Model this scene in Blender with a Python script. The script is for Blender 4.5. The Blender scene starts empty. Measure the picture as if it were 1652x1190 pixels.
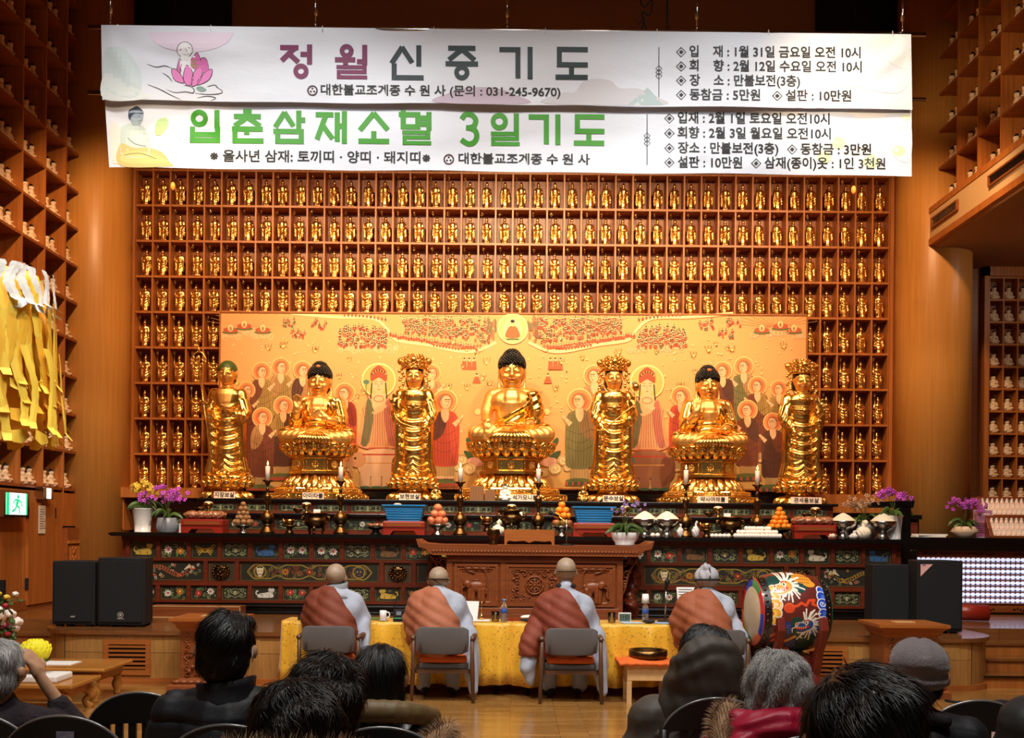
import bpy, math, random
import numpy as np
from mathutils import Vector, Matrix
R = random.Random(7)
PI = math.pi
SC = bpy.context.scene
COL = SC.collection
# ---------------------------------------------------------------- camera
F, CX, HY, H, ROLL = 1600.0, 826.0, 855.0, 1.6, 0.0096
cam = bpy.data.cameras.new('camera'); camo = bpy.data.objects.new('camera', cam); COL.objects.link(camo)
cam.sensor_fit = 'HORIZONTAL'; cam.sensor_width = 36.0; cam.lens = 36.0*F/1652; cam.shift_y = (HY-595)/1652
camo.matrix_world = Matrix.Translation((0, 0, H)) @ Matrix.Rotation(PI/2, 4, 'X') @ Matrix.Rotation(ROLL, 4, 'Z')
cam.clip_end = 200; SC.camera = camo
# ---------------------------------------------------------------- world, lamps, exposure
W = bpy.data.worlds.new('world'); SC.world = W; W.use_nodes = True
W.node_tree.nodes['Background'].inputs[0].default_value = (1, .86, .7, 1)
W.node_tree.nodes['Background'].inputs[1].default_value = .05
SC.view_settings.view_transform = 'Standard'; SC.view_settings.look = 'None'
SC.view_settings.gamma = 1; SC.view_settings.use_curve_mapping = False; SC.view_settings.exposure = 0.22
def lamp(kind, loc, target, energy, col, **kw):
    l = bpy.data.lights.new('hall_or_fill_lamp', kind); l.energy = energy; l.color = col
    for k, v in kw.items(): setattr(l, k, v)
    o = bpy.data.objects.new('hall_or_fill_lamp', l); COL.objects.link(o); o.location = loc
    o.rotation_euler = (Vector(target)-Vector(loc)).to_track_quat('-Z', 'Y').to_euler()
    return o
# warm altar spots on the rig behind the banners
for x, tx, e, c in ((-4.2, -4.7, 620, (1, .6, .3)), (-2.3, -2.4, 660, (1, .62, .32)), (-.5, -.2, 640, (1, .76, .46)), (.6, .3, 640, (1, .76, .46)),
                    (2.3, 2.4, 660, (1, .62, .32)), (4.2, 4.7, 620, (1, .6, .3))):
    lamp('SPOT', (x, 10.5, 7.35), (tx, 14.6, 3.7), e, c, spot_size=1.5, spot_blend=.55, shadow_soft_size=.16)
# hall ceiling lights
for x, y, e in ((-3.0, 5.6, 1200), (0, 5.2, 1050), (3.0, 5.6, 1200), (-1.6, 1.2, 650), (1.6, 1.2, 650)):
    lamp('SPOT', (x, y, 9.0), (x*.9, y+4.2, .4), e, (1, .96, .9), spot_size=1.5, spot_blend=.7, shadow_soft_size=.5)
# white spots on the banners
for x in (-2.6, 2.8):
    lamp('SPOT', (x*1.2, 5.2, 7.6), (x, 10, 5.95), 150, (.8, .9, 1), spot_size=.85, spot_blend=.8, shadow_soft_size=.25)
lamp('SPOT', (-1.4, 3.6, 6.6), (-3.1, 6.2, 2.6), 300, (1, .95, .86), spot_size=.5, spot_blend=.6, shadow_soft_size=.15)  # extra spot, added to brighten the hanging paper lantern
# downlight under the balcony, then fill spots added to brighten the side walls
lamp('AREA', (7.6, 12.6, 5.55), (7.4, 14.6, 2.4), 12, (1, .86, .68), shape='DISK', size=.5)
lamp('SPOT', (-1.6, 7.2, 6.6), (-6.1, 13.1, 2.3), 620, (1, .74, .45), spot_size=.8, spot_blend=.9, shadow_soft_size=.2)
lamp('SPOT', (1.2, 6.8, 6.2), (6.2, 12.6, 5.9), 720, (1, .74, .45), spot_size=.75, spot_blend=.9, shadow_soft_size=.2)
# ---------------------------------------------------------------- helpers
def lin(c):
    return tuple((x/255/12.92 if x <= 10.3 else ((x/255+.055)/1.055)**2.4) for x in c[:3])
def P(px, py, D):
    dx, dy = px-CX, HY-py; c, s = math.cos(ROLL), math.sin(ROLL)
    return Vector((D*(dx*c-dy*s)/F, D, H+D*(dx*s+dy*c)/F))
def S(D): return F/D
class MB:
    def __init__(s): s.v = []; s.f = []; s.m = []; s.sm = []; s.c = []
    def add(s, vs, fs, mi=0, sm=False, M=None, col=None):
        b = len(s.v)
        s.v += [tuple(M @ Vector(v)) for v in vs] if M is not None else [tuple(v) for v in vs]
        for f in fs: s.f.append([b+i for i in f]); s.m.append(mi); s.sm.append(sm); s.c.append(col)
        return s
    def box(s, x0, x1, y0, y1, z0, z1, mi=0, M=None, col=None):
        v = [(x, y, z) for z in (z0, z1) for y in (y0, y1) for x in (x0, x1)]
        return s.add(v, [(0, 2, 3, 1), (4, 5, 7, 6), (0, 1, 5, 4), (2, 6, 7, 3), (0, 4, 6, 2), (1, 3, 7, 5)], mi, False, M, col)
    def lathe(s, prof, n=24, c=(0, 0, 0), mi=0, sx=1, sy=1, sm=True, M=None, wob=None, a0=0, col=None):
        vs = []; fs = []
        for i, (r, z) in enumerate(prof):
            for k in range(n):
                a = a0+2*PI*k/n; q = r*(wob(a, i) if wob else 1)
                vs.append((c[0]+q*math.cos(a)*sx, c[1]+q*math.sin(a)*sy, c[2]+z))
        m = len(prof)
        for i in range(m-1):
            for k in range(n):
                j = (k+1) % n; fs.append((i*n+k, i*n+j, (i+1)*n+j, (i+1)*n+k))
        fs.append(tuple(range(n-1, -1, -1))); fs.append(tuple((m-1)*n+k for k in range(n)))
        return s.add(vs, fs, mi, sm, M, col)
    def tube(s, pts, r, n=8, mi=0, sm=True, M=None, col=None, flat=1):
        pts = [Vector(p) for p in pts]; rs = r if isinstance(r, (list, tuple)) else [r]*len(pts)
        vs = []; fs = []; up = None
        for i, p in enumerate(pts):
            t = (pts[min(i+1, len(pts)-1)]-pts[max(i-1, 0)])
            t = t.normalized() if t.length > 1e-9 else Vector((0, 0, 1))
            if up is None:
                up = t.orthogonal().normalized()
            else:
                up = up-t*up.dot(t)
                up = up.normalized() if up.length > 1e-6 else t.orthogonal().normalized()
            w = t.cross(up)
            for k in range(n):
                a = 2*PI*k/n; vs.append(p+up*(rs[i]*math.cos(a))+w*(rs[i]*flat*math.sin(a)))
        for i in range(len(pts)-1):
            for k in range(n):
                j = (k+1) % n; fs.append((i*n+k, i*n+j, (i+1)*n+j, (i+1)*n+k))
        fs.append(tuple(range(n-1, -1, -1))); fs.append(tuple((len(pts)-1)*n+k for k in range(n)))
        return s.add(vs, fs, mi, sm, M, col)
    def ell(s, c, r, nu=14, nv=9, mi=0, M=None, col=None, rot=None):
        if not isinstance(r, (tuple, list)): r = (r, r, r)
        vs = []; fs = []
        for i in range(1, nv):
            th = PI*i/nv
            for k in range(nu):
                a = 2*PI*k/nu; vs.append((r[0]*math.sin(th)*math.cos(a), r[1]*math.sin(th)*math.sin(a), r[2]*math.cos(th)))
        vs += [(0, 0, r[2]), (0, 0, -r[2])]
        for i in range(nv-2):
            for k in range(nu):
                j = (k+1) % nu; fs.append((i*nu+k, (i+1)*nu+k, (i+1)*nu+j, i*nu+j))
        t = len(vs)-2
        for k in range(nu):
            j = (k+1) % nu; fs.append((t, k, j)); fs.append((t+1, (nv-2)*nu+j, (nv-2)*nu+k))
        L = Matrix.Translation(c)
        if rot is not None: L = L @ (rot.to_4x4() if isinstance(rot, Matrix) else rotm(*rot))
        return s.add(vs, fs, mi, True, (M @ L) if M is not None else L, col)
    def prism(s, pts, d0, d1, ax='y', mi=0, M=None, sm=False, col=None):
        def q(a, b, d): return (a, d, b) if ax == 'y' else ((d, a, b) if ax == 'x' else (a, b, d))
        n = len(pts); vs = [q(a, b, d0) for a, b in pts]+[q(a, b, d1) for a, b in pts]
        fs = [tuple(range(n)), tuple(range(2*n-1, n-1, -1))]+[(i, n+i, n+(i+1) % n, (i+1) % n) for i in range(n)]
        return s.add(vs, fs, mi, sm, M, col)
    def loft(s, rings, mi=0, sm=True, M=None, caps=True, closed=True, col=None):
        n = len(rings[0]); vs = [p for r in rings for p in r]; fs = []
        for i in range(len(rings)-1):
            for k in range(n if closed else n-1):
                j = (k+1) % n; fs.append((i*n+k, i*n+j, (i+1)*n+j, (i+1)*n+k))
        if caps and closed:
            fs.append(tuple(range(n-1, -1, -1))); fs.append(tuple((len(rings)-1)*n+k for k in range(n)))
        return s.add(vs, fs, mi, sm, M, col)
    def mesh(s, name):
        me = bpy.data.meshes.new(name); me.from_pydata(s.v, [], s.f)
        me.polygons.foreach_set('material_index', s.m); me.polygons.foreach_set('use_smooth', s.sm)
        if any(c is not None for c in s.c):
            a = me.color_attributes.new('Col', 'FLOAT_COLOR', 'CORNER'); buf = []
            for f, c in zip(s.f, s.c):
                q = (*lin(c or (128, 128, 128)), 1.0); buf.extend(q*len(f))
            a.data.foreach_set('color', buf)
        me.update(); return me
def rotm(rx=0, ry=0, rz=0): return Matrix.Rotation(rz, 4, 'Z') @ Matrix.Rotation(ry, 4, 'Y') @ Matrix.Rotation(rx, 4, 'X')
def T(x, y, z): return Matrix.Translation((x, y, z))
def fix_normals(me):
    import bmesh
    b = bmesh.new(); b.from_mesh(me); bmesh.ops.recalc_face_normals(b, faces=b.faces); b.to_mesh(me); b.free()
def mk(name, mb, mats, parent=None, loc=None, rz=0, bevel=0, fix=True):
    me = mb.mesh(name) if isinstance(mb, MB) else mb
    if not isinstance(mats, (list, tuple)): mats = [mats]
    if len(me.materials): me.materials.clear()
    for m in mats: me.materials.append(m)
    if fix and isinstance(mb, MB): fix_normals(me)
    o = bpy.data.objects.new(name, me); COL.objects.link(o)
    if parent is not None: o.parent = parent
    if loc is not None: o.location = loc
    o.rotation_euler.z = rz
    if bevel:
        b = o.modifiers.new('bevel', 'BEVEL'); b.width = bevel; b.segments = 2; b.limit_method = 'ANGLE'
    return o
def tag(o, label, cat, group=None, kind=None):
    o['label'] = label; o['category'] = cat
    if group: o['group'] = group
    if kind: o['kind'] = kind
    return o
def thing(name, label, cat, loc=(0, 0, 0), rz=0, group=None):
    o = bpy.data.objects.new(name, None); COL.objects.link(o); o.location = loc; o.rotation_euler.z = rz; o.empty_display_size = .1
    return tag(o, label, cat, group)
def struct(name, mb, mats, **k):
    o = mk(name, mb, mats, **k); o['kind'] = 'structure'; return o
def dup(root, loc, label, rz=None, scale=None):
    def cp(o, par):
        c = o.copy(); COL.objects.link(c)
        if par is not None: c.parent = par
        for ch in o.children: cp(ch, c)
        return c
    r = cp(root, None); r.location = loc; r['label'] = label
    if rz is not None: r.rotation_euler.z = rz
    if scale: r.scale = (scale,)*3
    return r
ORD = 'zeroth first second third fourth fifth sixth seventh eighth ninth tenth eleventh twelfth thirteenth fourteenth fifteenth sixteenth seventeenth eighteenth nineteenth twentieth'.split()
def ordn(n):
    if n <= 20: return ORD[n]
    t = {2: 'twenty', 3: 'thirty', 4: 'forty'}[n//10]
    return {2: 'twentieth', 3: 'thirtieth', 4: 'fortieth'}[n//10] if n % 10 == 0 else t+'-'+ORD[n % 10]
# ---------------------------------------------------------------- materials
def mat(name, c, rough=.5, metal=0, emit=0, ecol=None, c2=None, scale=6, stretch=(1, 1, 1), bump=0, bscale=None, coat=0, trans=0, vary=None, spec=None, sheen=0):
    m = bpy.data.materials.new(name); m.use_nodes = True; nt = m.node_tree; b = nt.nodes['Principled BSDF']
    b.inputs['Base Color'].default_value = (*lin(c), 1); b.inputs['Roughness'].default_value = rough; b.inputs['Metallic'].default_value = metal
    if coat: b.inputs['Coat Weight'].default_value = coat; b.inputs['Coat Roughness'].default_value = .12
    if trans: b.inputs['Transmission Weight'].default_value = trans
    if spec is not None: b.inputs['Specular IOR Level'].default_value = spec
    if sheen: b.inputs['Sheen Weight'].default_value = sheen
    if emit: b.inputs['Emission Color'].default_value = (*lin(ecol or c), 1); b.inputs['Emission Strength'].default_value = emit
    if c2 is not None or bump:
        tc = nt.nodes.new('ShaderNodeTexCoord'); mp = nt.nodes.new('ShaderNodeMapping'); mp.inputs['Scale'].default_value = stretch
        nt.links.new(tc.outputs['Object'], mp.inputs[0])
        nz = nt.nodes.new('ShaderNodeTexNoise'); nz.inputs['Scale'].default_value = scale; nz.inputs['Detail'].default_value = 5
        nt.links.new(mp.outputs[0], nz.inputs['Vector'])
        if c2 is not None:
            rp = nt.nodes.new('ShaderNodeValToRGB'); rp.color_ramp.elements[0].position = .3; rp.color_ramp.elements[1].position = .7
            rp.color_ramp.elements[0].color = (*lin(c), 1); rp.color_ramp.elements[1].color = (*lin(c2), 1)
            nt.links.new(nz.outputs['Fac'], rp.inputs[0]); nt.links.new(rp.outputs[0], b.inputs['Base Color'])
        if bump:
            n2 = nz
            if bscale:
                n2 = nt.nodes.new('ShaderNodeTexNoise'); n2.inputs['Scale'].default_value = bscale; n2.inputs['Detail'].default_value = 4
                nt.links.new(mp.outputs[0], n2.inputs['Vector'])
            bp = nt.nodes.new('ShaderNodeBump'); bp.inputs['Strength'].default_value = bump; bp.inputs['Distance'].default_value = .02
            nt.links.new(n2.outputs['Fac'], bp.inputs['Height']); nt.links.new(bp.outputs[0], b.inputs['Normal'])
    return m
def paint(name, rough=.6, metal=0, coat=0, bump=0):
    m = mat(name, (200, 200, 200), rough, metal, coat=coat, bump=bump, scale=40)
    a = m.node_tree.nodes.new('ShaderNodeAttribute'); a.attribute_name = 'Col'
    m.node_tree.links.new(a.outputs['Color'], m.node_tree.nodes['Principled BSDF'].inputs['Base Color']); return m
def planks(name, ca, cb, wx, wy, axis, rough, coat=0, gap=(40, 22, 10)):
    # boards: brick texture on object coordinates; axis = mapping rotation
    m = mat(name, ca, rough, coat=coat); nt = m.node_tree; b = nt.nodes['Principled BSDF']
    tc = nt.nodes.new('ShaderNodeTexCoord'); mp = nt.nodes.new('ShaderNodeMapping'); mp.inputs['Rotation'].default_value = axis
    nt.links.new(tc.outputs['Object'], mp.inputs[0])
    br = nt.nodes.new('ShaderNodeTexBrick'); br.inputs['Scale'].default_value = 1; br.inputs['Brick Width'].default_value = wx; br.inputs['Row Height'].default_value = wy
    br.inputs['Mortar Size'].default_value = .002; br.offset = .37; br.inputs['Color1'].default_value = (*lin(ca), 1); br.inputs['Color2'].default_value = (*lin(cb), 1)
    br.inputs['Mortar'].default_value = (*lin(gap), 1); br.inputs['Bias'].default_value = 0
    nt.links.new(mp.outputs[0], br.inputs['Vector'])
    nz = nt.nodes.new('ShaderNodeTexNoise'); nz.inputs['Scale'].default_value = 5; nz.inputs['Detail'].default_value = 6
    m2 = nt.nodes.new('ShaderNodeMapping'); m2.inputs['Scale'].default_value = (.6, 8, 8); nt.links.new(mp.outputs[0], m2.inputs[0]); nt.links.new(m2.outputs[0], nz.inputs['Vector'])
    mx = nt.nodes.new('ShaderNodeMixRGB'); mx.blend_type = 'MULTIPLY'; mx.inputs[0].default_value = .55
    rp = nt.nodes.new('ShaderNodeValToRGB'); rp.color_ramp.elements[0].color = (.55, .5, .45, 1); rp.color_ramp.elements[1].color = (1.15, 1.1, 1.05, 1)
    rp.color_ramp.elements[0].position = .3; rp.color_ramp.elements[1].position = .7
    nt.links.new(nz.outputs['Fac'], rp.inputs[0]); nt.links.new(br.outputs['Color'], mx.inputs[1]); nt.links.new(rp.outputs[0], mx.inputs[2])
    nt.links.new(mx.outputs[0], b.inputs['Base Color']); return m
VG, HG = (14, 14, .7), (.7, 14, 14)
m_shelf = mat('shelf_wood', (156, 90, 38), .42, c2=(188, 116, 54), scale=2.2, stretch=VG)
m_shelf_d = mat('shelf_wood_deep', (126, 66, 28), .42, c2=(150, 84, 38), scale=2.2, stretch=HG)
m_pillar = mat('pillar_wood', (190, 128, 58), .4, c2=(204, 144, 72), scale=2, stretch=(16, 16, .5))
m_panel = mat('wall_wood', (150, 84, 32), .42, c2=(182, 108, 46), scale=1.8, stretch=(10, 10, .6))
m_red = mat('altar_wood', (84, 30, 14), .38, c2=(112, 44, 20), scale=2, stretch=HG)
m_carved = mat('carved_wood', (122, 60, 26), .36, c2=(146, 78, 38), scale=2.5, stretch=HG)
m_carvel = mat('light_carved_wood', (160, 86, 34), .38, c2=(180, 104, 46), scale=2.5, stretch=HG)
m_black = mat('black_lacquer', (14, 11, 10), .25)
m_blackm = mat('black_matte', (15, 15, 17), .7)
m_gold = mat('gold_leaf', (255, 206, 116), .25, 1)
m_golds = mat('gold_satin', (255, 204, 124), .5, 1)
m_brass = mat('aged_brass', (120, 88, 50), .34, 1, c2=(78, 56, 34), scale=30)
m_bright = mat('bright_brass', (214, 160, 84), .22, 1)
m_steel = mat('steel', (196, 192, 186), .2, 1)
m_white = mat('white_ceramic', (232, 230, 226), .25)
m_cream = mat('cream_statue', (226, 198, 166), .5)
m_hair = mat('black_hair_paint', (14, 12, 12), .45)
m_paint = paint('painted_colours')
m_print = paint('printed_cloth', .75)
m_lac = paint('painted_lacquer', .4, coat=.3)
m_plaster = mat('plaster', (206, 170, 122), .8)
m_brown = mat('brown_board', (150, 106, 66), .8)
m_dark = mat('dark_recess', (10, 9, 9), .8)
m_paper = mat('paper', (236, 234, 228), .8)
m_skin = mat('skin', (206, 156, 122), .5)
m_leaf = mat('leaf', (48, 78, 30), .45, c2=(76, 104, 40), scale=9)
m_glass = mat('clear_glass', (250, 250, 250), .03, trans=1)
# ---------------------------------------------------------------- flat painting: coloured shapes on a surface
class Canvas:
    """coloured flat shapes laid over each other; fn(x, y, k) turns picture units and a layer number into a point"""
    def __init__(s, fn): s.fn = fn; s.mb = MB(); s.k = 0
    def poly(s, pts, c, keep=False):
        if not keep: s.k += 1
        vs = [s.fn(x, y, s.k) for x, y in pts]; s.mb.add(vs, [tuple(range(len(vs)))], 0, False, None, c); return s
    def ell(s, x, y, rx, ry, c, rot=0, n=20, keep=False, a0=0, a1=2*PI):
        cr, sr = math.cos(rot), math.sin(rot); pts = []
        full = a1-a0 > 6.2
        for i in range(n if full else n+1):
            a = a0+(a1-a0)*i/n; u, v = rx*math.cos(a), ry*math.sin(a); pts.append((x+u*cr-v*sr, y+u*sr+v*cr))
        return s.poly(pts, c, keep)
    def line(s, pts, w, c, keep=False, taper=False):
        if not keep: s.k += 1
        n = len(pts); L = []; Rr = []
        for i, (x, y) in enumerate(pts):
            x0, y0 = pts[max(i-1, 0)]; x1, y1 = pts[min(i+1, n-1)]; d = math.hypot(x1-x0, y1-y0) or 1
            q = w/2*(1 if not taper else (.25+.75*math.sin(PI*(i+.3)/(n-.4))))
            nx, ny = -(y1-y0)/d*q, (x1-x0)/d*q; L.append((x+nx, y+ny)); Rr.append((x-nx, y-ny))
        vs = [s.fn(x, y, s.k) for x, y in L+Rr]
        s.mb.add(vs, [(i, i+1, n+i+1, n+i) for i in range(n-1)], 0, False, None, c); return s
    def ring(s, x, y, r, w, c, n=24, ry=None, a0=0, a1=2*PI):
        ry = ry or r
        return s.line([(x+r*math.cos(a0+(a1-a0)*i/n), y+ry*math.sin(a0+(a1-a0)*i/n)) for i in range(n+1)], w, c)
    def rect(s, x0, y0, x1, y1, c): return s.poly([(x0, y0), (x1, y0), (x1, y1), (x0, y1)], c)
    def make(s, name, m, parent=None):
        o = mk(name, s.mb, m, parent, fix=False); return o
def spl(pts, n=6, closed=False):
    """smooth curve through 2D or 3D points"""
    q = [Vector(p) for p in pts]; out = []; m = len(q)
    for i in range(m if closed else m-1):
        if closed: a, b, c, d = q[(i-1) % m], q[i], q[(i+1) % m], q[(i+2) % m]
        else: a, b, c, d = q[max(i-1, 0)], q[i], q[i+1], q[min(i+2, m-1)]
        for k in range(n):
            t = k/n; out.append(.5*((2*b)+(c-a)*t+(2*a-5*b+4*c-d)*t*t+(3*b-a-3*c+d)*t**3))
    if not closed: out.append(q[-1])
    return [tuple(p) for p in out]
def spiral(x, y, r, turns, a0, d=1, n=22):
    return [(x+r*(1-i/n*.92)*math.cos(a0+d*turns*2*PI*i/n), y+r*(1-i/n*.92)*math.sin(a0+d*turns*2*PI*i/n)) for i in range(n+1)]
def text(name, body, size, m, parent=None, M=None, bold=0, align='CENTER', fn=None, width=None):
    cu = bpy.data.curves.new(name, 'FONT'); cu.body = body; cu.size = size; cu.align_x = align; cu.align_y = 'CENTER'; cu.offset = bold; cu.resolution_u = 4
    t = bpy.data.objects.new(name, cu); COL.objects.link(t); dg = bpy.context.evaluated_depsgraph_get()
    me = bpy.data.meshes.new_from_object(t.evaluated_get(dg)); bpy.data.objects.remove(t); bpy.data.curves.remove(cu); me.name = name
    n = len(me.vertices); co = np.empty(n*3, 'f'); me.vertices.foreach_get('co', co); co = co.reshape(n, 3)
    if width and n: co[:, 0] *= width/max(1e-6, co[:, 0].max()-co[:, 0].min())
    if M is not None: co = np.array([tuple(M @ Vector(p)) for p in co.tolist()], 'f')
    if fn is not None: co = np.array([tuple(fn(p[0], p[1])) for p in co.tolist()], 'f')
    me.vertices.foreach_set('co', co.ravel()); me.update()
    return mk(name, me, m, parent, fix=False)
FACE = Matrix(((1, 0, 0, 0), (0, 0, -1, 0), (0, 1, 0, 0), (0, 0, 0, 1)))     # text plane (x, y) -> upright, read from -Y
# ---------------------------------------------------------------- soft bodies: prims fused into one surface
def cap(pts, rs, n=10): return ('t', pts, rs, n)
def el(c, r, rot=None): return ('e', c, r, rot)
def blob(prims, voxel, smooth=4, post=None, sfac=.5):
    b = MB()
    for p in prims:
        if p[0] == 'e': b.ell(p[1], p[2], 18, 12, rot=p[3])
        elif p[0] == 't':
            rs = p[2] if isinstance(p[2], (list, tuple)) else [p[2]]*len(p[1])
            b.tube(p[1], rs, p[3])
            b.ell(p[1][0], rs[0], 10, 7); b.ell(p[1][-1], rs[-1], 10, 7)
        elif p[0] == 'm': b.v, b.f, b.m, b.sm, b.c = (b.v+p[1].v, b.f+[[i+len(b.v) for i in f] for f in p[1].f], b.m+p[1].m, b.sm+p[1].sm, b.c+p[1].c)
    me = b.mesh('tmp'); fix_normals(me)
    o = bpy.data.objects.new('tmp', me); COL.objects.link(o)
    r = o.modifiers.new('r', 'REMESH'); r.mode = 'VOXEL'; r.voxel_size = voxel; r.use_smooth_shade = True
    if smooth: q = o.modifiers.new('s', 'SMOOTH'); q.factor = sfac; q.iterations = smooth
    dg = bpy.context.evaluated_depsgraph_get(); out = bpy.data.meshes.new_from_object(o.evaluated_get(dg))
    bpy.data.objects.remove(o); bpy.data.meshes.remove(me)
    if post: displace(out, post)
    out.polygons.foreach_set('use_smooth', [True]*len(out.polygons)); out.update()
    return out
def arrays(me):
    n = len(me.vertices); co = np.empty(n*3); me.vertices.foreach_get('co', co); no = np.empty(n*3); me.vertices.foreach_get('normal', no)
    return co.reshape(n, 3), no.reshape(n, 3)
def displace(me, fn):
    co, no = arrays(me); d = fn(co[:, 0], co[:, 1], co[:, 2], no)
    co = co+(no*d[:, None] if d.ndim == 1 else d); me.vertices.foreach_set('co', co.ravel()); me.update()
def shell(me, cond, off, name, fn=None, thick=.006):
    """cloth lying on a body: the faces of `me` that meet cond(x, y, z), lifted by off and given thickness"""
    import bmesh
    co, no = arrays(me); ok = cond(co[:, 0], co[:, 1], co[:, 2])
    b = bmesh.new(); b.from_mesh(me); b.verts.ensure_lookup_table()
    bmesh.ops.delete(b, geom=[v for v in b.verts if not ok[v.index]], context='VERTS')
    for it in range(10):
        nw = {}
        for v in b.verts:
            e = [q.other_vert(v).co for q in v.link_edges if q.is_boundary]
            if len(e) == 2: nw[v] = v.co*.4+(e[0]+e[1])*.3
        for v, q in nw.items(): v.co = q
    b.normal_update()
    for v in b.verts: v.co += v.normal*off
    out = bpy.data.meshes.new(name); b.to_mesh(out); b.free()
    if fn: displace(out, fn)
    o = bpy.data.objects.new('tmp', out); COL.objects.link(o); s = o.modifiers.new('s', 'SOLIDIFY'); s.thickness = thick; s.offset = 1
    dg = bpy.context.evaluated_depsgraph_get(); r = bpy.data.meshes.new_from_object(o.evaluated_get(dg)); bpy.data.objects.remove(o)
    r.polygons.foreach_set('use_smooth', [True]*len(r.polygons)); return r
def paint_faces(me, fn):
    """material index per face from its centre"""
    n = len(me.polygons); c = np.empty(n*3); me.polygons.foreach_get('center', c); c = c.reshape(n, 3)
    me.polygons.foreach_set('material_index', fn(c[:, 0], c[:, 1], c[:, 2]).astype(int)); me.update()
def strands(mb, roots, flow, length, seg=4, w=.0016, mi=0, rnd=R, jit=.35):
    """hair or fur: thin tapered ribbons from (point, normal) roots; flow(p, n, t) gives the direction of growth"""
    for p, n in roots:
        p = Vector(p); n = Vector(n); L = length*(1+jit*(rnd.random()-.5)*2); pts = [p]; q = p.copy()
        j = Vector((rnd.gauss(0, 1), rnd.gauss(0, 1), rnd.gauss(0, 1)))*.12
        for i in range(seg):
            d = flow(q, n, (i+.5)/seg)+j; q = q+d.normalized()*(L/seg); pts.append(q.copy())
        t = (pts[1]-pts[0]).normalized(); s = t.cross(n)
        s = s.normalized() if s.length > 1e-5 else t.orthogonal().normalized()
        vs = []; fs = []
        for i, a in enumerate(pts):
            k = w*(1-.8*(i/seg)**2); vs += [a-s*k, a+n*k*.9, a+s*k]
        for i in range(seg):
            fs += [(3*i, 3*i+1, 3*i+4, 3*i+3), (3*i+1, 3*i+2, 3*i+5, 3*i+4)]
        mb.add(vs, fs, mi, True)
# ================================================================ THE ROOM
m_floor = planks('floor_boards', (158, 112, 56), (180, 132, 72), .62, .075, (0, 0, .0), .2, coat=.35)
m_stagef = planks('stage_front_boards', (162, 112, 56), (184, 134, 72), .5, .09, (0, PI/2, 0), .38, coat=.15)
m_stage = planks('stage_top_boards', (130, 80, 40), (146, 92, 48), 1.2, .12, (0, 0, 0), .25, coat=.3)
b = MB(); b.box(-9.5, 9.5, -3, 15.6, -.1, 0); struct('floor', b, m_floor)
b = MB(); b.box(-9.5, 9.5, -3, 15.6, 10.3, 10.4); struct('ceiling', b, m_brown)
b = MB(); b.box(-9.5, 9.5, 15.15, 15.3, 0, 10.3); struct('wall_back', b, m_brown)
b = MB(); b.box(-6.7, -6.46, -3, 15.15, 2.05, 10.3, 0); b.box(-6.7, -6.12, -3, 15.15, 0, 2.05, 1)
struct('wall_left', b, [m_brown, m_panel])
b = MB(); b.box(9.3, 9.5, -3, 15.15, 0, 10.3); struct('wall_right', b, m_panel)
b = MB(); b.box(6.4, 6.6, 3, 15.15, 6.2, 10.3); struct('wall_upper_right', b, m_brown)
b = MB(); b.box(-6.1, -4.35, 14.98, 15.14, 7.9, 10.25); b.box(4.55, 5.75, 14.98, 15.14, 7.9, 10.25); struct('trim_1', b, m_dark)
for nm, x in (('pillar_left', -6.12), ('pillar_right', 6.09)):
    b = MB(); b.lathe([(.52, .0), (.52, 10.3)], 64, (x, 14.42, 0)); struct(nm, b, m_pillar)
for nm, x0, x1 in (('trim_2', -5.82, -5.7), ('trim_3', 5.64, 5.76)):
    b = MB(); b.box(x0, x1, 14.72, 15.1, 1.5, 9); struct(nm, b, m_shelf_d)
b = MB(); b.box(6.55, 7.08, 15.0, 15.12, .5, 5.68); struct('trim_4', b, m_shelf_d)
# balcony: soffit and fascia
b = MB(); b.box(5.9, 9.3, 3, 15.1, 5.62, 5.72, 0); b.box(5.9, 6.4, 3, 15.1, 5.72, 6.2, 0)
struct('ceiling_balcony', b, m_brown)
b = MB(); b.box(5.84, 5.9, 3, 14.1, 5.75, 6.11, 0); b.box(5.828, 5.92, 3, 14.1, 5.66, 5.75, 1); b.box(5.828, 5.92, 3, 14.1, 6.11, 6.19, 1); b.box(5.828, 5.92, 14.03, 14.1, 5.75, 6.11, 1)
struct('wall_balcony_front', b, [m_plaster, m_shelf])
for i, (y0, y1, lb) in enumerate(((13.05, 13.85, 'slatted air vent in the balcony front, nearer the round wooden pillar'), (11.25, 12.2, 'slatted air vent in the balcony front, farther from the round pillar'))):
    t = thing('air_vent', lb, 'vent', (5.84, (y0+y1)/2, 5.94), 0, 'vents in the balcony front'); w = (y1-y0)/2
    b = MB(); b.box(-.035, 0, -w, w, .05, .07); b.box(-.035, 0, -w, w, -.07, -.05); b.box(-.035, 0, -w, -w+.025, -.05, .05); b.box(-.035, 0, w-.025, w, -.05, .05); mk('frame', b, m_shelf_d, t)
    b = MB(); b.box(-.006, 0, -w+.025, w-.025, -.05, .05); mk('backing', b, m_dark, t)
    b = MB()
    for k in range(22): y = -w+.05+k*(2*w-.1)/21; b.box(-.026, -.008, y-.006, y+.006, -.05, .05)
    mk('slats', b, m_steel, t)
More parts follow.
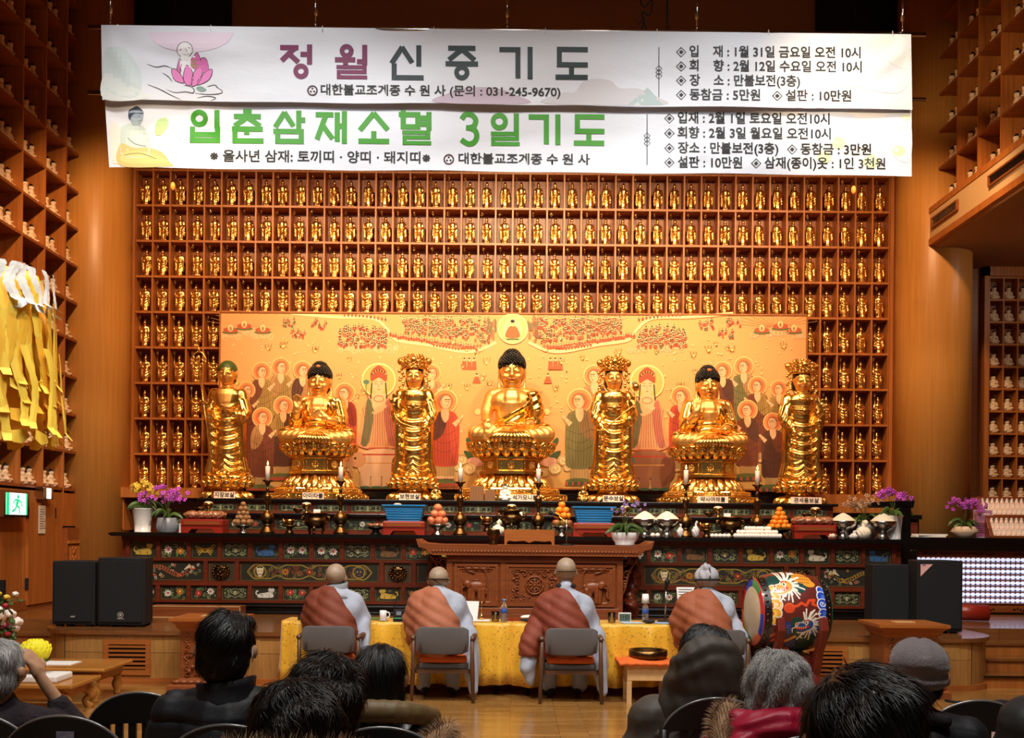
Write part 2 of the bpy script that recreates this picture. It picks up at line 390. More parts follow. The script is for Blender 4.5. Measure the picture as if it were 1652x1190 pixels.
# stage, side platforms and steps
def rounded(x0, x1, y0, y1, r, n=10):
    p = [(x1, y1), (x0, y1)]
    p += [(x0+r-r*math.cos(a*PI/2/n), y0+r-r*math.sin(a*PI/2/n)) for a in range(n+1)]
    p += [(x1-r+r*math.sin(a*PI/2/n), y0+r-r*math.cos(a*PI/2/n)) for a in range(n+1)]
    return p
b = MB(); b.prism(rounded(-4.9, 5.05, 10.12, 12.5, .55), .06, .5, 'z', 0); b.prism(rounded(-4.93, 5.08, 10.09, 12.5, .57), .5, .54, 'z', 1); b.prism(rounded(-4.92, 5.07, 10.1, 12.5, .56), 0, .06, 'z', 2)
struct('stage', b, [m_stagef, m_stage, m_carvel])
b = MB(); b.box(-6.12, 9.3, 12.5, 15.1, 0, .54, 1)
for s in (-1, 1):
    x0, x1 = (-6.12, -4.4) if s < 0 else (4.5, 9.3)
    b.box(x0, x1, 11.3, 12.5, 0, .535, 1)
    for k, y in enumerate((10.98, 10.66, 10.34)): b.box(x0, x1, y, y+.33, 0, .4-.135*k, 0); b.box(x0, x1, y-.02, y+.33, .38-.135*k, .405-.135*k, 1)
struct('floor_platform', b, [m_panel, m_stage])
for i, (x0, x1, lb) in enumerate(((-4.1, -3.72, 'wooden louvred vent in the stage front below the black speakers'), (3.07, 3.38, 'wooden louvred vent in the stage front behind the painted drum'))):
    t = thing('stage_vent', lb, 'vent', ((x0+x1)/2, 10.12, .27), 0, 'louvred vents in the stage front'); w = (x1-x0)/2
    b = MB()
    for q in ((-w-.05, w+.05, .13, .18), (-w-.05, w+.05, -.18, -.13), (-w-.05, -w, -.13, .13), (w, w+.05, -.13, .13)): b.box(q[0], q[1], -.02, 0, q[2], q[3])
    mk('frame', b, m_carvel, t)
    b = MB(); b.box(-w, w, -.004, 0, -.13, .13); mk('backing', b, m_dark, t)
    b = MB()
    for k in range(6): z = -.108+k*.043; b.box(-w, w, -.02, -.004, z-.011, z+.011, M=None)
    mk('slats', b, m_carvel, t)
# door in the left wall, exit sign, lamp, notice
b = MB(); b.box(-.03, 0, -.42, .42, 0, 1.42); t = struct('door_1', b, m_shelf, loc=(-6.11, 12.83, .55))
b = MB(); b.box(-.012, .03, -.36, -.005, .05, 1.34); b.box(-.012, .03, .005, .36, .05, 1.34); mk('door_panel', b, m_panel, t)
b = MB()
for y in (-.37, .37):
    for z in (.25, 1.15): b.box(.0, .04, y-.01, y+.01, z, z+.14)
mk('hinge', b, m_blackm, t)
b = MB(); b.box(-6.16, -6.1, 3, 13.6, .54, .66); struct('baseboard_left', b, m_shelf_d)
t = thing('exit_sign', 'lit green exit sign with a running figure on the left wall', 'sign', (-6.1, 11.93, 1.86))
b = MB(); b.box(0, .14, -.3, .3, -.16, .16); mk('housing', b, m_steel, t)
m_exitg = mat('exit_green', (0, 150, 92), .5, emit=1.1, ecol=(20, 190, 120)); m_exitw = mat('exit_white', (220, 255, 236), .5, emit=1.4, ecol=(205, 250, 228))
b = MB(); b.box(.141, .146, -.25, .25, -.13, .13); mk('lit_panel', b, m_exitw, t)
cv = Canvas(lambda x, y, k: (.147+k*.0004, x, y))
for q in (((-.24, .05), (-.2, .09), (-.12, .04), (-.16, 0)),): cv.poly(q, (0, 0, 0))
cv.mb = MB(); cv.ell(.02, .085, .026, .026, 0)
for L, w in (([(.02, .05), (-.02, -.02)], .05), ([(.02, .05), (.09, .02), (.12, -.03)], .022), ([(.0, .05), (-.06, .045), (-.1, .0)], .022), ([(-.02, -.02), (.05, -.045), (.05, -.115)], .028), ([(-.02, -.02), (-.06, -.07), (-.13, -.095)], .028)): cv.line(L, w, (0, 0, 0))
mk('running_figure', cv.mb, m_exitg, t, fix=False)
b = MB(); b.box(.1405, .1465, -.25, -.19, -.13, .13); b.box(.1405, .1465, .215, .25, -.13, .13); mk('green_edge', b, m_exitg, t)
t = thing('emergency_light', 'small grey wall lamp with a green glow above the wall door', 'lamp', (-6.1, 12.84, 2.0))
b = MB(); b.box(-.02, .1, -.13, .13, -.06, .1); mk('housing', b, m_steel, t, bevel=.01)
b = MB(); b.box(.1, .108, -.05, .05, -.05, .085); mk('lens', b, m_exitw, t)
b = MB(); b.box(-6.075, -6.068, 12.72, 12.9, 1.5, 1.86, col=(222, 210, 190))
cv = Canvas(lambda x, y, k: (-6.0675+k*.0003, 12.81+x, 1.68+y))
for k in range(9): cv.line([(-.075, .13-.03*k), (.05+.02*(k % 3), .13-.03*k)], .008, (120, 110, 100))
b.add(cv.mb.v, cv.mb.f, col=(120, 110, 100)); tag(mk('notice_sheet', b, m_print), 'white paper notice taped to the top of the wooden wall door', 'notice')
# carved cupboard below the end bays of the left wall
b = MB(); b.box(-6.12, -6.07, 13.55, 14.75, .55, 1.58, 0)
for k in range(4):
    y = 13.62+k*.275; b.box(-6.07, -6.06, y, y+.24, .62, 1.32, 1)
    for z in (1.0, 1.12, 1.24, .75, .87): b.ell((-6.06, y+.12, z), (.012, .05, .045), 8, 6, 2); b.ell((-6.06, y+.07, z+.05), (.01, .02, .03), 6, 5, 2); b.ell((-6.06, y+.17, z+.05), (.01, .02, .03), 6, 5, 2)
b.box(-6.07, -6.05, 13.55, 14.75, 1.36, 1.4, 1)
tag(mk('carved_wall_panel', b, [m_shelf_d, m_shelf, m_carvel]), 'carved wooden panel with leaf reliefs below the end niches, behind the black speakers', 'panel')
# ================================================================ NICHE WALLS
NX0, NW, NZ, NH = -5.66, .2558, 2.17, .53
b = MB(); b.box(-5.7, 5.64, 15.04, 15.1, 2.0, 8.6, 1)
def board(x0, x1, z): b.box(x0, x1, 14.8, 15.05, z-.03, z, 0)
for k in range(12):
    z = NZ+NH*k+.0
    if z < 4.8: board(-5.66, -4.381, z); board(4.316, 5.6, z)
    else: board(-5.66, 5.6, z)
for i in range(45):
    x = NX0+NW*i; z0 = 2.17 if i <= 5 or i >= 39 else 4.82
    b.box(x-.012, x+.012, 14.803, 15.045, z0, 8.5, 0)
b.box(-5.72, -5.65, 14.76, 15.1, 2.0, 8.6, 0); b.box(5.59, 5.65, 14.76, 15.1, 2.0, 8.6, 0); b.box(-4.42, 4.36, 14.77, 14.82, 4.78, 4.83, 0)
tag(mk('niche_cabinet', b, [m_shelf, m_shelf_d]), 'wooden wall of small niches full of gold statuettes behind the altar', 'shelf')
b = MB(); b.box(-5.9, -4.38, 14.25, 14.79, 2.02, 2.165, 0); b.prism([(-5.9, 2.02), (-5.6, 2.02), (-5.6, 1.55)], 14.3, 14.7, 'y', 0); b.box(4.4, 5.7, 14.4, 14.79, 1.9, 2.165, 0)
b.box(-5.6, 5.6, 14.7, 14.9, .54, 2.0, 1)
struct('trim_5', b, [m_shelf, m_red])
# --- gold statuette (one mesh), staff in its right hand
def folds_u(x, y, z, n, amp, kx, kz, z0, z1):
    """hanging U-shaped folds on the front"""
    w = np.clip((z-z0)/.05, 0, 1)*np.clip((z1-z)/.05, 0, 1)*np.clip(-n[:, 1]+.3, 0, 1)
    return amp*w*np.sin((z-kx*x*x)*kz)
def statuette():
    pr = [el((0, 0, .03), (.058, .05, .03)), el((0, 0, .06), (.045, .04, .03)),
          cap([(0, 0, .07), (0, 0, .16), (0, 0, .23), (0, .002, .285)], [.045, .042, .043, .05]), el((0, 0, .3), (.057, .04, .03)),
          cap([(0, 0, .31), (0, 0, .345)], .019), el((0, -.003, .37), (.026, .028, .034)), el((0, 0, .405), (.017, .017, .016)),
          cap([(-.05, .0, .295), (-.062, -.01, .24), (-.045, -.04, .235)], [.02, .019, .014]), cap([(.05, 0, .295), (.06, -.005, .235), (.03, -.045, .225)], [.02, .019, .014]),
          cap([(-.055, -.01, .23), (-.06, 0, .12), (-.055, 0, .08)], [.012, .016, .01]), cap([(.055, -.01, .23), (.06, 0, .12), (.055, 0, .08)], [.012, .016, .01])]
    me = blob(pr, .0072, 2, lambda x, y, z, n: folds_u(x, y, z, n, .005, 18, 150, .09, .27)+.0025*np.sin(x*190)*(z < .16))
    b = MB(); b.tube([(-.052, -.048, .07), (-.058, -.045, .26), (-.064, -.04, .425)], .0035, 5)
    for a in range(8): q = 2*PI*a/8; b.ell((-.065+.014*math.cos(q), -.04, .445+.018*math.sin(q)), .0055, 6, 4)
    b.ell((-.066, -.04, .47), (.005, .005, .012), 6, 4)
    import bmesh
    bm = bmesh.new(); bm.from_mesh(me); m2 = b.mesh('t'); bm.from_mesh(m2); bm.to_mesh(me); bm.free()
    me.polygons.foreach_set('use_smooth', [True]*len(me.polygons)); return me
gs = mk('gold_statuette', statuette(), m_gold); n_ = 0
RW = {0: 'lowest', 1: 'second-lowest', 2: 'third-lowest', 3: 'fourth-lowest', 4: 'fifth-lowest', 5: 'fifth row up', 6: 'third row below the banner', 7: 'second row below the banner', 8: 'row right under the banner'}
for r in range(9):
    for i in range(44):
        if r < 5 and 5 <= i < 39: continue
        if r < 5:
            side = 'between left pillar and painting' if i < 5 else 'between painting and right pillar'
            c = i+1 if i < 5 else i-38; lb = 'gold statuette %s, %s row from bottom, %s niche across' % (side, ordn(r+1), ordn(c))
        else:
            rr = {8: 'top visible row', 7: 'second row under the banner', 6: 'third row under the banner', 5: 'row just above the painting'}[r]
            lb = 'gold statuette with staff, %s, %s niche from %s pillar' % (rr, ordn(i+1 if i < 22 else 44-i), 'left' if i < 22 else 'right')
        lc = (NX0+NW*(i+.5)+R.uniform(-.012, .012), 14.9, NZ+NH*r); rz = R.uniform(-.25, .25)
        if n_ == 0: o = gs; o.location = lc; tag(o, lb, 'statuette', 'gold statuettes in the niche wall')
        else: o = gs.copy(); COL.objects.link(o); o.location = lc; o['label'] = lb
        o.rotation_euler.z = rz; n_ += 1
# --- white seated statuette (one mesh, black hair)
def seated_small(h=.24):
    pr = [el((0, 0, .02), (.085, .07, .022)), el((-.055, -.02, .045), (.042, .055, .024)), el((.055, -.02, .045), (.042, .055, .024)), el((0, -.045, .045), (.06, .025, .02)),
          cap([(0, .01, .05), (0, .008, .1), (0, .005, .135)], [.048, .042, .045]), cap([(-.045, .005, .14), (.045, .005, .14)], .02),
          cap([(-.055, .005, .135), (-.066, -.005, .09), (-.03, -.045, .075)], [.02, .02, .014]), cap([(.055, .005, .135), (.066, -.005, .09), (.02, -.05, .1)], [.02, .02, .013]),
          cap([(0, 0, .145), (0, 0, .17)], .022), el((0, -.003, .2), (.036, .038, .043)), el((0, .002, .236), (.022, .022, .018)), el((.037, .002, .19), (.006, .009, .017)), el((-.037, .002, .19), (.006, .009, .017))]
    me = blob(pr, .0066, 1, lambda x, y, z, n: .0016*np.sin((z+abs(x)*.7)*230)*(z < .13))
    paint_faces(me, lambda x, y, z: ((z > .213)+((z > .18)*(y > .006)) > 0)*1.0); return me
ws = mk('white_statuette', seated_small(), [m_cream, m_hair]); first = True
def put_white(loc, rz, lb, grp, sc=1):
    global first
    if first: o = ws; first = False
    else: o = ws.copy(); COL.objects.link(o)
    o.location = loc; o.rotation_euler.z = rz; o.scale = (sc,)*3; tag(o, lb, 'statuette', grp)
# left wall of niches
LX, CW, RZ = -6.12, .6, .52
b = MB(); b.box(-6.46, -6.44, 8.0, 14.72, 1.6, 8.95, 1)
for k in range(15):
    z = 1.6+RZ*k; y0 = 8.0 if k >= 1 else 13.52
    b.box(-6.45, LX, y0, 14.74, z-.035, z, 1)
for j in range(12):
    y = 14.72-CW*j; b.box(-6.45, LX+.001, y-.014, y+.014, 1.6 if j <= 2 else 2.12, 8.92, 0)
tag(mk('niche_cabinet', b, [m_shelf, m_shelf_d]), 'tall wooden niche wall of white statuettes along the left side of the hall', 'shelf')
for j in range(5):
    for k in range(15):
        z = 1.6+RZ*k
        if k == 0 and j > 1: continue
        if z > 8.6: continue
        yc = 14.72-CW*(j+.5)
        if P(0, 0, yc).z < z+.05: continue
        if j == 4 and 3 <= k <= 6: continue
        for q in (0, 1, 2):
            if q == 2 and R.random() < .25: continue
            y = yc+(.19, .01, -.17)[q]+R.uniform(-.012, .012)
            put_white((-6.12-.13+R.uniform(-.01, .01), y, z), PI/2+R.uniform(-.3, .15), 'white statuette, left side wall, %s bay from pillar, %s shelf up, %s one' % (ordn(j+1), ordn(k+1), ('first', 'middle', 'last')[q]), 'white statuettes on the left niche wall')
# right wall of niches above the balcony
RX = 5.94
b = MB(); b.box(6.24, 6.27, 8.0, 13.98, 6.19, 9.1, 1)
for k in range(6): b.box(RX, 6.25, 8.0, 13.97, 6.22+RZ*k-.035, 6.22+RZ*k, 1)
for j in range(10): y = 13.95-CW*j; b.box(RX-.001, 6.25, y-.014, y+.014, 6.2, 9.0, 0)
tag(mk('niche_cabinet', b, [m_shelf, m_shelf_d]), 'wooden niche wall of white statuettes above the balcony front', 'shelf')
for j in range(5):
    for k in range(5):
        z = 6.22+RZ*k; yc = 13.95-CW*(j+.5)
        if P(1652, 0, yc).z < z+.05: continue
        for q in (0, 1, 2):
            if q == 2 and R.random() < .3: continue
            put_white((RX+.14, yc+(.18, 0, -.18)[q]+R.uniform(-.015, .015), z), -PI/2+R.uniform(-.2, .3), 'white statuette above the balcony, %s bay from pillar, %s shelf up, %s one' % (ordn(j+1), ordn(k+1), ('first', 'middle', 'last')[q]), 'white statuettes above the balcony')
# shelf of white statuettes at the back under the balcony
m_stone = mat('grey_white_statue', (206, 196, 184), .5)
b = MB(); BX, BW, BH = 7.14, .2165, .335; b.box(7.06, 9.2, 15.08, 15.13, 1.9, 5.62, 1)
for k in range(12): b.box(7.1, 9.2, 14.9, 15.09, 2.13+BH*k-.03, 2.13+BH*k, 0)
for i in range(11): b.box(BX+BW*i-.012, BX+BW*i+.012, 14.903, 15.085, 2.1, 5.6, 0)
b.box(7.05, 7.13, 14.86, 15.1, 1.9, 5.62, 0); b.box(7.05, 9.2, 14.86, 15.1, 5.48, 5.62, 0)
tag(mk('niche_shelf', b, [m_shelf, m_shelf_d]), 'wooden niche shelf of small white statuettes beside the round pillar under the balcony', 'shelf')
for i in range(3):
    for k in range(11):
        if k == 10 and False: continue
        put_white((BX+BW*(i+.5), 14.98, 2.13+BH*k), R.uniform(-.25, .1), 'white statuette, shelf under the balcony, %s row from top, %s niche from pillar' % (ordn(11-k), ordn(i+1)), 'white statuettes on the shelf under the balcony', .84)
# ================================================================ THE LARGE GILDED STATUES
m_lip = mat('red_lip', (150, 40, 30), .4); m_green = mat('green_paint', (70, 92, 40), .5); m_brow = mat('brow_paint', (40, 26, 16), .5)
m_curl = mat('blue_black_curls', (20, 17, 17), .38)
m_skin_g = mat('gilt_skin', (240, 170, 78), .4, .9)
def face_bits(t, c, s, lip=True):
    """painted eyes, brows, lips and a forehead mark on a head centred at c with scale s (head half-width .155*s)"""
    x0, y0, z0 = c
    def q(u, v):
        y = y0-.17*s*math.sqrt(max(0, 1-(u/.16)**2-((v+.0)/.25)**2))-.004; return (x0+u*s, y, z0+v*s)
    for sx in (-1, 1):
        b = MB(); b.tube([q(sx*u, v) for u, v in ((.028, .012), (.055, .002), (.085, .002), (.108, .016))], .0042*s, 6); mk('eye_line', b, m_brow, t)
        b = MB(); b.tube([q(sx*u, v) for u, v in ((.022, .038), (.05, .062), (.085, .064), (.118, .045))], [.002*s, .005*s, .005*s, .002*s], 6); mk('eyebrow', b, m_brow, t)
    b = MB(); p = q(0, -.105); b.ell((p[0], p[1]-.012*s, p[2]), (.038*s, .012*s, .012*s), 12, 8); mk('lips', b, m_lip, t)
    b = MB(); p = q(0, .085); b.ell(p, .009*s, 8, 6); mk('forehead_mark', b, m_white, t)
def head_prims(c, s, ears=True, human=False):
    x, y, z = c; f = lambda a, b_, d: (x+a*s, y+b_*s, z+d*s)
    p = [el(f(0, .01, .03), (.152*s, .17*s, .2*s)) if not human else el(f(0, .035, .055), (.156*s, .188*s, .165*s)), el(f(0, -.03, -.08), (.125*s, .125*s, .125*s)), el(f(0, -.1, -.165), (.05*s, .04*s, .03*s)),
         cap([f(0, -.155, .05), f(0, -.185, -.03), f(0, -.19, -.05)], [.014*s, .022*s, .028*s]), el(f(-.024, -.168, -.052), (.018*s,)*3), el(f(.024, -.168, -.052), (.018*s,)*3),
         el(f(0, -.15, -.095), (.045*s, .026*s, .014*s)), el(f(0, -.148, -.118), (.038*s, .026*s, .016*s))]
    for sx in (-1, 1):
        p += [el(f(sx*.065, -.138, .0), (.042*s, .03*s, .026*s)), el(f(sx*.08, -.11, -.06), (.05*s, .045*s, .05*s))]
        if ears: p += [el(f(sx*.158, .02, .0), (.022*s, .045*s, .075*s)), cap([f(sx*.16, .015, -.05), f(sx*.165, .01, -.13), f(sx*.16, .005, -.19)], [.02*s, .017*s, .024*s])]
    return p
def hand_prims(w, d, up, s, curl=.3, side=1, thumb=1):
    """palm and five fingers from wrist w, pointing along d, palm facing away from `up`"""
    d = Vector(d).normalized(); u = Vector(up); u = (u-d*u.dot(d)).normalized(); l = d.cross(u)*side; w = Vector(w)
    pr = [el(tuple(w+d*.045*s), (.03*s, .03*s, .03*s)), cap([w, w+d*.03*s+l*.012*s, w+d*.08*s+l*.02*s], [.024*s, .026*s, .02*s]), cap([w+d*.03*s-l*.012*s, w+d*.08*s-l*.02*s], [.026*s, .02*s])]
    for k, (o, L) in enumerate(((-.03, .065), (-.01, .08), (.011, .076), (.031, .06))):
        a = w+d*.085*s+l*o*s; b_ = a+(d-u*curl*.6).normalized()*L*.5*s; c_ = b_+(d-u*curl*1.8).normalized()*L*.5*s
        pr.append(cap([a, b_, c_], [.0115*s, .0105*s, .009*s], 8))
    a = w+d*.025*s-l*.028*s*thumb; b_ = a+(d*.6-l*.7*thumb).normalized()*.04*s; pr.append(cap([a, b_, b_+(d*.95-l*.15*thumb-u*.2).normalized()*.03*s], [.014*s, .012*s, .01*s], 8))
    return pr
def lotus_ring(b, r, z, n, pr, tilt, squash=.55, mi=0, ph=0, lift=0):
    """n petals pr=(half width, thickness, half height) round a circle"""
    for k in range(n):
        a = 2*PI*(k+ph)/n; M = Matrix.Rotation(a, 4, 'Z') @ T(r, 0, z) @ rotm(0, tilt, 0)
        b.ell((0, 0, lift), (pr[1], pr[0], pr[2]), 8, 7, mi, M)
        b.ell((pr[1]*.7, 0, lift-pr[2]*.1), (pr[1]*.55, pr[0]*.55, pr[2]*.6), 7, 5, mi, M)
def pedestal(s, w, label, loc, zs):
    """octagonal throne. w: half widths plinth, lower lotus, drum, upper lotus; zs: heights of plinth, lower lotus, drum, upper lotus tops"""
    t = thing('lotus_throne', label, 'pedestal', loc, 0, 'gilded lotus thrones'); z1, z2, z3, z4 = zs; wp, wl, wd, wu = w; a8 = PI/8; sy = .66
    k8 = 1/math.cos(PI/8)
    b = MB(); b.lathe([(wp*k8, 0), (wp*k8, z1*.52), (wp*.97*k8, z1*.55), (wp*.86*k8, z1*.6), (wp*.86*k8, z1*.9), (wp*.84*k8, z1)], 8, sx=1, sy=sy, sm=False, a0=a8)
    for k in range(8):
        a = -PI/2+k*PI/4; M = Matrix.Diagonal((1, sy, 1, 1)) @ Matrix.Rotation(a, 4, 'Z')
        for rr, zz, hh, ww in ((wp, z1*.26, z1*.16, .26*wp), (wp*.86, z1*.76, z1*.09, .24*wp)):
            for i in range(9):
                b.ell((rr+.004, -ww+ww*2*i/8, zz+hh*.5*math.sin(i*2.1)), (.012, ww/8, hh*.5), 6, 5, 0, M)
            for e in (-1, 1): b.tube([(rr+.004, -ww*1.25, zz+e*hh), (rr+.004, ww*1.25, zz+e*hh)], .007, 5, 0, True, M)
            for e in (-1, 1): b.tube([(rr+.004, e*ww*1.25, zz-hh), (rr+.004, e*ww*1.25, zz+hh)], .007, 5, 0, True, M)
    mk('plinth', b, m_gold, t)
    b = MB(); h = z2-z1; b.lathe([(wl*.98, z1), (wl, z1+h*.25), (wl*.8, z1+h*.75), (wd*1.12, z2)], 40, sy=sy+.06)
    lotus_ring(b, wl*.86, z1+h*.42, 20, (wl*.125, .035*s, h*.62), -.72); lotus_ring(b, wl*.93, z1+h*.2, 20, (wl*.12, .03*s, h*.4), -.8, ph=.5); b.v = [(x, y*(sy+.1) if True else y, z) for x, y, z in b.v]
    mk('lower_lotus', b, m_gold, t)
    b = MB(); b.lathe([(wd*1.1*k8, z2-.01), (wd*1.1*k8, z2+.03*s), (wd*k8, z2+.045*s), (wd*k8, z3-.045*s), (wd*1.1*k8, z3-.03*s), (wd*1.1*k8, z3+.01)], 8, sy=sy+.1, sm=False, a0=a8)
    d = mk('drum', b, m_gold, t)
    zc = (z2+z3)/2; hh = (z3-z2)*.3
    for k in (-1, 0, 1):
        a = -PI/2+k*PI/4; M = Matrix.Diagonal((1, sy+.1, 1, 1)) @ Matrix.Rotation(a, 4, 'Z') @ T(wd, 0, zc); b = MB()
        for i in range(8): q = PI*i/4; b.ell((.008, hh*.55*math.cos(q), hh*.55*math.sin(q)), (.016, hh*.26, hh*.26), 8, 6, 0, M)
        b.ell((.012, 0, 0), (.02, hh*.3, hh*.3), 8, 6, 0, M)
        for e in (-1, 1): b.tube([(.003, -wd*.34, e*hh*1.15), (.003, wd*.34, e*hh*1.15)], .006, 5, 0, True, M); b.tube([(.003, e*wd*.34, -hh*1.15), (.003, e*wd*.34, hh*1.15)], .006, 5, 0, True, M)
        mk('rosette', b, m_gold, d)
    b = MB(); h = z4-z3; b.lathe([(wd*1.02, z3), (wu*.72, z3+h*.18), (wu*.93, z3+h*.6), (wu, z3+h*.9), (wu*.97, z4), (wu*.8, z4)], 40, sy=sy+.12)
    lotus_ring(b, wu*.84, z3+h*.42, 22, (wu*.12, .035*s, h*.52), .62); lotus_ring(b, wu*.94, z3+h*.68, 22, (wu*.12, .03*s, h*.36), .45, ph=.5); b.v = [(x, y*(sy+.16), z) if True else 0 for x, y, z in b.v]
    b.tube([(wu*1.0*math.cos(2*PI*i/48), wu*1.0*(sy+.16)*.9*math.sin(2*PI*i/48), z4-.012) for i in range(49)], .014*s, 6)
    mk('upper_lotus', b, m_gold, t); return t
def seated_buddha(s, label, loc, pose):
    t = thing('buddha_statue', label, 'statue', loc, 0, 'large gilded seated buddhas')
    def q(*p): return tuple(v*s for v in p)
    sx = 1
    legs = [cap([q(-.2, .02, .15), q(-.42, -.12, .14), q(-.5, -.26, .12)], [.17*s, .155*s, .12*s], 14), cap([q(.2, .02, .15), q(.42, -.12, .14), q(.5, -.26, .12)], [.17*s, .155*s, .12*s], 14),
            cap([q(-.48, -.3, .11), q(-.2, -.42, .1), q(.12, -.44, .1)], [.115*s, .095*s, .08*s], 14), cap([q(.48, -.3, .1), q(.2, -.42, .08), q(-.1, -.4, .07)], [.115*s, .09*s, .08*s], 14), el(q(0, -.1, .12), q(.4, .32, .13))]
    torso = [el(q(0, .03, .22), q(.3, .22, .2)), cap([q(0, .03, .25), q(0, .02, .42), q(0, .0, .6)], [.24*s, .235*s, .24*s], 16), el(q(-.11, -.055, .6), q(.19, .14, .16)), el(q(.11, -.055, .6), q(.19, .14, .16)),
             cap([q(-.26, .02, .69), q(0, .03, .74), q(.26, .02, .69)], [.115*s, .13*s, .115*s], 14), cap([q(0, .02, .74), q(0, 0, .88)], [.115*s, .1*s])]
    hd = q(0, -.02, 1.02)
    if pose == 'earth':
        ra = [cap([q(-.29, .02, .68), q(-.36, -.03, .45), q(-.36, -.12, .36)], [.105*s, .092*s, .08*s]), cap([q(-.36, -.12, .36), q(-.35, -.3, .3), q(-.33, -.4, .28)], [.078*s, .06*s, .05*s])]
        rh = hand_prims(q(-.33, -.4, .27), (.05, -.25, -1), (0, -1, .2), 1.75*s, .15, 1)
        la = [cap([q(.29, .02, .68), q(.36, -.03, .42), q(.33, -.16, .3)], [.115*s, .105*s, .09*s]), cap([q(.33, -.16, .3), q(.22, -.3, .25)], [.085*s, .055*s])]
        lh = hand_prims(q(.22, -.32, .25), (-1, -.25, .0), (0, .1, -1), 1.6*s, .25, -1)
    else:
        hx = -.31 if pose == 'teach' else -.24
        ra = [cap([q(-.28, .02, .68), q(-.36, -.04, .44), q(-.36, -.12, .38)], [.115*s, .105*s, .09*s]), cap([q(-.36, -.12, .38), q(hx, -.3, .5)], [.09*s, .06*s])]
        rh = hand_prims(q(hx, -.31, .5), (.08, -.1, 1), (0, 1, 0), 1.75*s, -.12 if pose != 'teach' else .35, 1)
        la = [cap([q(.28, .02, .68), q(.36, -.03, .42), q(.35, -.12, .34)], [.115*s, .105*s, .09*s]), cap([q(.35, -.12, .34), q(.22, -.32, .38 if pose == 'teach' else .28)], [.09*s, .055*s])]
        lh = hand_prims(q(.2, -.33, .39), (-.75, -.1, .45), (-.2, 1, .1), 1.6*s, .3, -1) if pose == 'teach' else hand_prims(q(.2, -.33, .27), (-1, -.2, .1), (0, .1, -1), 1.5*s, .2, -1)
    def post(x, y, z, n):
        x, y, z = x/s, y/s, z/s
        d = .0065*np.sin((np.abs(x)*.55+y*.8+z*.3)*75)*(z < .27)*np.clip((-y-.12)*6, 0, 1)*np.clip(n[:, 2]+.7, 0, 1)
        return d*s
    body = blob(legs+torso+ra+la+rh+lh+head_prims(hd, s*1.12), .0105*s, 4, post)
    mk('body', body, m_golds, t)
    # robe laid over the body
    if pose == 'earth':
        line = lambda x, z: z-(.33+.95*(x/s+.18)*s*1.0/s*.62)*s
        cond = lambda x, y, z: (z < .75*s) & (z > .24*s) & ((x/s*.62*1.0+.44-z/s > 0) | (x > .2*s)) & ~((x < -.25*s)) & (((x/s+.3) > 0)) & ~((y < -.27*s) & (x < .34*s))
        fr = lambda x, y, z, n: .008*s*np.sin((z/s-.62*x/s)*50)*np.clip(1-n[:, 2], 0, 1)
    else:
        cond = lambda x, y, z: (z < .76*s) & (z > .2*s) & ((np.abs(x) > (.05+.16*np.clip((z/s-.35)*2.2, 0, 1))*s) | (z < .42*s) | (y > .05*s)) & ~((y < -.25*s) & (np.abs(x) < .4*s))
        fr = lambda x, y, z, n: .011*s*np.sin((np.abs(x)/s*1.25+.35*z/s)*58)*np.clip(1.1-n[:, 2], 0, 1)*(np.abs(x) > .12*s)+.009*s*np.sin((z/s+.8*(x/s)**2)*70)*(np.abs(x) <= .18*s)*(z < .5*s)
    mk('robe', shell(body, cond, .012*s, 'robe', fr, .012*s), m_gold, t)
    b = MB()    # pleats hanging over the crossed ankles
    for k in range(11):
        u = (k-5)/5; b.tube([q(u*.1, -.46, .17), q(u*.2, -.53, .09), q(u*.3, -.56, .012)], [.02*s, .035*s, .04*s], 8)
    mk('robe_hem', b, m_gold, t)
    for zc in (.82, .86): pass
    b = MB()
    for zc, r in ((.8, .125), (.845, .112)): b.tube([q(r*math.cos(2*PI*i/24), .005+r*.95*math.sin(2*PI*i/24)-.01, zc-.02*math.sin(2*PI*i/24)) for i in range(25)], .007*s, 6)
    mk('neck_rings', b, m_golds, t)
    # snail curls: dome and topknot
    b = MB(); hx, hy, hz = hd; s0 = s; s = s*1.12
    b.ell((hx, hy+.02*s, hz+.1*s), (.165*s, .178*s, .165*s)); b.ell((hx, hy+.02*s, hz+.2*s), (.112*s, .118*s, .1*s)); b.ell((hx, hy+.1*s, hz-.02*s), (.15*s, .11*s, .17*s))
    for i in range(300):
        th = math.acos(1-1.25*(i+.5)/300); a = i*2.39996
        p = Vector((math.sin(th)*math.cos(a)*.168, .02+math.sin(th)*math.sin(a)*.182, .1+math.cos(th)*.168))
        if p.z < .1 and p.y < -.02 and abs(p.x) < .15: continue
        b.ell((hx+p.x*s, hy+p.y*s, hz+p.z*s), .0165*s, 6, 5)
    for i in range(90):
        th = math.acos(1-1.0*(i+.5)/90); a = i*2.39996
        b.ell((hx+math.sin(th)*math.cos(a)*  .114*s, hy+.02*s+math.sin(th)*math.sin(a)*.12*s, hz+.2*s+math.cos(th)*.103*s), .0155*s, 6, 5)
    h = mk('hair', b, m_curl, t)
    if pose != 'earth':
        b = MB(); b.ell((hx, hy-.125*s, hz+.215*s), (.035*s, .02*s, .024*s)); mk('hair_jewel', b, mat('red_gold_jewel', (214, 110, 60), .3), h)
    face_bits(t, hd, s0*1.12); return t
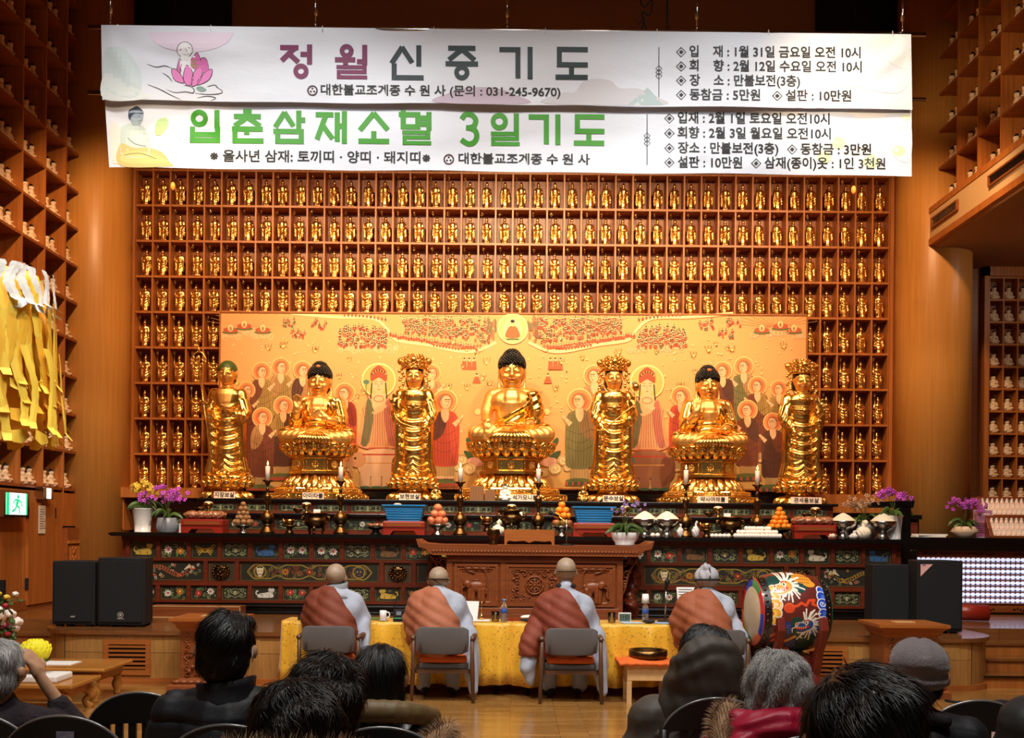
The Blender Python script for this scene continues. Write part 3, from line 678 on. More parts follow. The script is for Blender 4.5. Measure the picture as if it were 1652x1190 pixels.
def lotus_base(t, s, w):
    b = MB(); b.lathe([(w*1.0, 0), (w*1.03, .02), (w*.98, .05*s), (w*.62, .12*s), (w*.56, .15*s), (w*.62, .18*s), (w*.86, .22*s), (w*.93, .3*s), (w*.7, .315*s)], 32, sy=.8)
    lotus_ring(b, w*.9, .055*s, 14, (w*.2, .03*s, .085*s), -.9); lotus_ring(b, w*.82, .24*s, 16, (w*.18, .03*s, .07*s), .5); lotus_ring(b, w*.93, .2*s, 16, (w*.17, .03*s, .06*s), .9, ph=.5); b.v = [(x, y*.86, z) for x, y, z in b.v]
    mk('lotus_base', b, m_gold, t)
def standing(label, loc, s, kind, mir=1):
    t = thing('bodhisattva_statue', label, 'statue', loc, 0, 'large gilded standing bodhisattvas'); w = .31*s; lotus_base(t, s, w*1.06)
    def q(x, y, z): return (x*s*mir, y*s, z*s)
    hd = q(0, -.02, 1.63 if kind == 'monk' else 1.6)
    b = MB(); rings = []
    prof = [(.3, .21, .15), (.34, .235, .17), (.5, .2, .14), (.75, .195, .135), (1.0, .19, .13), (1.12, .185, .13), (1.25, .215, .14), (1.36, .235, .135), (1.42, .2, .115), (1.46, .1, .09)]
    for z, rx, ry in prof: rx *= .84; rings.append([(s*rx*math.cos(2*PI*k/28), s*ry*math.sin(2*PI*k/28), s*z) for k in range(28)])
    b.loft(rings)
    pr = [('m', b), cap([q(0, 0, 1.42), q(0, -.01, 1.52)], [.075*s, .07*s])]+head_prims(hd, s*.74, kind == 'monk')
    q0 = q; q = lambda x, y, z: q0(x*.8, y, z)
    # sleeves and side drapes falling to the hem
    for e in (-1, 1):
        pr += [cap([q(e*.22, .02, 1.37), q(e*.28, -.02, 1.14), q(e*.25, -.08, 1.06)], [.085*s, .085*s, .08*s])]
        pr += [cap([q(e*.25, -.05, 1.05), q(e*.245, -.03, .8), q(e*.25, 0, .55), q(e*.285, 0, .36)], [.05*s, .05*s, .045*s, .06*s])]
        pr += [cap([q(e*.09, -.05, .33), q(e*.085, -.2, .315)], [.05*s, .035*s])]
    if kind == 'monk':
        pr += [cap([q(-.25, -.08, 1.07), q(-.3, -.22, 1.14)], [.075*s, .045*s])]+hand_prims(q(-.3, -.22, 1.14), (0, -.3, .7), (0, 1, .2), .95*s, .8)
        pr += [cap([q(.25, -.08, 1.07), q(.15, -.22, 1.1)], [.075*s, .045*s])]+hand_prims(q(.14, -.22, 1.1), (-.5, -.4, .3), (0, .2, -1), .95*s, .3, -1)
    else:
        pr += [cap([q(-.25, -.08, 1.07), q(-.19, -.2, .98)], [.06*s, .04*s])]+hand_prims(q(-.18, -.2, .97), (.35, -.2, -.7), (0, 1, .1), .95*s, .4)
        pr += [cap([q(.26, -.06, 1.08), q(.29, -.17, 1.2)], [.06*s, .04*s])]+hand_prims(q(.29, -.17, 1.21), (0, -.1, 1), (0, 1, 0), .95*s, .1, -1)
    q = q0
    def post(x, y, z, n):
        x, y, z = x/s, y/s, z/s; fr = np.clip(-n[:, 1]+.15, 0, 1); c = (np.abs(x) < .185)
        big = .016*np.sin((z-2.2*x*x)*52)*c*fr*np.clip((z-.55)*8, 0, 1)*np.clip((1.14-z)*9, 0, 1)
        big += .011*np.sin((z-3*x*x)*60)*c*fr*np.clip((z-1.14)*20, 0, 1)*np.clip((1.27-z)*12, 0, 1)*(1 if kind != 'monk' else 1)
        leg = np.minimum(np.abs(x-.1), np.abs(x+.1)); big += .013*np.sin((z-6*leg*leg)*75)*c*fr*np.clip((.58-z)*9, 0, 1)*(z > .33)
        side = .009*np.sin((np.abs(x)*.7+y+.1*z)*85)*((np.abs(x) > .165) | (y > .05))*(z < 1.3)*(z > .33)
        return (big+side)*s
    body = blob(pr, .0105*s, 3, post, .45); paint_faces(body, lambda x, y, z: (z > 1.45*s)*1.0); mk('body', body, [m_gold, m_golds], t)
    b = MB()
    for zz in (1.5, 1.53): b.tube([q(.075*math.cos(2*PI*i/20), -.01+.072*math.sin(2*PI*i/20), zz) for i in range(21)], .005*s, 5)
    mk('neck_rings', b, m_golds, t)
    if kind == 'monk':
        mk('bare_chest', shell(body, lambda x, y, z: (np.abs(x) < (.05+.28*np.clip(z/s-1.16, 0, .2))*s) & (y < -.02*s) & (z > 1.2*s) & (z < 1.43*s), .004, 'bare_chest', None, .004), m_golds, t)
        b = MB(); x, y, z = hd; b.ell((x, y+.02*s, z+.055*s), (.122*s, .134*s, .125*s)); b.ell((x, y+.06*s, z-.02*s), (.113*s, .1*s, .12*s)); mk('head_paint', b, m_green, t)
        b = MB(); a0, a1 = q(-.1, -.3, .33), q(-.31, -.24, 1.72); b.tube([a0, a1], .011*s, 8); b.tube([q(-.31+.075*math.sin(2*PI*i/20), -.24, 1.8+.08*math.cos(2*PI*i/20)) for i in range(21)], .011*s, 7); b.ell(q(-.31, -.24, 1.9), (.016*s, .016*s, .04*s)); b.ell(q(-.31, -.24, 1.79), (.02*s, .02*s, .05*s))
        for e in (-1, 1):
            for z in (1.77, 1.82): b.tube([q(-.31+e*.07+.026*math.sin(2*PI*i/12), -.25, z-.03+.026*math.cos(2*PI*i/12)) for i in range(13)], .006*s, 5)
        mk('ringed_staff', b, m_gold, t)
    else:
        x, y, z = hd; b = MB(); b.ell((x, y+.02*s, z+.06*s), (.118*s, .13*s, .1*s)); b.ell((x, y+.06*s, z-.03*s), (.125*s, .1*s, .14*s)); mk('hair', b, m_curl, t)
        b = MB(); rr = random.Random(5)
        b.tube([(x+.122*s*math.cos(2*PI*i/28), y+.015*s+.136*s*math.sin(2*PI*i/28), z+.105*s) for i in range(29)], .014*s, 6)
        for row, (n, rad, zz, sz) in enumerate(((16, .15, .135, .03), (18, .16, .18, .034), (16, .15, .225, .03), (9, .09, .265, .028))):
            for k in range(n):
                a = 2*PI*(k+.5*(row % 2))/n; c = (x+rad*s*math.cos(a), y+.015*s+rad*s*.9*math.sin(a), z+zz*s); b.ell(c, (sz*.7*s, sz*.7*s, sz*s), 7, 6)
                M = T(*c) @ Matrix.Rotation(a, 4, 'Z'); b.tube([tuple(M @ Vector((.018*s, .022*s*math.cos(j), .022*s*math.sin(j)))) for j in [2*PI*i/9 for i in range(10)]], .006*s, 5)
        for e in (-1, 1):
            for k in range(10): b.ell((x+e*(.165+.03*math.sin(k*1.7))*s, y+.0*s, z+(.1-.028*k)*s), (.022*s, .014*s, .022*s), 7, 6)
            b.ell((x+e*.175*s, y, z+.2*s), (.05*s, .03*s, .05*s)); b.ell((x+e*.175*s, y, z+.2*s), (.03*s, .05*s, .03*s))
        b.ell((x, y-.13*s, z+.2*s), (.04*s, .03*s, .05*s)); mk('crown', b, m_gold, t)
        b = MB()
        for rad, drop in ((.1, .05), (.14, .1)): b.tube([(x+u*rad*1.0*s, y-(.1+.05*(1-u*u))*s, s*(1.475-drop*(1-u*u)*1.0)) for u in [i/8-1 for i in range(17)]], .006*s, 5)
        for k in range(5): b.ell((x+(k-2)*.035*s, y-.145*s, (1.36-.01*(2-abs(k-2)))*s), (.009*s, .008*s, .014*s), 6, 5)
        mk('necklace', b, m_gold, t)
        b = MB(); [b.tube([q(.172*math.sin(u), -.142*math.cos(u)-.012, zz-.02*math.cos(u)) for u in [i/6*1.1 for i in range(-6, 7)]], .011*s, 6) for zz in (1.245, 1.265, 1.285)]; b.ell(q(0, -.16, 1.2), (.03*s, .02*s, .05*s)); mk('sash', b, m_gold, t, bevel=.01)
        if kind == 'lotus':
            b = MB(); b.tube(spl([q(-.2, -.23, .9), q(-.05, -.25, 1.0), q(.12, -.25, 1.14), q(.24, -.25, 1.25), q(.26, -.22, 1.4)]), .009*s, 6); b.ell(q(.26, -.22, 1.47), (.05*s, .05*s, .055*s)); b.tube([q(-.3, -.24, .92), q(-.1, -.25, .9)], .008*s, 6); mk('lotus_stem', b, m_gold, t)
        if kind == 'cord':
            b = MB(); b.tube(spl([q(.24, -.2, 1.12), q(.16, -.26, 1.0), q(-.02, -.28, .93), q(-.2, -.23, .93)]), .008*s, 6); b.tube([q(-.06, -.26, .93), q(-.28, -.26, .92)], .007*s, 6); mk('lotus_stem', b, m_gold, t)
    face_bits(t, (hd[0], hd[1], hd[2]), s*.75); return t
def seat_at(px, D): return P(px, 809, D).x
ZT = 2.0
pc = (.66, .56, .4, .64)
pedestal(1.0, (.79, .56, .41, .64), 'gilded octagonal lotus throne under the central seated buddha', (seat_at(824, 14.2), 14.2, ZT), (.19, .4, .63, .84))
pedestal(.9, (.69, .52, .36, .56), 'gilded octagonal lotus throne under the seated buddha beside the shaven staff bearer', (seat_at(514, 14.2), 14.2, ZT), (.17, .38, .62, .8))
pedestal(.9, (.69, .52, .36, .56), 'gilded octagonal lotus throne under the seated buddha behind the painted drum', (seat_at(1140, 14.2), 14.2, ZT), (.17, .38, .62, .8))
seated_buddha(1.0, 'largest gilded seated buddha, bare right shoulder, hand resting over its knee, centre of the altar', (seat_at(824, 14.2), 14.22, ZT+.83), 'earth')
seated_buddha(.88, 'gilded seated buddha with two hands gesturing at its chest, beside the green-capped statue', (seat_at(514, 14.2), 14.22, ZT+.79), 'teach')
seated_buddha(.88, 'gilded seated buddha with one raised palm and a hand in its lap', (seat_at(1140, 14.2), 14.22, ZT+.79), 'palm')
standing('gilded standing statue with green shaven head holding a tall ringed staff', (seat_at(366, 14.1), 14.1, ZT), 1.09, 'monk')
standing('gilded standing crowned statue beside the central buddha, palm raised at the staff bearer side', (seat_at(667, 14.1), 14.1, ZT), 1.1, 'cord', -1)
standing('gilded standing crowned statue beside the central buddha holding a lotus bud stem', (seat_at(988, 14.1), 14.1, ZT), 1.1, 'lotus')
standing('gilded standing crowned statue at the far end of the altar before the niches', (seat_at(1291, 14.1), 14.1, ZT), 1.09, 'plain')
# ================================================================ ALTAR WITH PAINTED PANELS
DK, OL = (46, 44, 34), (150, 150, 96)
def cfront(x0, z0, y):
    return lambda x, z, k: (x0+x, y-k*.00004, z0+z)
def arabesque(cv, w, h, rnd, c=(150, 152, 104)):
    for e in (-1, 1):
        for u, v, r, d in ((.55, .35, .3, 1), (.55, -.35, .3, -1), (.2, .1, .26, -1), (.82, .0, .18, 1)):
            cv.line(spiral(e*u*w, v*h, r*h*1.1, 1.2, rnd.random()*6, d*e), .008, c)
        cv.line(spl([(0, -h*.8), (e*w*.3, -h*.5), (e*w*.6, -h*.75), (e*w*.9, -h*.4)]), .007, c); cv.line(spl([(0, h*.8), (e*w*.3, h*.55), (e*w*.6, h*.8), (e*w*.9, h*.45)]), .007, c)
    cv.ell(0, 0, .02, .03, (170, 160, 110))
def blossom(cv, x, y, r, c, c2, n=8):
    for k in range(n): a = 2*PI*k/n; cv.ell(x+r*.6*math.cos(a), y+r*.55*math.sin(a), r*.42, r*.24, c, a, 8, k > 0)
    cv.ell(x, y, r*.3, r*.3, c2, 0, 8)
def flowers(cv, w, h, rnd):
    for i in range(17):
        x, y = rnd.uniform(-.92, .92)*w, rnd.uniform(-.85, .85)*h; cv.line(spiral(x, y, h*.34, 1, rnd.random()*6, rnd.choice((-1, 1))), .006, rnd.choice(((120, 136, 84), (150, 150, 100), (96, 116, 76))))
    for x in (-.5, .5): blossom(cv, x*w, rnd.uniform(-.15, .25)*h, h*.6, *rnd.choice((((226, 214, 196), (200, 60, 50)), ((190, 56, 44), (230, 150, 110)), ((206, 120, 44), (240, 190, 90)))))
    for i in range(5): cv.ell(rnd.uniform(-.9, .9)*w, rnd.uniform(-.8, .8)*h, .018, .009, (96, 128, 70), rnd.random()*3)
def beast(cv, w, h, rnd, c):
    for i in range(4): cv.line(spiral(rnd.uniform(-.9, .9)*w, rnd.uniform(-.7, .8)*h, h*.28, 1.1, rnd.random()*6), .007, (120, 112, 66))
    e = rnd.choice((-1, 1)); q = lambda *p: [(e*a*w, b*h) for a, b in p]
    cv.poly([(a, b) for a, b in spl(q((-.55, -.7), (-.6, -.1), (-.3, .2), (.1, .05), (.5, -.05), (.62, -.35), (.6, -.7)), 5, True)], c)
    cv.ell(e*-.48*w, .28*h, .24*w*.62, .3*h, c); cv.ell(e*-.6*w, .55*h, .02, .026, c); cv.ell(e*-.36*w, .58*h, .02, .026, c)
    cv.line(spl(q((.58, -.4), (.8, -.1), (.75, .35), (.62, .3))), .016, c)
    d = tuple(int(v*.35) for v in c)
    for p in (((-.58, .3), (-.52, .27)), ((-.42, .3), (-.36, .27)), ((-.5, .12), (-.44, .1)), ((-.3, -.7), (-.28, -.3)), ((.25, -.65), (.3, -.25), (.5, -.15))): cv.line(q(*p), .007, d)
def crab(cv, w, h, rnd):
    c = (196, 150, 50); cv.ell(0, -.05*h, .24*w, .35*h, c)
    for e in (-1, 1):
        for k in range(4): cv.line([(e*.15*w, (-.2+.12*k)*h), (e*(.4+.06*k)*w, (-.45+.3*k)*h), (e*(.5+.08*k)*w, (-.75+.3*k)*h)], .012, c)
        cv.line(spiral(e*.7*w, .5*h, h*.3, 1, 0, e), .012, (150, 130, 60))
    for k in range(3): cv.ell((k-1)*.09*w, -.05*h, .01, .02, (120, 84, 30))
def dragon(cv, w, h, rnd, e=1, c=(110, 62, 40), c2=(196, 96, 56)):
    for i in range(34): cv.line(spiral(rnd.uniform(-.95, .95)*w, rnd.uniform(-.85, .85)*h, h*.2, 1.1, rnd.random()*6, rnd.choice((-1, 1))), .009, rnd.choice(((190, 108, 78), (206, 190, 160), (120, 120, 84))))
    pts = spl([(e*x*w, y*h) for x, y in ((-.9, -.5), (-.55, .35), (-.2, .5), (.1, -.1), (.35, -.5), (.6, -.1), (.72, .35))], 8)
    cv.line(pts, h*.5, c2, taper=True); cv.line(pts, h*.4, c, taper=True)
    for i in range(3, len(pts)-3, 1):
        x, y = pts[i]; cv.ell(x, y, .012, h*.13, (60, 56, 50) if i % 2 else c2, .4, 8, i % 2 == 0)
    x, y = pts[-1][:2]; cv.ell(x, y+h*.08, h*.3, h*.24, c2); cv.ell(x+e*h*.25, y-.02*h, h*.24, h*.14, c2)
    for k in range(6): cv.line([(x-e*h*.1, y+h*.15), (x-e*h*(.3+.12*k), y+h*(.5-.13*k))], .012, (214, 196, 160))
    for u, v in ((-.5, -.05), (.25, -.1)):
        for k in range(4): cv.line([(e*u*w, v*h), (e*(u+.1)*w, (v-.3)*h), (e*(u+.06+.05*k)*w, (v-.55)*h)], .011, c2)
    cv.ell(x+e*.02, y+h*.14, .014, .014, (240, 230, 200)); cv.ell(x+e*.02, y+h*.14, .006, .006, (20, 20, 20))
def medallions(cv, w, h, rnd):
    for s in (-1, 1): cv.line(spl([(-w*.98, 0)]+[(-w+2*w*i/16, s*h*(.82 if i % 4 else .45)) for i in range(1, 16)]+[(w*.98, 0)]), .016, (150, 122, 50))
    for i in range(90): cv.line(spiral(rnd.uniform(-.95, .95)*w, rnd.uniform(-.7, .7)*h, h*.26, 1.1, rnd.random()*6, rnd.choice((-1, 1))), .008, rnd.choice(((132, 116, 56), (110, 96, 50), (140, 70, 44))))
    for k, x in enumerate((-.78, -.38, .0, .38, .78)):
        if k in (0, 4):
            cv.ring(x*w, 0, h*.7, .014, (158, 130, 54)); c = (222, 206, 166) if k == 0 else (44, 56, 66)
            cv.poly([(x*w+a*h, b*h) for a, b in ((-.45, .55), (-.2, .4), (0, .5), (.2, .4), (.45, .55), (.4, .0), (.15, -.6), (-.15, -.6), (-.4, .0))], c)
            for e in (-1, 1): cv.ell(x*w+e*.2*h, .08*h, .1*h, .1*h, (220, 150, 70)); cv.ell(x*w+e*.2*h, .08*h, .04*h, .05*h, (20, 16, 12))
            cv.line([(x*w-.2*h, -.35*h), (x*w, -.28*h), (x*w+.2*h, -.35*h)], .012, (150, 60, 40))
        else: blossom(cv, x*w, 0, h*.45, *(((150, 52, 34), (220, 150, 70)) if k != 1 else ((190, 120, 40), (120, 60, 30))))
def boss(mb, x, y, z, r):
    mb.ell((x, y, z), (r*1.25, .03, r), 20, 12); rr = random.Random(3)
    for e in (-1, 1):
        mb.ell((x+e*r*.38, y-.03, z+r*.2), (r*.2, .02, r*.16)); mb.ell((x+e*r*.38, y-.045, z+r*.2), (r*.08, .01, r*.08)); mb.tube([(x+e*r*.1, y-.03, z+r*.35), (x+e*r*.4, y-.04, z+r*.52), (x+e*r*.8, y-.02, z+r*.4)], r*.09, 6)
        for k in range(7): a = .3+k*.42; mb.tube(spl([(x+e*r*.9*math.sin(a)*1.1, y-.02, z+r*.85*math.cos(a)), (x+e*r*1.2*math.sin(a+.1), y-.03, z+r*1.0*math.cos(a+.1)), (x+e*r*1.25*math.sin(a+.3), y-.015, z+r*1.05*math.cos(a+.3))], 3), r*.1, 6)
        mb.tube([(x+e*r*.1, y-.035, z-r*.5), (x+e*r*.45, y-.03, z-r*.42), (x+e*r*.5, y-.02, z-r*.2)], r*.09, 6)
    mb.ell((x, y-.035, z-r*.1), (r*.22, .03, r*.22)); mb.tube([(x-r*.5, y-.03, z-r*.45), (x, y-.04, z-r*.58), (x+r*.5, y-.03, z-r*.45)], r*.1, 6)
AX, AY = 4.8, 12.2
altar = thing('altar', 'long red-brown altar with rows of dark painted panels and a black top', 'altar', (0, 0, 0))
b = MB(); b.box(-AX, AX, AY+.03, 13.3, .68, 1.49, 0)
for z0, z1 in ((1.44, 1.49), (1.185, 1.215), (.885, .94), (.675, .705)): b.box(-AX, AX, AY-.005, AY+.04, z0, z1, 0)
b0_ = b
b = MB(); b.prism([(-AX-.12, 1.505), (-AX-.12, 1.52), (-AX-.08, 1.53), (AX+.08, 1.53), (AX+.12, 1.52), (AX+.12, 1.505), (AX+.08, 1.485), (-AX-.08, 1.485)], 12.08, 13.3, 'y'); mk('top', b, m_black, altar)
b = MB(); b.box(-AX-.06, AX+.06, AY-.06, 13.2, .54, .58, 0); b.box(-AX-.03, AX+.03, AY-.03, 13.2, .58, .63, 0); b.box(-AX-.05, AX+.05, AY-.05, 13.2, .63, .655, 0); b.box(-AX, AX, AY, 13.2, .655, .69, 0); mk('base_moulding', b, m_black, altar, bevel=.008)
b = b0_
for r, (z0, z1) in enumerate(((1.218, 1.44), (.705, .885))):
    for k in range(26): x = -4.725+.377*k; b.box(x-.025, x+.025, AY-.004, AY+.04, z0-.01, z1+.01)
for x in (-4.745, -3.765, -3.38, -1.6, -1.205, 1.205, 1.6, 3.38, 3.765, 4.745): b.box(x-.028, x+.028, AY-.004, AY+.04, .93, 1.2)
mk('body', b, m_red, altar)
rp = random.Random(11)
def panel(x, z, w, h, fn, *a, y=AY+.025, par=altar, base=DK):
    cv = Canvas(cfront(x, z, y)); cv.rect(-w, -h, w, h, (100, 84, 46)); cv.rect(-w+.008, -h+.008, w-.008, h-.008, base)
    if fn: fn(cv, w*.92, h*.88, rp, *a)
    cv.make('painted_panel', m_lac, par)
BEAST = ((196, 160, 64), (206, 190, 160), (60, 96, 140), (214, 206, 188), (120, 84, 50))
for r, (z, h) in enumerate(((1.32, .098), (.795, .085))):
    for k in range(25):
        x = -4.725+.377*(k+.5)
        if abs(x-.3) < 1.15 and r == 1: continue
        m = (k+r*2) % 5
        if k % 4 == 3: panel(x, z, .16, h, arabesque)
        elif m == 2 and r == 0 and k < 8: panel(x, z, .16, h, crab)
        elif k % 4 == 0 or (k % 4 == 2 and k > 7 and r == 0): panel(x, z, .16, h, beast, BEAST[(k//2+r) % 5])
        else: panel(x, z, .16, h, flowers)
panel(-4.25, 1.06, .46, .115, dragon, 1); panel(4.25, 1.06, .46, .115, dragon, -1, (120, 90, 36), (176, 130, 50))
for x in (-2.49, 2.49): panel(x, 1.06, .85, .115, medallions)
panel(0, 1.06, 1.16, .115, medallions)
for x in (-3.575, -1.4, 1.4, 3.575): panel(x, 1.06, .155, .115, None, base=(70, 56, 38))
for x in (-3.575, -1.4, 1.4, 3.575):
    b = MB(); boss(b, x, AY+.015, 1.06, .085); mk('face_boss', b, m_brass, altar)
# upper tiers
tier = thing('altar_tier', 'lower stepped tier with a black top at the back of the altar', 'altar', (0, 0, 0), 0, 'altar tiers')
b = MB(); b.box(-4.6, 4.6, 13.0, 13.52, 1.53, 1.76); mk('body', b, m_red, tier)
b = MB(); b.box(-4.66, 4.66, 12.93, 13.53, 1.76, 1.795); mk('top', b, m_black, tier, bevel=.006)
for k in range(13):
    x = -4.2+.7*k; panel(x, 1.655, .3, .075, flowers if k % 2 else arabesque, y=12.995, par=tier)
tier = thing('altar_tier', 'upper tier carrying the large gilded statues, black top with narrow carved panels', 'altar', (0, 0, 0), 0, 'altar tiers')
b = MB(); b.box(-4.25, 4.4, 13.6, 14.76, 1.53, 1.965); mk('body', b, m_red, tier)
b = MB(); b.box(-4.3, 4.45, 13.53, 14.76, 1.965, 2.0); mk('top', b, m_black, tier, bevel=.006)
for k in range(17): panel(-4.0+.505*k, 1.88, .22, .05, arabesque, y=13.595, par=tier)
# black fretwork rail behind the statues
b = MB(); b.box(-4.3, 4.35, 14.7, 14.76, 2.0, 2.15)
for k in range(5): b.box(-4.3, 4.35, 14.69, 14.7, 2.02+.026*k, 2.03+.026*k)
tag(mk('back_rail', b, m_black), 'low black slatted rail under the mural behind the gilded statues', 'rail')
# dark wooden post frame at the end of the altar
b = MB(); b.box(4.93, 5.05, 12.55, 12.7, .54, 1.96); b.box(5.05, 5.14, 12.56, 12.7, .54, 1.4)
b.prism([(4.55, 1.93), (5.08, 1.93), (5.1, 2.03), (4.55, 2.0)], 12.55, 12.7, 'y')
tag(mk('wooden_post', b, m_black, bevel=.01), 'dark wooden post frame standing at the end of the altar', 'frame')
# ================================================================ CARVED CENTRE TABLE
tx = P(863, 880, 11.4).x
ct = thing('carved_table', 'carved wooden centre table with elephant and wheel panels and upturned ends', 'table', (tx, 11.4, .54)); TH = .89
b = MB(); b.box(-.98, .98, .0, .6, .12, TH-.12, 0)
for x in (-.98, -.36, .36, .98-.0): b.box(x-.035, x+.035, -.02, .03, .1, TH-.12, 0)
b.box(-1.0, 1.0, -.03, .62, TH-.2, TH-.13, 0); b.box(-.98, .98, -.025, .6, .1, .17)
mk('body', b, m_carved, ct, bevel=.006)
b = MB(); b.prism([(-1.36, TH+.06), (-1.28, TH+.015), (-1.1, TH), (1.1, TH), (1.28, TH+.015), (1.36, TH+.06), (1.33, TH-.03), (1.25, TH-.05), (1.22, TH-.09), (1.16, TH-.12), (-1.16, TH-.12), (-1.22, TH-.09), (-1.25, TH-.05), (-1.33, TH-.03)], -.1, .68, 'y')
for k in range(60): b.ell((-1.16+2.32*k/59, -.1, TH-.075), (.02, .014, .018), 8, 6)
mk('top', b, m_carved, ct)
b = MB(); b.box(-1.12, 1.12, -.06, .64, 0, .05); b.box(-1.06, 1.06, -.04, .62, .05, .1)
for k in range(40): b.tube([tuple(Vector((-1.06+2.12*k/39, -.062, .03)) + Vector((.02*math.cos(a), 0, .014*math.sin(a)))) for a in [i*.9 for i in range(6)]], .005, 5)
mk('base', b, m_carved, ct, bevel=.005)
def relief_elephant(x, e, z0):
    b = MB(); y = -.016
    y2 = y-.012; pr = [el((x, y2, z0+.2), (.105, .04, .068)), el((x-e*.105, y2-.008, z0+.235), (.046, .045, .048)), cap(spl([(x-e*.14, y2, z0+.23), (x-e*.165, y2, z0+.17), (x-e*.16, y2, z0+.11), (x-e*.175, y2, z0+.08)], 3), .016)]
    for q_ in (-.075, -.035, .04, .08): pr.append(cap([(x+q_, y2-.01*(q_ in (-.075, .04)), z0+.17), (x+q_, y2-.01*(q_ in (-.075, .04)), z0+.03)], [.03, .024]))
    pr += [cap([(x+e*.1, y2, z0+.23), (x+e*.115, y2, z0+.12)], [.009, .007]), el((x-e*.085, y2-.04, z0+.225), (.03, .012, .042)), cap([(x-e*.13, y2-.03, z0+.2), (x-e*.155, y2-.04, z0+.19)], [.008, .005]), el((x, y2, z0+.275), (.045, .03, .012))]
    b2 = [cap([(x+(k/9-.5)*.28, y, z0+.015), (x+(k/9-.5)*.28+.02, y, z0+.02)], .018) for k in range(10)]
    for k in range(7):
        u = x+(k/6-.5)*.26; b2 += [el((u, y, z0+.43-.02*(k % 2)), (.03, .018, .016)), el((u+.012, y, z0+.41), (.02, .016, .012))]
    b2 += [cap(spl([(x+e*.13, y, z0+.05), (x+e*.125, y, z0+.25), (x+e*.1, y, z0+.38), (x-.0, y, z0+.41)]), .009), cap(spl([(x-e*.02, y, z0+.36), (x-e*.09, y, z0+.38), (x-e*.13, y, z0+.42)]), .008)]
    return blob(pr+b2, .0055, 1)
for e, x in ((-1, -.67), (1, .67)):
    w = .22; pf = MB(); z0, z1 = .19, TH-.22
    for i, (g, d) in enumerate(((0, .035), (.03, .022), (.055, .01))): 
        pf.box(x-w-.03+g, x+w+.03-g, -d, 0, z0+g, z0+g+.03); pf.box(x-w-.03+g, x+w+.03-g, -d, 0, z1-g-.03, z1-g); pf.box(x-w-.03+g, x-w+g, -d+.0005, 0, z0+g+.03, z1-g-.03); pf.box(x+w-g, x+w+.03-g, -d+.0005, 0, z0+g+.03, z1-g-.03)
    f = mk('carved_panel', pf, m_carved, ct); mk('elephant_relief', relief_elephant(x, -e, z0+.02), m_carved, f)
pf = MB(); z0, z1, x, w = .19, TH-.22, 0, .3
for i, (g, d) in enumerate(((0, .035), (.03, .022), (.055, .01))):
    pf.box(x-w-.03+g, x+w+.03-g, -d, 0, z0+g, z0+g+.03); pf.box(x-w-.03+g, x+w+.03-g, -d, 0, z1-g-.03, z1-g); pf.box(x-w-.03+g, x-w+g, -d+.0005, 0, z0+g+.03, z1-g-.03); pf.box(x+w-g, x+w+.03-g, -d+.0005, 0, z0+g+.03, z1-g-.03)
f = mk('carved_panel', pf, m_carved, ct); b = MB(); zc = (z0+z1)/2
for r, q in ((.1, .011), (.07, .007), (.03, .008)): b.tube([(r*math.cos(a), -.014, zc+r*math.sin(a)) for a in [2*PI*i/28 for i in range(29)]], q, 6)
for k in range(8): a = 2*PI*k/8; b.ell((.05*math.cos(a), -.012, zc+.05*math.sin(a)), (.016, .012, .016), 8, 6); b.ell((.086*math.cos(a), -.012, zc+.086*math.sin(a)), (.01, .012, .01), 8, 6)
b.ell((0, -.014, zc), (.018, .016, .018))
for e in (-1, 1):
    for v in (-1, 1):
        for (u, h2, r) in ((.12, .13, .04), (.2, .1, .035), (.2, .03, .03), (.05, .16, .03), (.245, .15, .028)):
            sp = spiral(e*u, v*h2, r, 1.15, 1+u*9, e*v); b.tube([(p[0], -.012, zc+p[1]) for p in sp], [.009*(1-.5*i/22) for i in range(23)], 6)
        for (u, h2) in ((.15, .17), (.24, .07), (.09, .2)): b.ell((e*u, -.01, zc+v*h2), (.03, .012, .014), 8, 6, rot=(0, e*v*.6, 0))
mk('wheel_relief', b, m_carved, f)
for e in (-1, 1):
    b = MB()
    for i, (u, z, r) in enumerate(((1.05, TH-.2, .07), (1.07, TH-.34, .055), (1.04, TH-.45, .045), (1.12, TH-.18, .04))): sp = spiral(e*u, z, r, 1.3, .5*i, e); b.tube([(p[0], .1, p[1]) for p in sp], .013, 6)
    b.tube(spl([(e*1.2, .1, TH-.13), (e*1.1, .1, TH-.3), (e*1.05, .1, TH-.5), (e*1.0, .1, TH-.6)]), .014, 6); b.tube([(e*1.0, .1, TH-.13), (e*1.0, .1, TH-.62)], .014, 6)
    mk('corner_bracket', b, m_carved, ct)
    me = blob([cap([(e*1.16, .32, TH-.15), (e*1.2, .32, TH-.4), (e*1.12, .3, TH-.62), (e*1.1, .3, .2), (e*1.16, .3, .12)], [.07, .085, .07, .075, .09]), el((e*1.18, .24, TH-.3), (.06, .08, .09)), el((e*1.14, .22, .2), (.08, .09, .07))], .014, 2, lambda x, y, z, n: .008*np.sin(z*60+x*30))
    mk('carved_leg', me, m_red, ct)
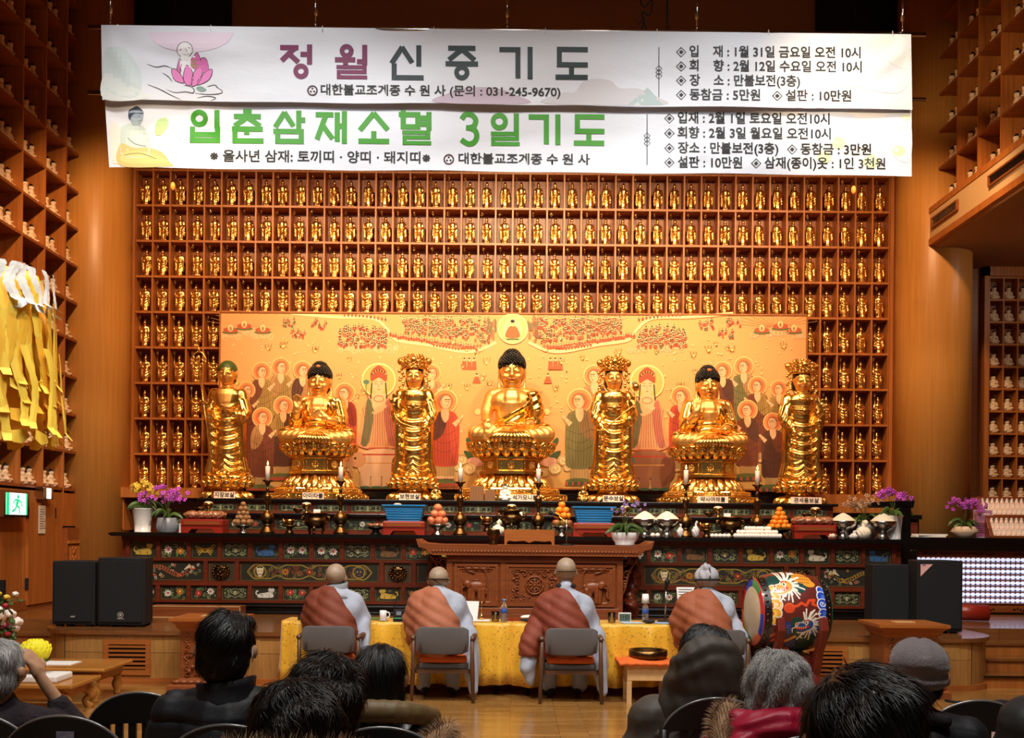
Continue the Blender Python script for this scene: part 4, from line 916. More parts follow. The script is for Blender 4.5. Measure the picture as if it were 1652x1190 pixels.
# ================================================================ OFFERINGS ON THE ALTAR
m_rice = mat('rice_grain', (244, 238, 222), .6, c2=(206, 196, 172), scale=160, bump=.5)
m_walnut = mat('walnut_shell', (168, 122, 74), .55, c2=(120, 82, 46), scale=40, bump=.4)
m_apple = mat('apple_skin', (206, 92, 62), .32, c2=(222, 138, 92), scale=14)
m_orange = mat('orange_skin', (240, 138, 26), .42, bump=.15, scale=120)
m_mango = mat('mango_skin', (176, 70, 44), .35, c2=(120, 110, 44), scale=10)
m_blue = mat('blue_plastic', (48, 138, 196), .35); m_redw = mat('red_lacquer_wood', (146, 38, 22), .35); m_egg = mat('white_egg', (240, 232, 222), .4)
m_cake = mat('rice_cake_in_film', (112, 66, 42), .18, c2=(176, 120, 90), scale=16, bump=.5, coat=.6)
m_cloth = mat('cream_cloth', (232, 220, 198), .8, bump=.4, scale=30)
m_pet = {'yellow': mat('yellow_petal', (232, 196, 70), .5), 'purple': mat('purple_petal', (168, 52, 178), .5, c2=(206, 96, 210), scale=30), 'lilac': mat('lilac_petal', (170, 130, 200), .5), 'faded': mat('faded_petal', (206, 168, 132), .5, c2=(150, 104, 80), scale=30), 'white': mat('white_petal', (240, 236, 230), .5), 'pink': mat('pink_petal', (226, 96, 150), .5), 'red': mat('red_petal', (170, 24, 44), .5), 'cream': mat('cream_petal', (248, 226, 214), .5)}
m_greypot = mat('grey_glaze', (132, 136, 146), .35); m_stem = mat('stem_green', (70, 84, 36), .5); m_flame = mat('candle_flame', (255, 220, 140), .5, emit=14, ecol=(255, 200, 110)); m_wax = mat('candle_wax', (244, 226, 206), .5); m_wick = mat('wick', (20, 16, 14), .8)
Z1, Z2 = 1.53, 1.795
def on(px, D, z): return (P(px, 860, D).x, D, z)
def place_all(proto, places):
    for i, (loc, lb) in enumerate(places):
        if i == 0: proto.location = loc; proto['label'] = lb
        else: dup(proto, loc, lb)
# candlesticks with candles
cs = thing('candlestick', 'x', 'candlestick', (0, 0, 0), 0, 'brass candlesticks on the altar')
b = MB(); b.lathe([(.09, 0), (.095, .012), (.085, .03), (.06, .07), (.045, .1), (.055, .12)], 20); mk('foot', b, m_brass, cs)
b = MB(); b.lathe([(.05, .12), (.085, .16), (.088, .2), (.075, .24), (.04, .275), (.025, .29), (.02, .31), (.028, .325), (.02, .34), (.03, .37), (.042, .4), (.046, .47), (.043, .49), (.02, .5), (.018, .54), (.026, .56), (.014, .58), (.013, .61)], 20); mk('stem', b, m_brass, cs)
b = MB(); b.lathe([(.013, .61), (.028, .63), (.035, .655), (.06, .672), (.058, .685), (.03, .68)], 24, wob=lambda a, i: 1+.13*math.cos(8*a)*(i > 2)); mk('drip_dish', b, m_brass, cs)
cd = thing('candle', 'x', 'candle', (0, 0, 0), 0, 'lit white candles on the altar')
b = MB(); b.lathe([(.03, 0), (.03, .17), (.026, .178)], 18); mk('wax', b, m_wax, cd)
b = MB(); b.tube([(0, 0, .175), (.002, 0, .195)], .0025, 5); mk('wick', b, m_wick, cd)
b = MB(); b.lathe([(.001, .188), (.008, .2), (.009, .212), (.005, .23), (.0008, .246)], 10); mk('flame', b, m_flame, cd)
wh = ('standing nearest the shaven staff bearer', 'before the seated buddha with two gesturing hands', 'beside the striped wooden boxes', 'beside the central nameplate, by the black microphone', 'between the heaped rice bowls and the brass bowl', 'beside the tangerine pyramid')
csp = [on(px, 12.7, Z1) for px in (431, 549, 742, 868, 1106, 1221)]
place_all(cs, [(l, 'tall aged brass candlestick '+w) for l, w in zip(csp, wh)])
place_all(cd, [((l[0], l[1], l[2]+.682), 'lit white candle on the brass candlestick '+w) for l, w in zip(csp, wh)])
# incense burners
ce = thing('incense_burner', 'x', 'incense burner', (0, 0, 0), 0, 'brass incense burners')
b = MB(); b.lathe([(.05, .07), (.1, .085), (.135, .13), (.14, .17), (.115, .215), (.1, .225), (.105, .24), (.15, .25), (.152, .265), (.12, .268)], 28); mk('bowl', b, m_brass, ce)
for a in (-PI/2, PI/6, 5*PI/6): b = MB(); b.tube([(.09*math.cos(a), .09*math.sin(a), .1), (.105*math.cos(a), .105*math.sin(a), .05), (.085*math.cos(a), .085*math.sin(a), .02), (.1*math.cos(a), .1*math.sin(a), 0.012)], [.03, .02, .014, .02], 8); mk('leg', b, m_brass, ce)
for e in (-1, 1): b = MB(); b.tube(spl([(e*.125, 0, .14), (e*.17, 0, .16), (e*.175, 0, .21), (e*.14, 0, .215)]), .012, 8); b.ell((e*.17, 0, .19), (.016, .016, .02)); mk('handle', b, m_brass, ce)
place_all(ce, [(on(509, 12.5, Z1), 'brass three-legged incense burner before the seated buddha with gesturing hands'), (on(825, 12.55, Z1+.06), 'brass incense burner behind the centre table, below the largest buddha'), (on(1178, 12.62, Z1), 'brass incense burner behind the pile of white balls')])
# small bowls on stands
sb = thing('offering_cup', 'x', 'cup', (0, 0, 0), 0, 'small brass cups on stands with a pestle')
b = MB(); b.lathe([(.055, 0), (.05, .02), (.03, .05), (.04, .08), (.085, .09), (.09, .105)], 20); mk('stand', b, m_brass, sb)
b = MB(); b.lathe([(.03, .105), (.05, .12), (.06, .15), (.06, .18), (.053, .18), (.045, .13)], 20); mk('cup', b, m_bright, sb)
b = MB(); b.tube([(-.05, 0, .11), (-.085, 0, .19)], .011, 7); mk('pestle', b, m_bright, sb)
place_all(sb, [(on(467, 12.4, Z1), 'small brass cup on a stand beside the incense burner, near the walnut pyramid'), (on(786, 12.3, Z1+.05), 'small brass cup on a stand beside the white sack, near the apples'), (on(1140, 12.4, Z1), 'small brass cup on a stand between the wrapped bag and white eggs')])
b = MB(); b.lathe([(.05, 0), (.055, .01), (.03, .04), (.04, .07), (.072, .1), (.08, .14), (.07, .165), (.075, .18)], 22); tag(mk('brass_pot', b, m_brass, loc=(tx-.48, 11.6, 1.43)), 'small brass pot on the carved centre table below the apples', 'pot')
# rice cups and spoon dishes on the second tier
rc = thing('rice_cup', 'x', 'cup', (0, 0, 0), 0, 'brass cups of rice on the second tier')
b = MB(); b.lathe([(.032, 0), (.036, .008), (.018, .02), (.016, .045), (.05, .075), (.062, .11), (.06, .128)], 20); mk('cup', b, m_bright, rc)
b = MB(); b.ell((0, 0, .125), (.058, .058, .022)); mk('rice', b, m_rice, rc)
sd = thing('spoon_dish', 'x', 'dish', (0, 0, 0), 0, 'dark brass dishes beside the rice cups')
b = MB(); b.lathe([(.03, 0), (.02, .012), (.055, .04), (.07, .055), (.066, .058)], 18, sx=1.1, sy=.8); mk('dish', b, m_brass, sd)
b = MB(); b.tube([(-.05, -.02, .055), (0, -.01, .062), (.07, .0, .085)], [.02, .008, .006], 7); mk('spoon', b, m_brass, sd)
hw = ('under the shaven staff bearer', 'under the seated buddha with gesturing hands', 'above the first blue basket', 'under the central buddha', 'behind the potted lilac plant', 'under the seated buddha with raised palm', 'above the film-wrapped cake by the tangerines')
place_all(rc, [(on(px, 13.05, Z2), 'small brass cup of white rice '+w) for px, w in zip((336, 494, 641, 825, 1008, 1158, 1315), hw)])
place_all(sd, [(on(px-14, 13.05, Z2), 'dark brass dish with spoon beside the rice cup '+w) for px, w in zip((336, 494, 641, 825, 1008, 1158, 1315), hw)])
b = MB(); b.box(-.045, .045, 0, .006, 0, .055); c0 = tag(mk('blank_card', b, m_paper, loc=on(511, 12.99, Z2)), 'white card beside the rice cup under the gesturing buddha', 'card', 'white cards on the second tier')
dup(c0, on(837, 12.99, Z2), 'white card beside the rice cup under the central buddha'); dup(c0, on(1173, 12.99, Z2), 'white card beside the rice cup under the raised-palm buddha')
# nameplates
npt = ((362, '지장보살', 'below the shaven staff bearer'), (505, '아미타불', 'below the seated buddha with gesturing hands'), (661, '보현보살', 'below the crowned statue beside the small gold figure'), (847, '석가모니불', 'below the central buddha'), (990, '문수보살', 'below the crowned statue holding a lotus stem'), (1150, '약사여래불', 'below the seated buddha with raised palm'), (1301, '관세음보살', 'below the crowned statue by the niches'))
m_plate = mat('pink_card', (246, 214, 190), .6); m_ink = mat('ink', (20, 16, 14), .7)
for px, tx_, w in npt:
    D = 13.57; X = P(px, 804, D).x; t = thing('nameplate', 'pale card nameplate with black writing '+w, 'nameplate', (X, D, ZT), 0, 'nameplates under the large statues')
    hw_ = .21 if len(tx_) > 4 else .145; b = MB(); b.prism([(0, 0), (.03, .0), (.012, .09), (.006, .09)], -hw_, hw_, 'x'); mk('card', b, m_plate, t)
    text('lettering', tx_, .075, m_ink, t, T(0, -.001, .044) @ rotm(-.066, 0, 0) @ FACE, .0016)
# little figures and boxes between the throne fronts
sm = mk('small_buddha', seated_small(), [m_white, m_hair], loc=(P(815, 800, 13.6).x, 13.62, ZT)); sm.scale = (.95,)*3; tag(sm, 'small white seated buddha between the striped boxes and the central nameplate', 'figurine')
for px, lb in ((703, 'small gold seated figure beside the crowned statue, before the first central candle'), (941, 'small gold seated figure beside the lotus-stem statue, facing the blue basket')):
    me = sm.data.copy(); o = mk('small_buddha', me, [m_gold, m_curl], loc=(P(px, 800, 13.6).x, 13.62, ZT)); o.scale = (.9,)*3; tag(o, lb, 'figurine', 'small gold figures')
m_strip = mat('striped_wood', (150, 112, 70), .6)
for px, w, h, lb in ((769, .19, .2, 'taller striped wooden scripture box before the central throne'), (788, .14, .15, 'shorter striped wooden scripture box before the central throne')):
    b = MB(); b.box(-w/2, w/2, 0, .12, 0, h, 0)
    for k in range(9): u = -w/2+w*(k+.5)/9; b.box(u-w*.02, u+w*.02, -.003, 0, .006, h-.006, 1)
    tag(mk('scripture_box', b, [m_strip, m_red], loc=(P(px, 800, 13.58).x+(.02 if w < .15 else 0), 13.56, ZT)), lb, 'box', 'striped scripture boxes')
# footed plates with pyramids of fruit
def stand(name, lb, cat, loc, r, h, m, grp): 
    t = thing(name, lb, cat, loc, 0, grp); b = MB(); b.lathe([(r*.62, 0), (r*.6, .01), (r*.35, h*.35), (r*.33, h*.6), (r*.9, h*.9), (r, h), (r*.97, h+.006), (r*.85, h*.95)], 28); mk('dish', b, m, t); return t
def pyramid(name, lb, cat, grp, loc, m, r, layers, sq=1.0, stem=False, jit=.1):
    proto = None; n = 0; x0, y0, z0 = loc
    for li, (cnt, rad) in enumerate(layers):
        for k in range(cnt):
            a = 2*PI*(k+.5*(li % 2))/cnt-PI/2+.3; p = (x0+rad*math.cos(a), y0+rad*math.sin(a)*.9, z0+r*sq+li*r*1.55*sq)
            l2 = '%s, %s layer up, %s round the ring' % (lb, ordn(li+1), ordn(k+1)) if cnt > 1 else '%s, the single one on top' % lb
            if proto is None:
                b = MB(); b.lathe([(r*.1, -r*sq*.86), (r*.55, -r*sq*.84), (r*.93, -r*sq*.4), (r, 0), (r*.9, r*sq*.5), (r*.5, r*sq*.88), (r*.12, r*sq*.84)], 14)
                o = proto = mk(name, b, m); tag(o, l2, cat, grp)
                if stem: b = MB(); b.tube([(0, 0, r*sq*.8), (.004, 0, r*sq*1.15)], .004, 5); mk('stem', b, m_stem, o)
            else: o = dup(proto, p, l2)
            o.location = p; o.rotation_euler = (R.uniform(-.3, .3), R.uniform(-.3, .3), R.uniform(0, 6))
p = on(392, 12.5, Z1); stand('footed_plate', 'steel footed plate holding the walnut pyramid', 'plate', p, .12, .1, m_steel, 'footed plates of fruit'); pyramid('walnut', 'brown walnut in the walnut pyramid', 'walnut', 'walnuts in the pyramid', (p[0], p[1], Z1+.105), m_walnut, .036, ((8, .095), (6, .06), (4, .042), (3, .03), (1, 0)))
p = on(706, 12.45, Z1); stand('footed_plate', 'steel footed plate holding the red apples', 'plate', p, .13, .13, m_steel, 'footed plates of fruit'); pyramid('apple', 'red apple stacked by the blue basket', 'apple', 'apples in the pyramid', (p[0], p[1], Z1+.135), m_apple, .056, ((4, .08), (3, .05), (1, 0)), .9, True)
p = on(906, 12.45, Z1); stand('footed_plate', 'steel footed plate of mixed oranges and mangoes beside the blue basket', 'plate', p, .13, .12, m_steel, 'footed plates of fruit'); pyramid('mango', 'red mango under the stacked oranges', 'mango', 'mangoes under the oranges', (p[0], p[1], Z1+.125), m_mango, .052, ((5, .085),), .85); pyramid('orange', 'orange stacked on the red mangoes', 'orange', 'oranges on the mangoes', (p[0], p[1], Z1+.215), m_orange, .046, ((5, .075), (3, .05), (1, 0)), .95)
p = on(1257, 12.5, Z1); stand('footed_plate', 'dark footed plate under the tangerine pyramid', 'plate', p, .15, .11, m_black, 'footed plates of fruit'); pyramid('tangerine', 'tangerine in the pyramid beside the white balls', 'tangerine', 'tangerines in the pyramid', (p[0], p[1], Z1+.115), m_orange, .038, ((9, .115), (7, .08), (5, .06), (3, .035), (1, 0)), .92)
p = on(606, 12.4, Z1); t = stand('footed_plate', 'black footed plate of wrapped snacks beside the first blue basket', 'plate', p, .12, .09, m_black, 'footed plates of fruit')
pyramid('wrapped_snack', 'wrapped snack on the black plate', 'snack', 'snacks on the black plate', (p[0], p[1], Z1+.094), m_cake, .034, ((6, .08),), .7)
# trays, cakes, baskets
def tray(lb, loc, w=.26):
    t = thing('offering_tray', lb, 'tray', loc, 0, 'red lacquered offering trays'); b = MB(); b.box(-w, w, -.15, .15, .09, .16); b.box(-w+.01, w-.01, -.14, .14, .16, .172); mk('box', b, m_redw, t, bevel=.006)
    b = MB(); b.prism([(-w, 0), (-w+.09, 0), (-w+.13, .05), (w-.13, .05), (w-.09, 0), (w, 0), (w, .09), (-w, .09)], -.14, .14, 'y'); mk('foot_frame', b, m_redw, t)
    b = MB(); b.box(-w+.04, w-.04, -.153, -.15, .105, .145); mk('carved_band', b, m_carved, t); return t
for px, lb, cl in ((331, 'red lacquered tray under the film-wrapped cake by the grey flower pot', 'brown rice cake wrapped in clear film beside the grey flower pot'), (1310, 'red lacquered tray under the film-wrapped cake by the tangerines', 'brown rice cake wrapped in clear film beside the tangerine pyramid')):
    l = on(px, 12.5, Z1); tray(lb, l); me = blob([el((x, y, .05), (.1, .09, .055)) for x in (-.16, -.05, .06, .16) for y in (-.05, .05)], .013, 2, lambda x, y, z, n: .007*np.sin(x*90+y*60)*np.cos(z*120+x*40))
    tag(mk('rice_cake', me, m_cake, loc=(l[0], l[1], Z1+.172)), cl, 'rice cake', 'wrapped rice cakes')
bk = None
for px, lb, tl in ((653, 'blue plastic basket beside the red apples', 'red lacquered tray under the blue basket by the apples'), (957, 'blue plastic basket beside the mixed oranges', 'red lacquered tray under the blue basket by the oranges')):
    l = on(px, 12.5, Z1); tray(tl, l); l = (l[0], l[1], Z1+.172)
    if bk: dup(bk, l, lb); continue
    bk = thing('plastic_basket', lb, 'basket', l, 0, 'blue plastic baskets'); b = MB()
    def rr(w, d, z): return [(-w, -d, z), (w, -d, z), (w, d, z), (-w, d, z)]
    b.loft([rr(.2, .12, 0), rr(.215, .13, .05), rr(.25, .16, .19), rr(.235, .148, .19), rr(.19, .11, .012)], sm=False); mk('tub', b, m_blue, bk)
    b = MB(); b.loft([rr(.268, .178, .185), rr(.272, .182, .205), rr(.24, .15, .205), rr(.24, .15, .185)], sm=False, caps=False); mk('rim', b, m_blue, bk)
    b = MB()
    for k in range(5): z = .03+.03*k; w = .212+.19*z; d = .128+.17*z; b.tube([(-w, -d, z), (w, -d, z)], .0028, 5); b.tube([(-w, -d, z), (-w, d, z)], .0028, 5); b.tube([(w, -d, z), (w, d, z)], .0028, 5)
    mk('ribs', b, m_blue, bk)
# rice bowls
rb = thing('rice_bowl', 'x', 'bowl', (0, 0, 0), 0, 'steel footed bowls heaped with rice')
b = MB(); b.lathe([(.085, 0), (.09, .012), (.065, .05), (.06, .1), (.1, .12), (.15, .17), (.17, .225), (.165, .228), (.14, .18)], 32); mk('bowl', b, m_steel, rb)
b = MB(); b.lathe([(.165, .215), (.14, .24), (.08, .29), (.02, .325), (.004, .328)], 32); mk('rice', b, m_rice, rb)
place_all(rb, [(on(1040, 12.5, Z1), 'steel bowl heaped with rice beside the potted lilac plant'), (on(1076, 12.45, Z1), 'steel bowl heaped with rice beside the candlestick and two white eggs'), (on(1360, 12.45, Z1), 'steel bowl heaped with rice beside the film-wrapped cake'), (on(1424, 12.45, Z1), 'steel bowl heaped with rice before the tall white orchid pot')])
# eggs, balls, bags
eg = None; eggs = [(1053, 'first of two white eggs between the rice bowls'), (1061, 'second of two white eggs, beside the larger rice bowl')]+[(1149+6.6*k, 'white egg in the short row before the brass cup, %s from the cup' % ordn(k+1)) for k in range(5)]
for px, lb in eggs:
    l = on(px, 12.35, Z1+.027)
    if eg is None: b = MB(); b.ell((0, 0, 0), (.03, .03, .027)); eg = tag(mk('egg', b, m_egg, loc=l), lb, 'egg', 'white eggs on the altar')
    else: dup(eg, l, lb)
b = MB(); b.ell((0, 0, 0), .03, 10, 8); bp = None
for row, (n, z, y, nm) in enumerate(((18, .03, 12.3, 'front'), (15, .075, 12.35, 'middle'), (9, .12, 12.4, 'top'))):
    for k in range(n):
        l = Vector(on(1222-36*n/18+72*n/18*k/(n-1)+R.uniform(-1, 1), y, Z1+z)); lb = 'white ball in the pile under the candle, %s row, %s from the incense burner' % (nm, ordn(k+1))
        if bp is None: bp = tag(mk('white_ball', b, m_egg, loc=l), lb, 'ball', 'white balls in the pile')
        else: dup(bp, l, lb)
def sack(lb, px, D, w, h, m, z=Z1, name='cloth_sack'):
    me = blob([el((0, 0, h*.38), (w, w*.8, h*.4)), cap([(0, 0, h*.6), (w*.1, 0, h*.8), (w*.25, 0, h)], [w*.5, w*.3, w*.42])], .012, 2, lambda x, y, z, n: .005*np.sin(x*150+z*90)); tag(mk(name, me, m, loc=on(px, D, z)), lb, 'bag', 'wrapped bags on the altar')
m_bag = mat('white_plastic_bag', (214, 206, 204), .25, bump=.6, scale=25)
sack('white cloth sack tied with rope beside the brass cup near the apples', 803, 12.45, .085, .17, m_cloth); sack('clear plastic bag of rice standing before the candlestick by the rice bowls', 1097, 12.35, .045, .16, m_bag)
sack('upright bag of rice beside the brass cup and the candlestick', 1122, 12.38, .05, .19, m_bag); sack('white gourd shaped sack behind the tangerine pyramid', 1277, 12.6, .07, .2, m_cloth)
sack('small cream sack beside the rice bowl and the film-wrapped cake', 1341, 12.4, .07, .1, m_cloth); sack('large cream cloth sack with a knotted top between two rice bowls', 1392, 12.4, .1, .2, m_cloth); sack('small crumpled plastic bag behind the knotted cream sack', 1377, 12.35, .06, .09, m_bag)
b = MB(); b.box(-.05, .05, -.04, .04, 0, .1); b.prism([(-.06, .1), (.06, .1), (.0, .15)], -.045, .045, 'y'); tag(mk('paper_house', b, m_white, loc=on(297, 12.42, Z1)), 'small white paper box beside the grey flower pot', 'box')
# potted orchids
def orchid(lb, loc, pot, petal, n, spread, h, rnd, arch=0, leaves=8, leaf_l=.2, fl=.032, grp='potted orchids', nm='potted_orchid'):
    t = thing(nm, lb, 'plant', loc, 0, grp); ph, prof, pm = pot
    b = MB(); b.lathe(prof, 28); mk('pot', b, pm, t)
    b = MB(); b.lathe([(prof[-1][0]*.9, ph-.02), (prof[-1][0]*.3, ph-.005)], 18); mk('soil', b, m_wick, t)
    b = MB()
    for k in range(leaves):
        a = 2*PI*k/leaves+rnd.random(); L = leaf_l*rnd.uniform(.7, 1.2); up = rnd.uniform(.3, 1.0)
        ps = [Vector((0, 0, ph)), Vector((math.cos(a)*L*.45, math.sin(a)*L*.45, ph+L*up*.6)), Vector((math.cos(a)*L, math.sin(a)*L, ph+L*up*.5-.02)), Vector((math.cos(a)*L*1.25, math.sin(a)*L*1.25, ph+L*up*.2-.03))]
        b.tube(spl(ps, 4), [.006, .014, .02, .024, .026, .027, .027, .025, .022, .018, .012, .007, .003], 6, 0, True, None, None, .2)
    mk('leaves', b, m_leaf, t)
    st = MB(); fb = []
    for k in range(n[0]):
        a = 2*PI*k/n[0]+rnd.random()*.8; top = Vector((math.cos(a)*spread*.55+arch, math.sin(a)*spread*.4, h*rnd.uniform(.85, 1.0))); tip = top+Vector((math.cos(a)*spread*.6, math.sin(a)*spread*.4-.03, -h*.02-.1*spread))
        c = spl([(0, 0, ph), (math.cos(a)*.03, 0, ph+(h-ph)*.5), tuple(top), tuple(tip)], 6); st.tube(c, .004, 5)
        for j in range(n[1]): fb.append(Vector(c[-1-int(j*8/n[1])])+Vector((rnd.uniform(-1, 1)*spread*.4, rnd.uniform(-1, .4)*spread*.3, rnd.uniform(-1, 1)*spread*.3)))
    mk('stems', st, m_stem, t); b = MB()
    for p in fb:
        M = T(*p) @ rotm(rnd.uniform(-.5, .5), rnd.uniform(-.5, .5), rnd.uniform(-.8, .8))
        for q in range(5): A = 2*PI*q/5+PI/2; b.ell((fl*.62*math.cos(A), -.003*q, fl*.62*math.sin(A)), (fl*.5, fl*.14, fl*.36), 7, 5, 0, M, None, (0, -A, 0))
        b.ell((0, -fl*.25, -.004), fl*.22, 6, 5, 0, M)
    mk('blossoms', b, m_pet[petal], t); return t
ro = random.Random(21)
tall = (.29, [(.1, 0), (.1, .012), (.095, .014), (.1, .1), (.125, .29), (.135, .3), (.12, .3)], m_white); low = (.18, [(.11, 0), (.115, .01), (.135, .06), (.135, .1), (.12, .18), (.115, .185)], m_greypot); bowl = (.15, [(.1, 0), (.12, .02), (.11, .03), (.15, .08), (.17, .15), (.165, .155), (.15, .15)], m_white)
orchid('yellow orchid in a tall white pot on the altar below the wooden ledge', on(230, 12.42, Z1), tall, 'yellow', (4, 9), .13, .62, ro, fl=.03)
t = orchid('purple orchid in a round grey pot beside the yellow orchid', on(270, 12.42, Z1), low, 'purple', (5, 8), .24, .52, ro)
orchid('lilac flowered plant in a white bowl on the end of the carved centre table', (P(1008, 878, 11.62).x, 11.62, 1.43), bowl, 'lilac', (5, 3), .16, .5, ro, 0, 22, .2, .02)
orchid('faded pale orchid arching over the rice bowls near the altar end', on(1393, 12.75, Z1), low, 'faded', (4, 9), .2, .5, ro, -.04)
orchid('purple orchid in a tall white pot at the altar end by the dark post', on(1440, 12.55, Z1), tall, 'purple', (4, 7), .16, .62, ro, fl=.034)
b = MB()
for k in range(7): a = -1.2+.35*k; b.tube(spl([(0, 0, .02), (math.sin(a)*.12, -.05, .05), (math.sin(a)*.26, -.1, .03)]), [.01, .03, .035, .04, .04, .038, .034, .03, .026, .02, .014, .01, .004], 6, 0, True, None, None, .2)
b.lathe([(.1, 0), (.12, .015), (.11, .018)], 18, mi=1); tag(mk('leaf_tray', b, [m_leaf, m_black], loc=on(1362, 12.8, Z1+.2)), 'dark tray of green leaves behind the heaped rice bowl near the cake', 'tray')
b = MB(); b.box(-.16, .16, -.12, .12, 0, .2); tag(mk('tray_riser', b, m_black, loc=on(1362, 12.8, Z1)), 'black riser block under the tray of green leaves', 'block')
# board and microphone on the centre table
b = MB(); X0 = P(854, 878, 11.5).x; w = .29
b.prism([(-w, 0), (-w+.03, 0), (-w+.03, .03), (-w+.05, .05), (-w+.12, .04), (-.12, .045), (-.06, .05), (0, .025), (.06, .05), (.12, .045), (w-.12, .04), (w-.05, .05), (w-.03, .03), (w-.03, 0), (w, 0), (w, .18), (-w, .18)], 0, .03, 'y'); tag(mk('wooden_board', b, m_carvel, loc=(X0, 11.5, 1.43)), 'upright wooden board with a wavy cut-out on the carved centre table', 'board')
def mic_stand(lb, loc, pole, mic, base_r=.07, grp='microphones on stands'):
    t = thing('microphone_stand', lb, 'microphone', loc, 0, grp); b = MB(); b.lathe([(base_r, 0), (base_r, .012), (.02, .02)], 24); mk('base', b, m_blackm, t)
    b = MB(); b.tube(pole, .007, 8); mk('pole', b, m_steel, t); b = MB(); d = (Vector(mic[1])-Vector(mic[0])).normalized(); b.tube([mic[0], mic[1]], [.014, .021], 12); b.ell(mic[1], (.027, .027, .03)); mk('microphone', b, m_blackm, t); return t
l0 = (P(914, 876, 11.55).x, 11.55, 1.43)
mic_stand('black microphone on a low boom stand on the carved centre table', l0, [(0, 0, .01), (0, 0, .3)], [(-.1, -.02, .34), (-.19, -.04, .375)], .085)
b = MB(); b.tube([(l0[0]-.1, 11.53, 1.43+.34), (l0[0]+.2, 11.6, 1.43+.1)], .009, 8); tag(mk('boom_pole', b, m_bright), 'brass boom pole slanting before the mixed oranges', 'pole')
# ================================================================ BANNERS
RG = []; rw = random.Random(17)
for x0, y0, x1, y1, w, a in ((178, 64, 330, 108, 13, .02), (200, 62, 300, 60, 10, .012), (176, 60, 210, 130, 12, -.02), (215, 62, 420, 84, 16, -.014), (1440, 74, 1330, 92, 12, .018), (1450, 84, 1400, 130, 13, -.02), (1380, 70, 1290, 110, 14, .014), (1454, 110, 1340, 165, 14, .014), (1290, 78, 1180, 70, 12, -.01),
                         (180, 180, 230, 215, 14, .024), (230, 215, 300, 178, 14, .024), (300, 178, 420, 210, 14, -.02), (300, 182, 350, 225, 12, .018), (1340, 205, 1460, 185, 13, .022), (1300, 190, 1420, 240, 14, -.02), (1380, 260, 1465, 210, 12, .02), (1120, 265, 1300, 235, 12, .016), (1150, 258, 1090, 200, 11, -.012), (1180, 150, 1240, 120, 12, .012)):
    RG.append((x0, y0, x1, y1, w, a))
for k in range(16): x, y = rw.uniform(420, 1200), rw.uniform(60, 265); RG.append((x, y, x+rw.uniform(-110, 110), y+rw.uniform(-12, 12), rw.uniform(10, 18), rw.choice((-1, 1))*.006))
def wav(px, py):
    v = .02*math.sin(px*.011+py*.02)+.012*math.sin(px*.031-py*.013+1)+.012*math.sin(px*.006+py*.05)*math.sin(py*.02)
    for x0, y0, x1, y1, w, a in RG:
        dx, dy = x1-x0, y1-y0; q = max(0, min(1, ((px-x0)*dx+(py-y0)*dy)/(dx*dx+dy*dy))); d2 = (px-x0-q*dx)**2+(py-y0-q*dy)**2
        if d2 < w*w*6: v += a*math.exp(-d2/(w*w))*(1-.5*q)
    return v
def BN(D, e):
    return lambda px, py, k: P(px, py, D-.004-k*.00006+e*wav(px, py))
m_banner = mat('banner_vinyl', (224, 227, 236), .55, bump=.6, scale=1.6, stretch=(1, 1, 2.4)); m_print2 = paint('banner_print', .6)
P1 = ((163, 40), (1470, 55), (1472, 176), (165, 161)); P2 = ((168, 148), (1471, 160), (1471, 283.5), (176, 270))
def sheet(q, D, e, nx=190, ny=20):
    b = MB(); vs = []; f = BN(D, e); fs = []
    for j in range(ny+1):
        for i in range(nx+1):
            u, v = i/nx, j/ny; x = (q[0][0]*(1-u)+q[1][0]*u)*(1-v)+(q[3][0]*(1-u)+q[2][0]*u)*v; y = (q[0][1]*(1-u)+q[1][1]*u)*(1-v)+(q[3][1]*(1-u)+q[2][1]*u)*v
            if j == ny: y += 1.2*math.sin(x*.02)*math.sin(x*.007)
            vs.append(f(x, y, 0)+Vector((0, .003, 0)))
    for j in range(ny):
        for i in range(nx): a = j*(nx+1)+i; fs.append((a, a+1, a+nx+2, a+nx+1))
    return b.add(vs, fs, 0, True)
def drape(o, f, step=7.0):
    """cut a flat print along a grid and lay it on the wavy cloth f(px, py, k)"""
    import bmesh
    b = bmesh.new(); b.from_mesh(o.data); xs = [v.co.x for v in b.verts]; ys = [v.co.y for v in b.verts]
    for ax, lo, hi in ((0, min(xs), max(xs)), (1, min(ys), max(ys))):
        k = math.floor(lo/step)+1
        while k*step < hi:
            n = (1, 0, 0) if ax == 0 else (0, 1, 0); bmesh.ops.bisect_plane(b, geom=b.verts[:]+b.edges[:]+b.faces[:], plane_co=tuple(k*step*c for c in n), plane_no=n); k += 1
    for v in b.verts: v.co = f(v.co.x, v.co.y, v.co.z)
    b.to_mesh(o.data); b.free(); o.data.update()
def stroke_text(par, f, body, x0, x1, cy, size, m, bold=.35, nm='lettering', h=None):
    cx = (x0+x1)/2
    o = text(nm, body, size, m, par, None, bold, 'CENTER', lambda x, y: (cx+x, cy-y+.0099*x, 30), x1-x0); drape(o, f); return o
def emblem(cv, x, y, r):
    cv.ring(x, y, r-1.2, 2.4, (60, 22, 26))
    for k in range(3): a = -PI/2+2*PI*k/3; cv.ell(x+r*.38*math.cos(a), y+r*.38*math.sin(a), 1.7, 1.7, (60, 22, 26), 0, 10)
def diamond(cv, x, y, r):
    cv.line([(x-r, y), (x, y-r), (x+r, y), (x, y+r), (x-r, y), (x, y-r)], 1.5, (24, 24, 26)); cv.poly([(x-r*.5, y), (x, y-r*.5), (x+r*.5, y), (x, y+r*.5)], (24, 24, 26))
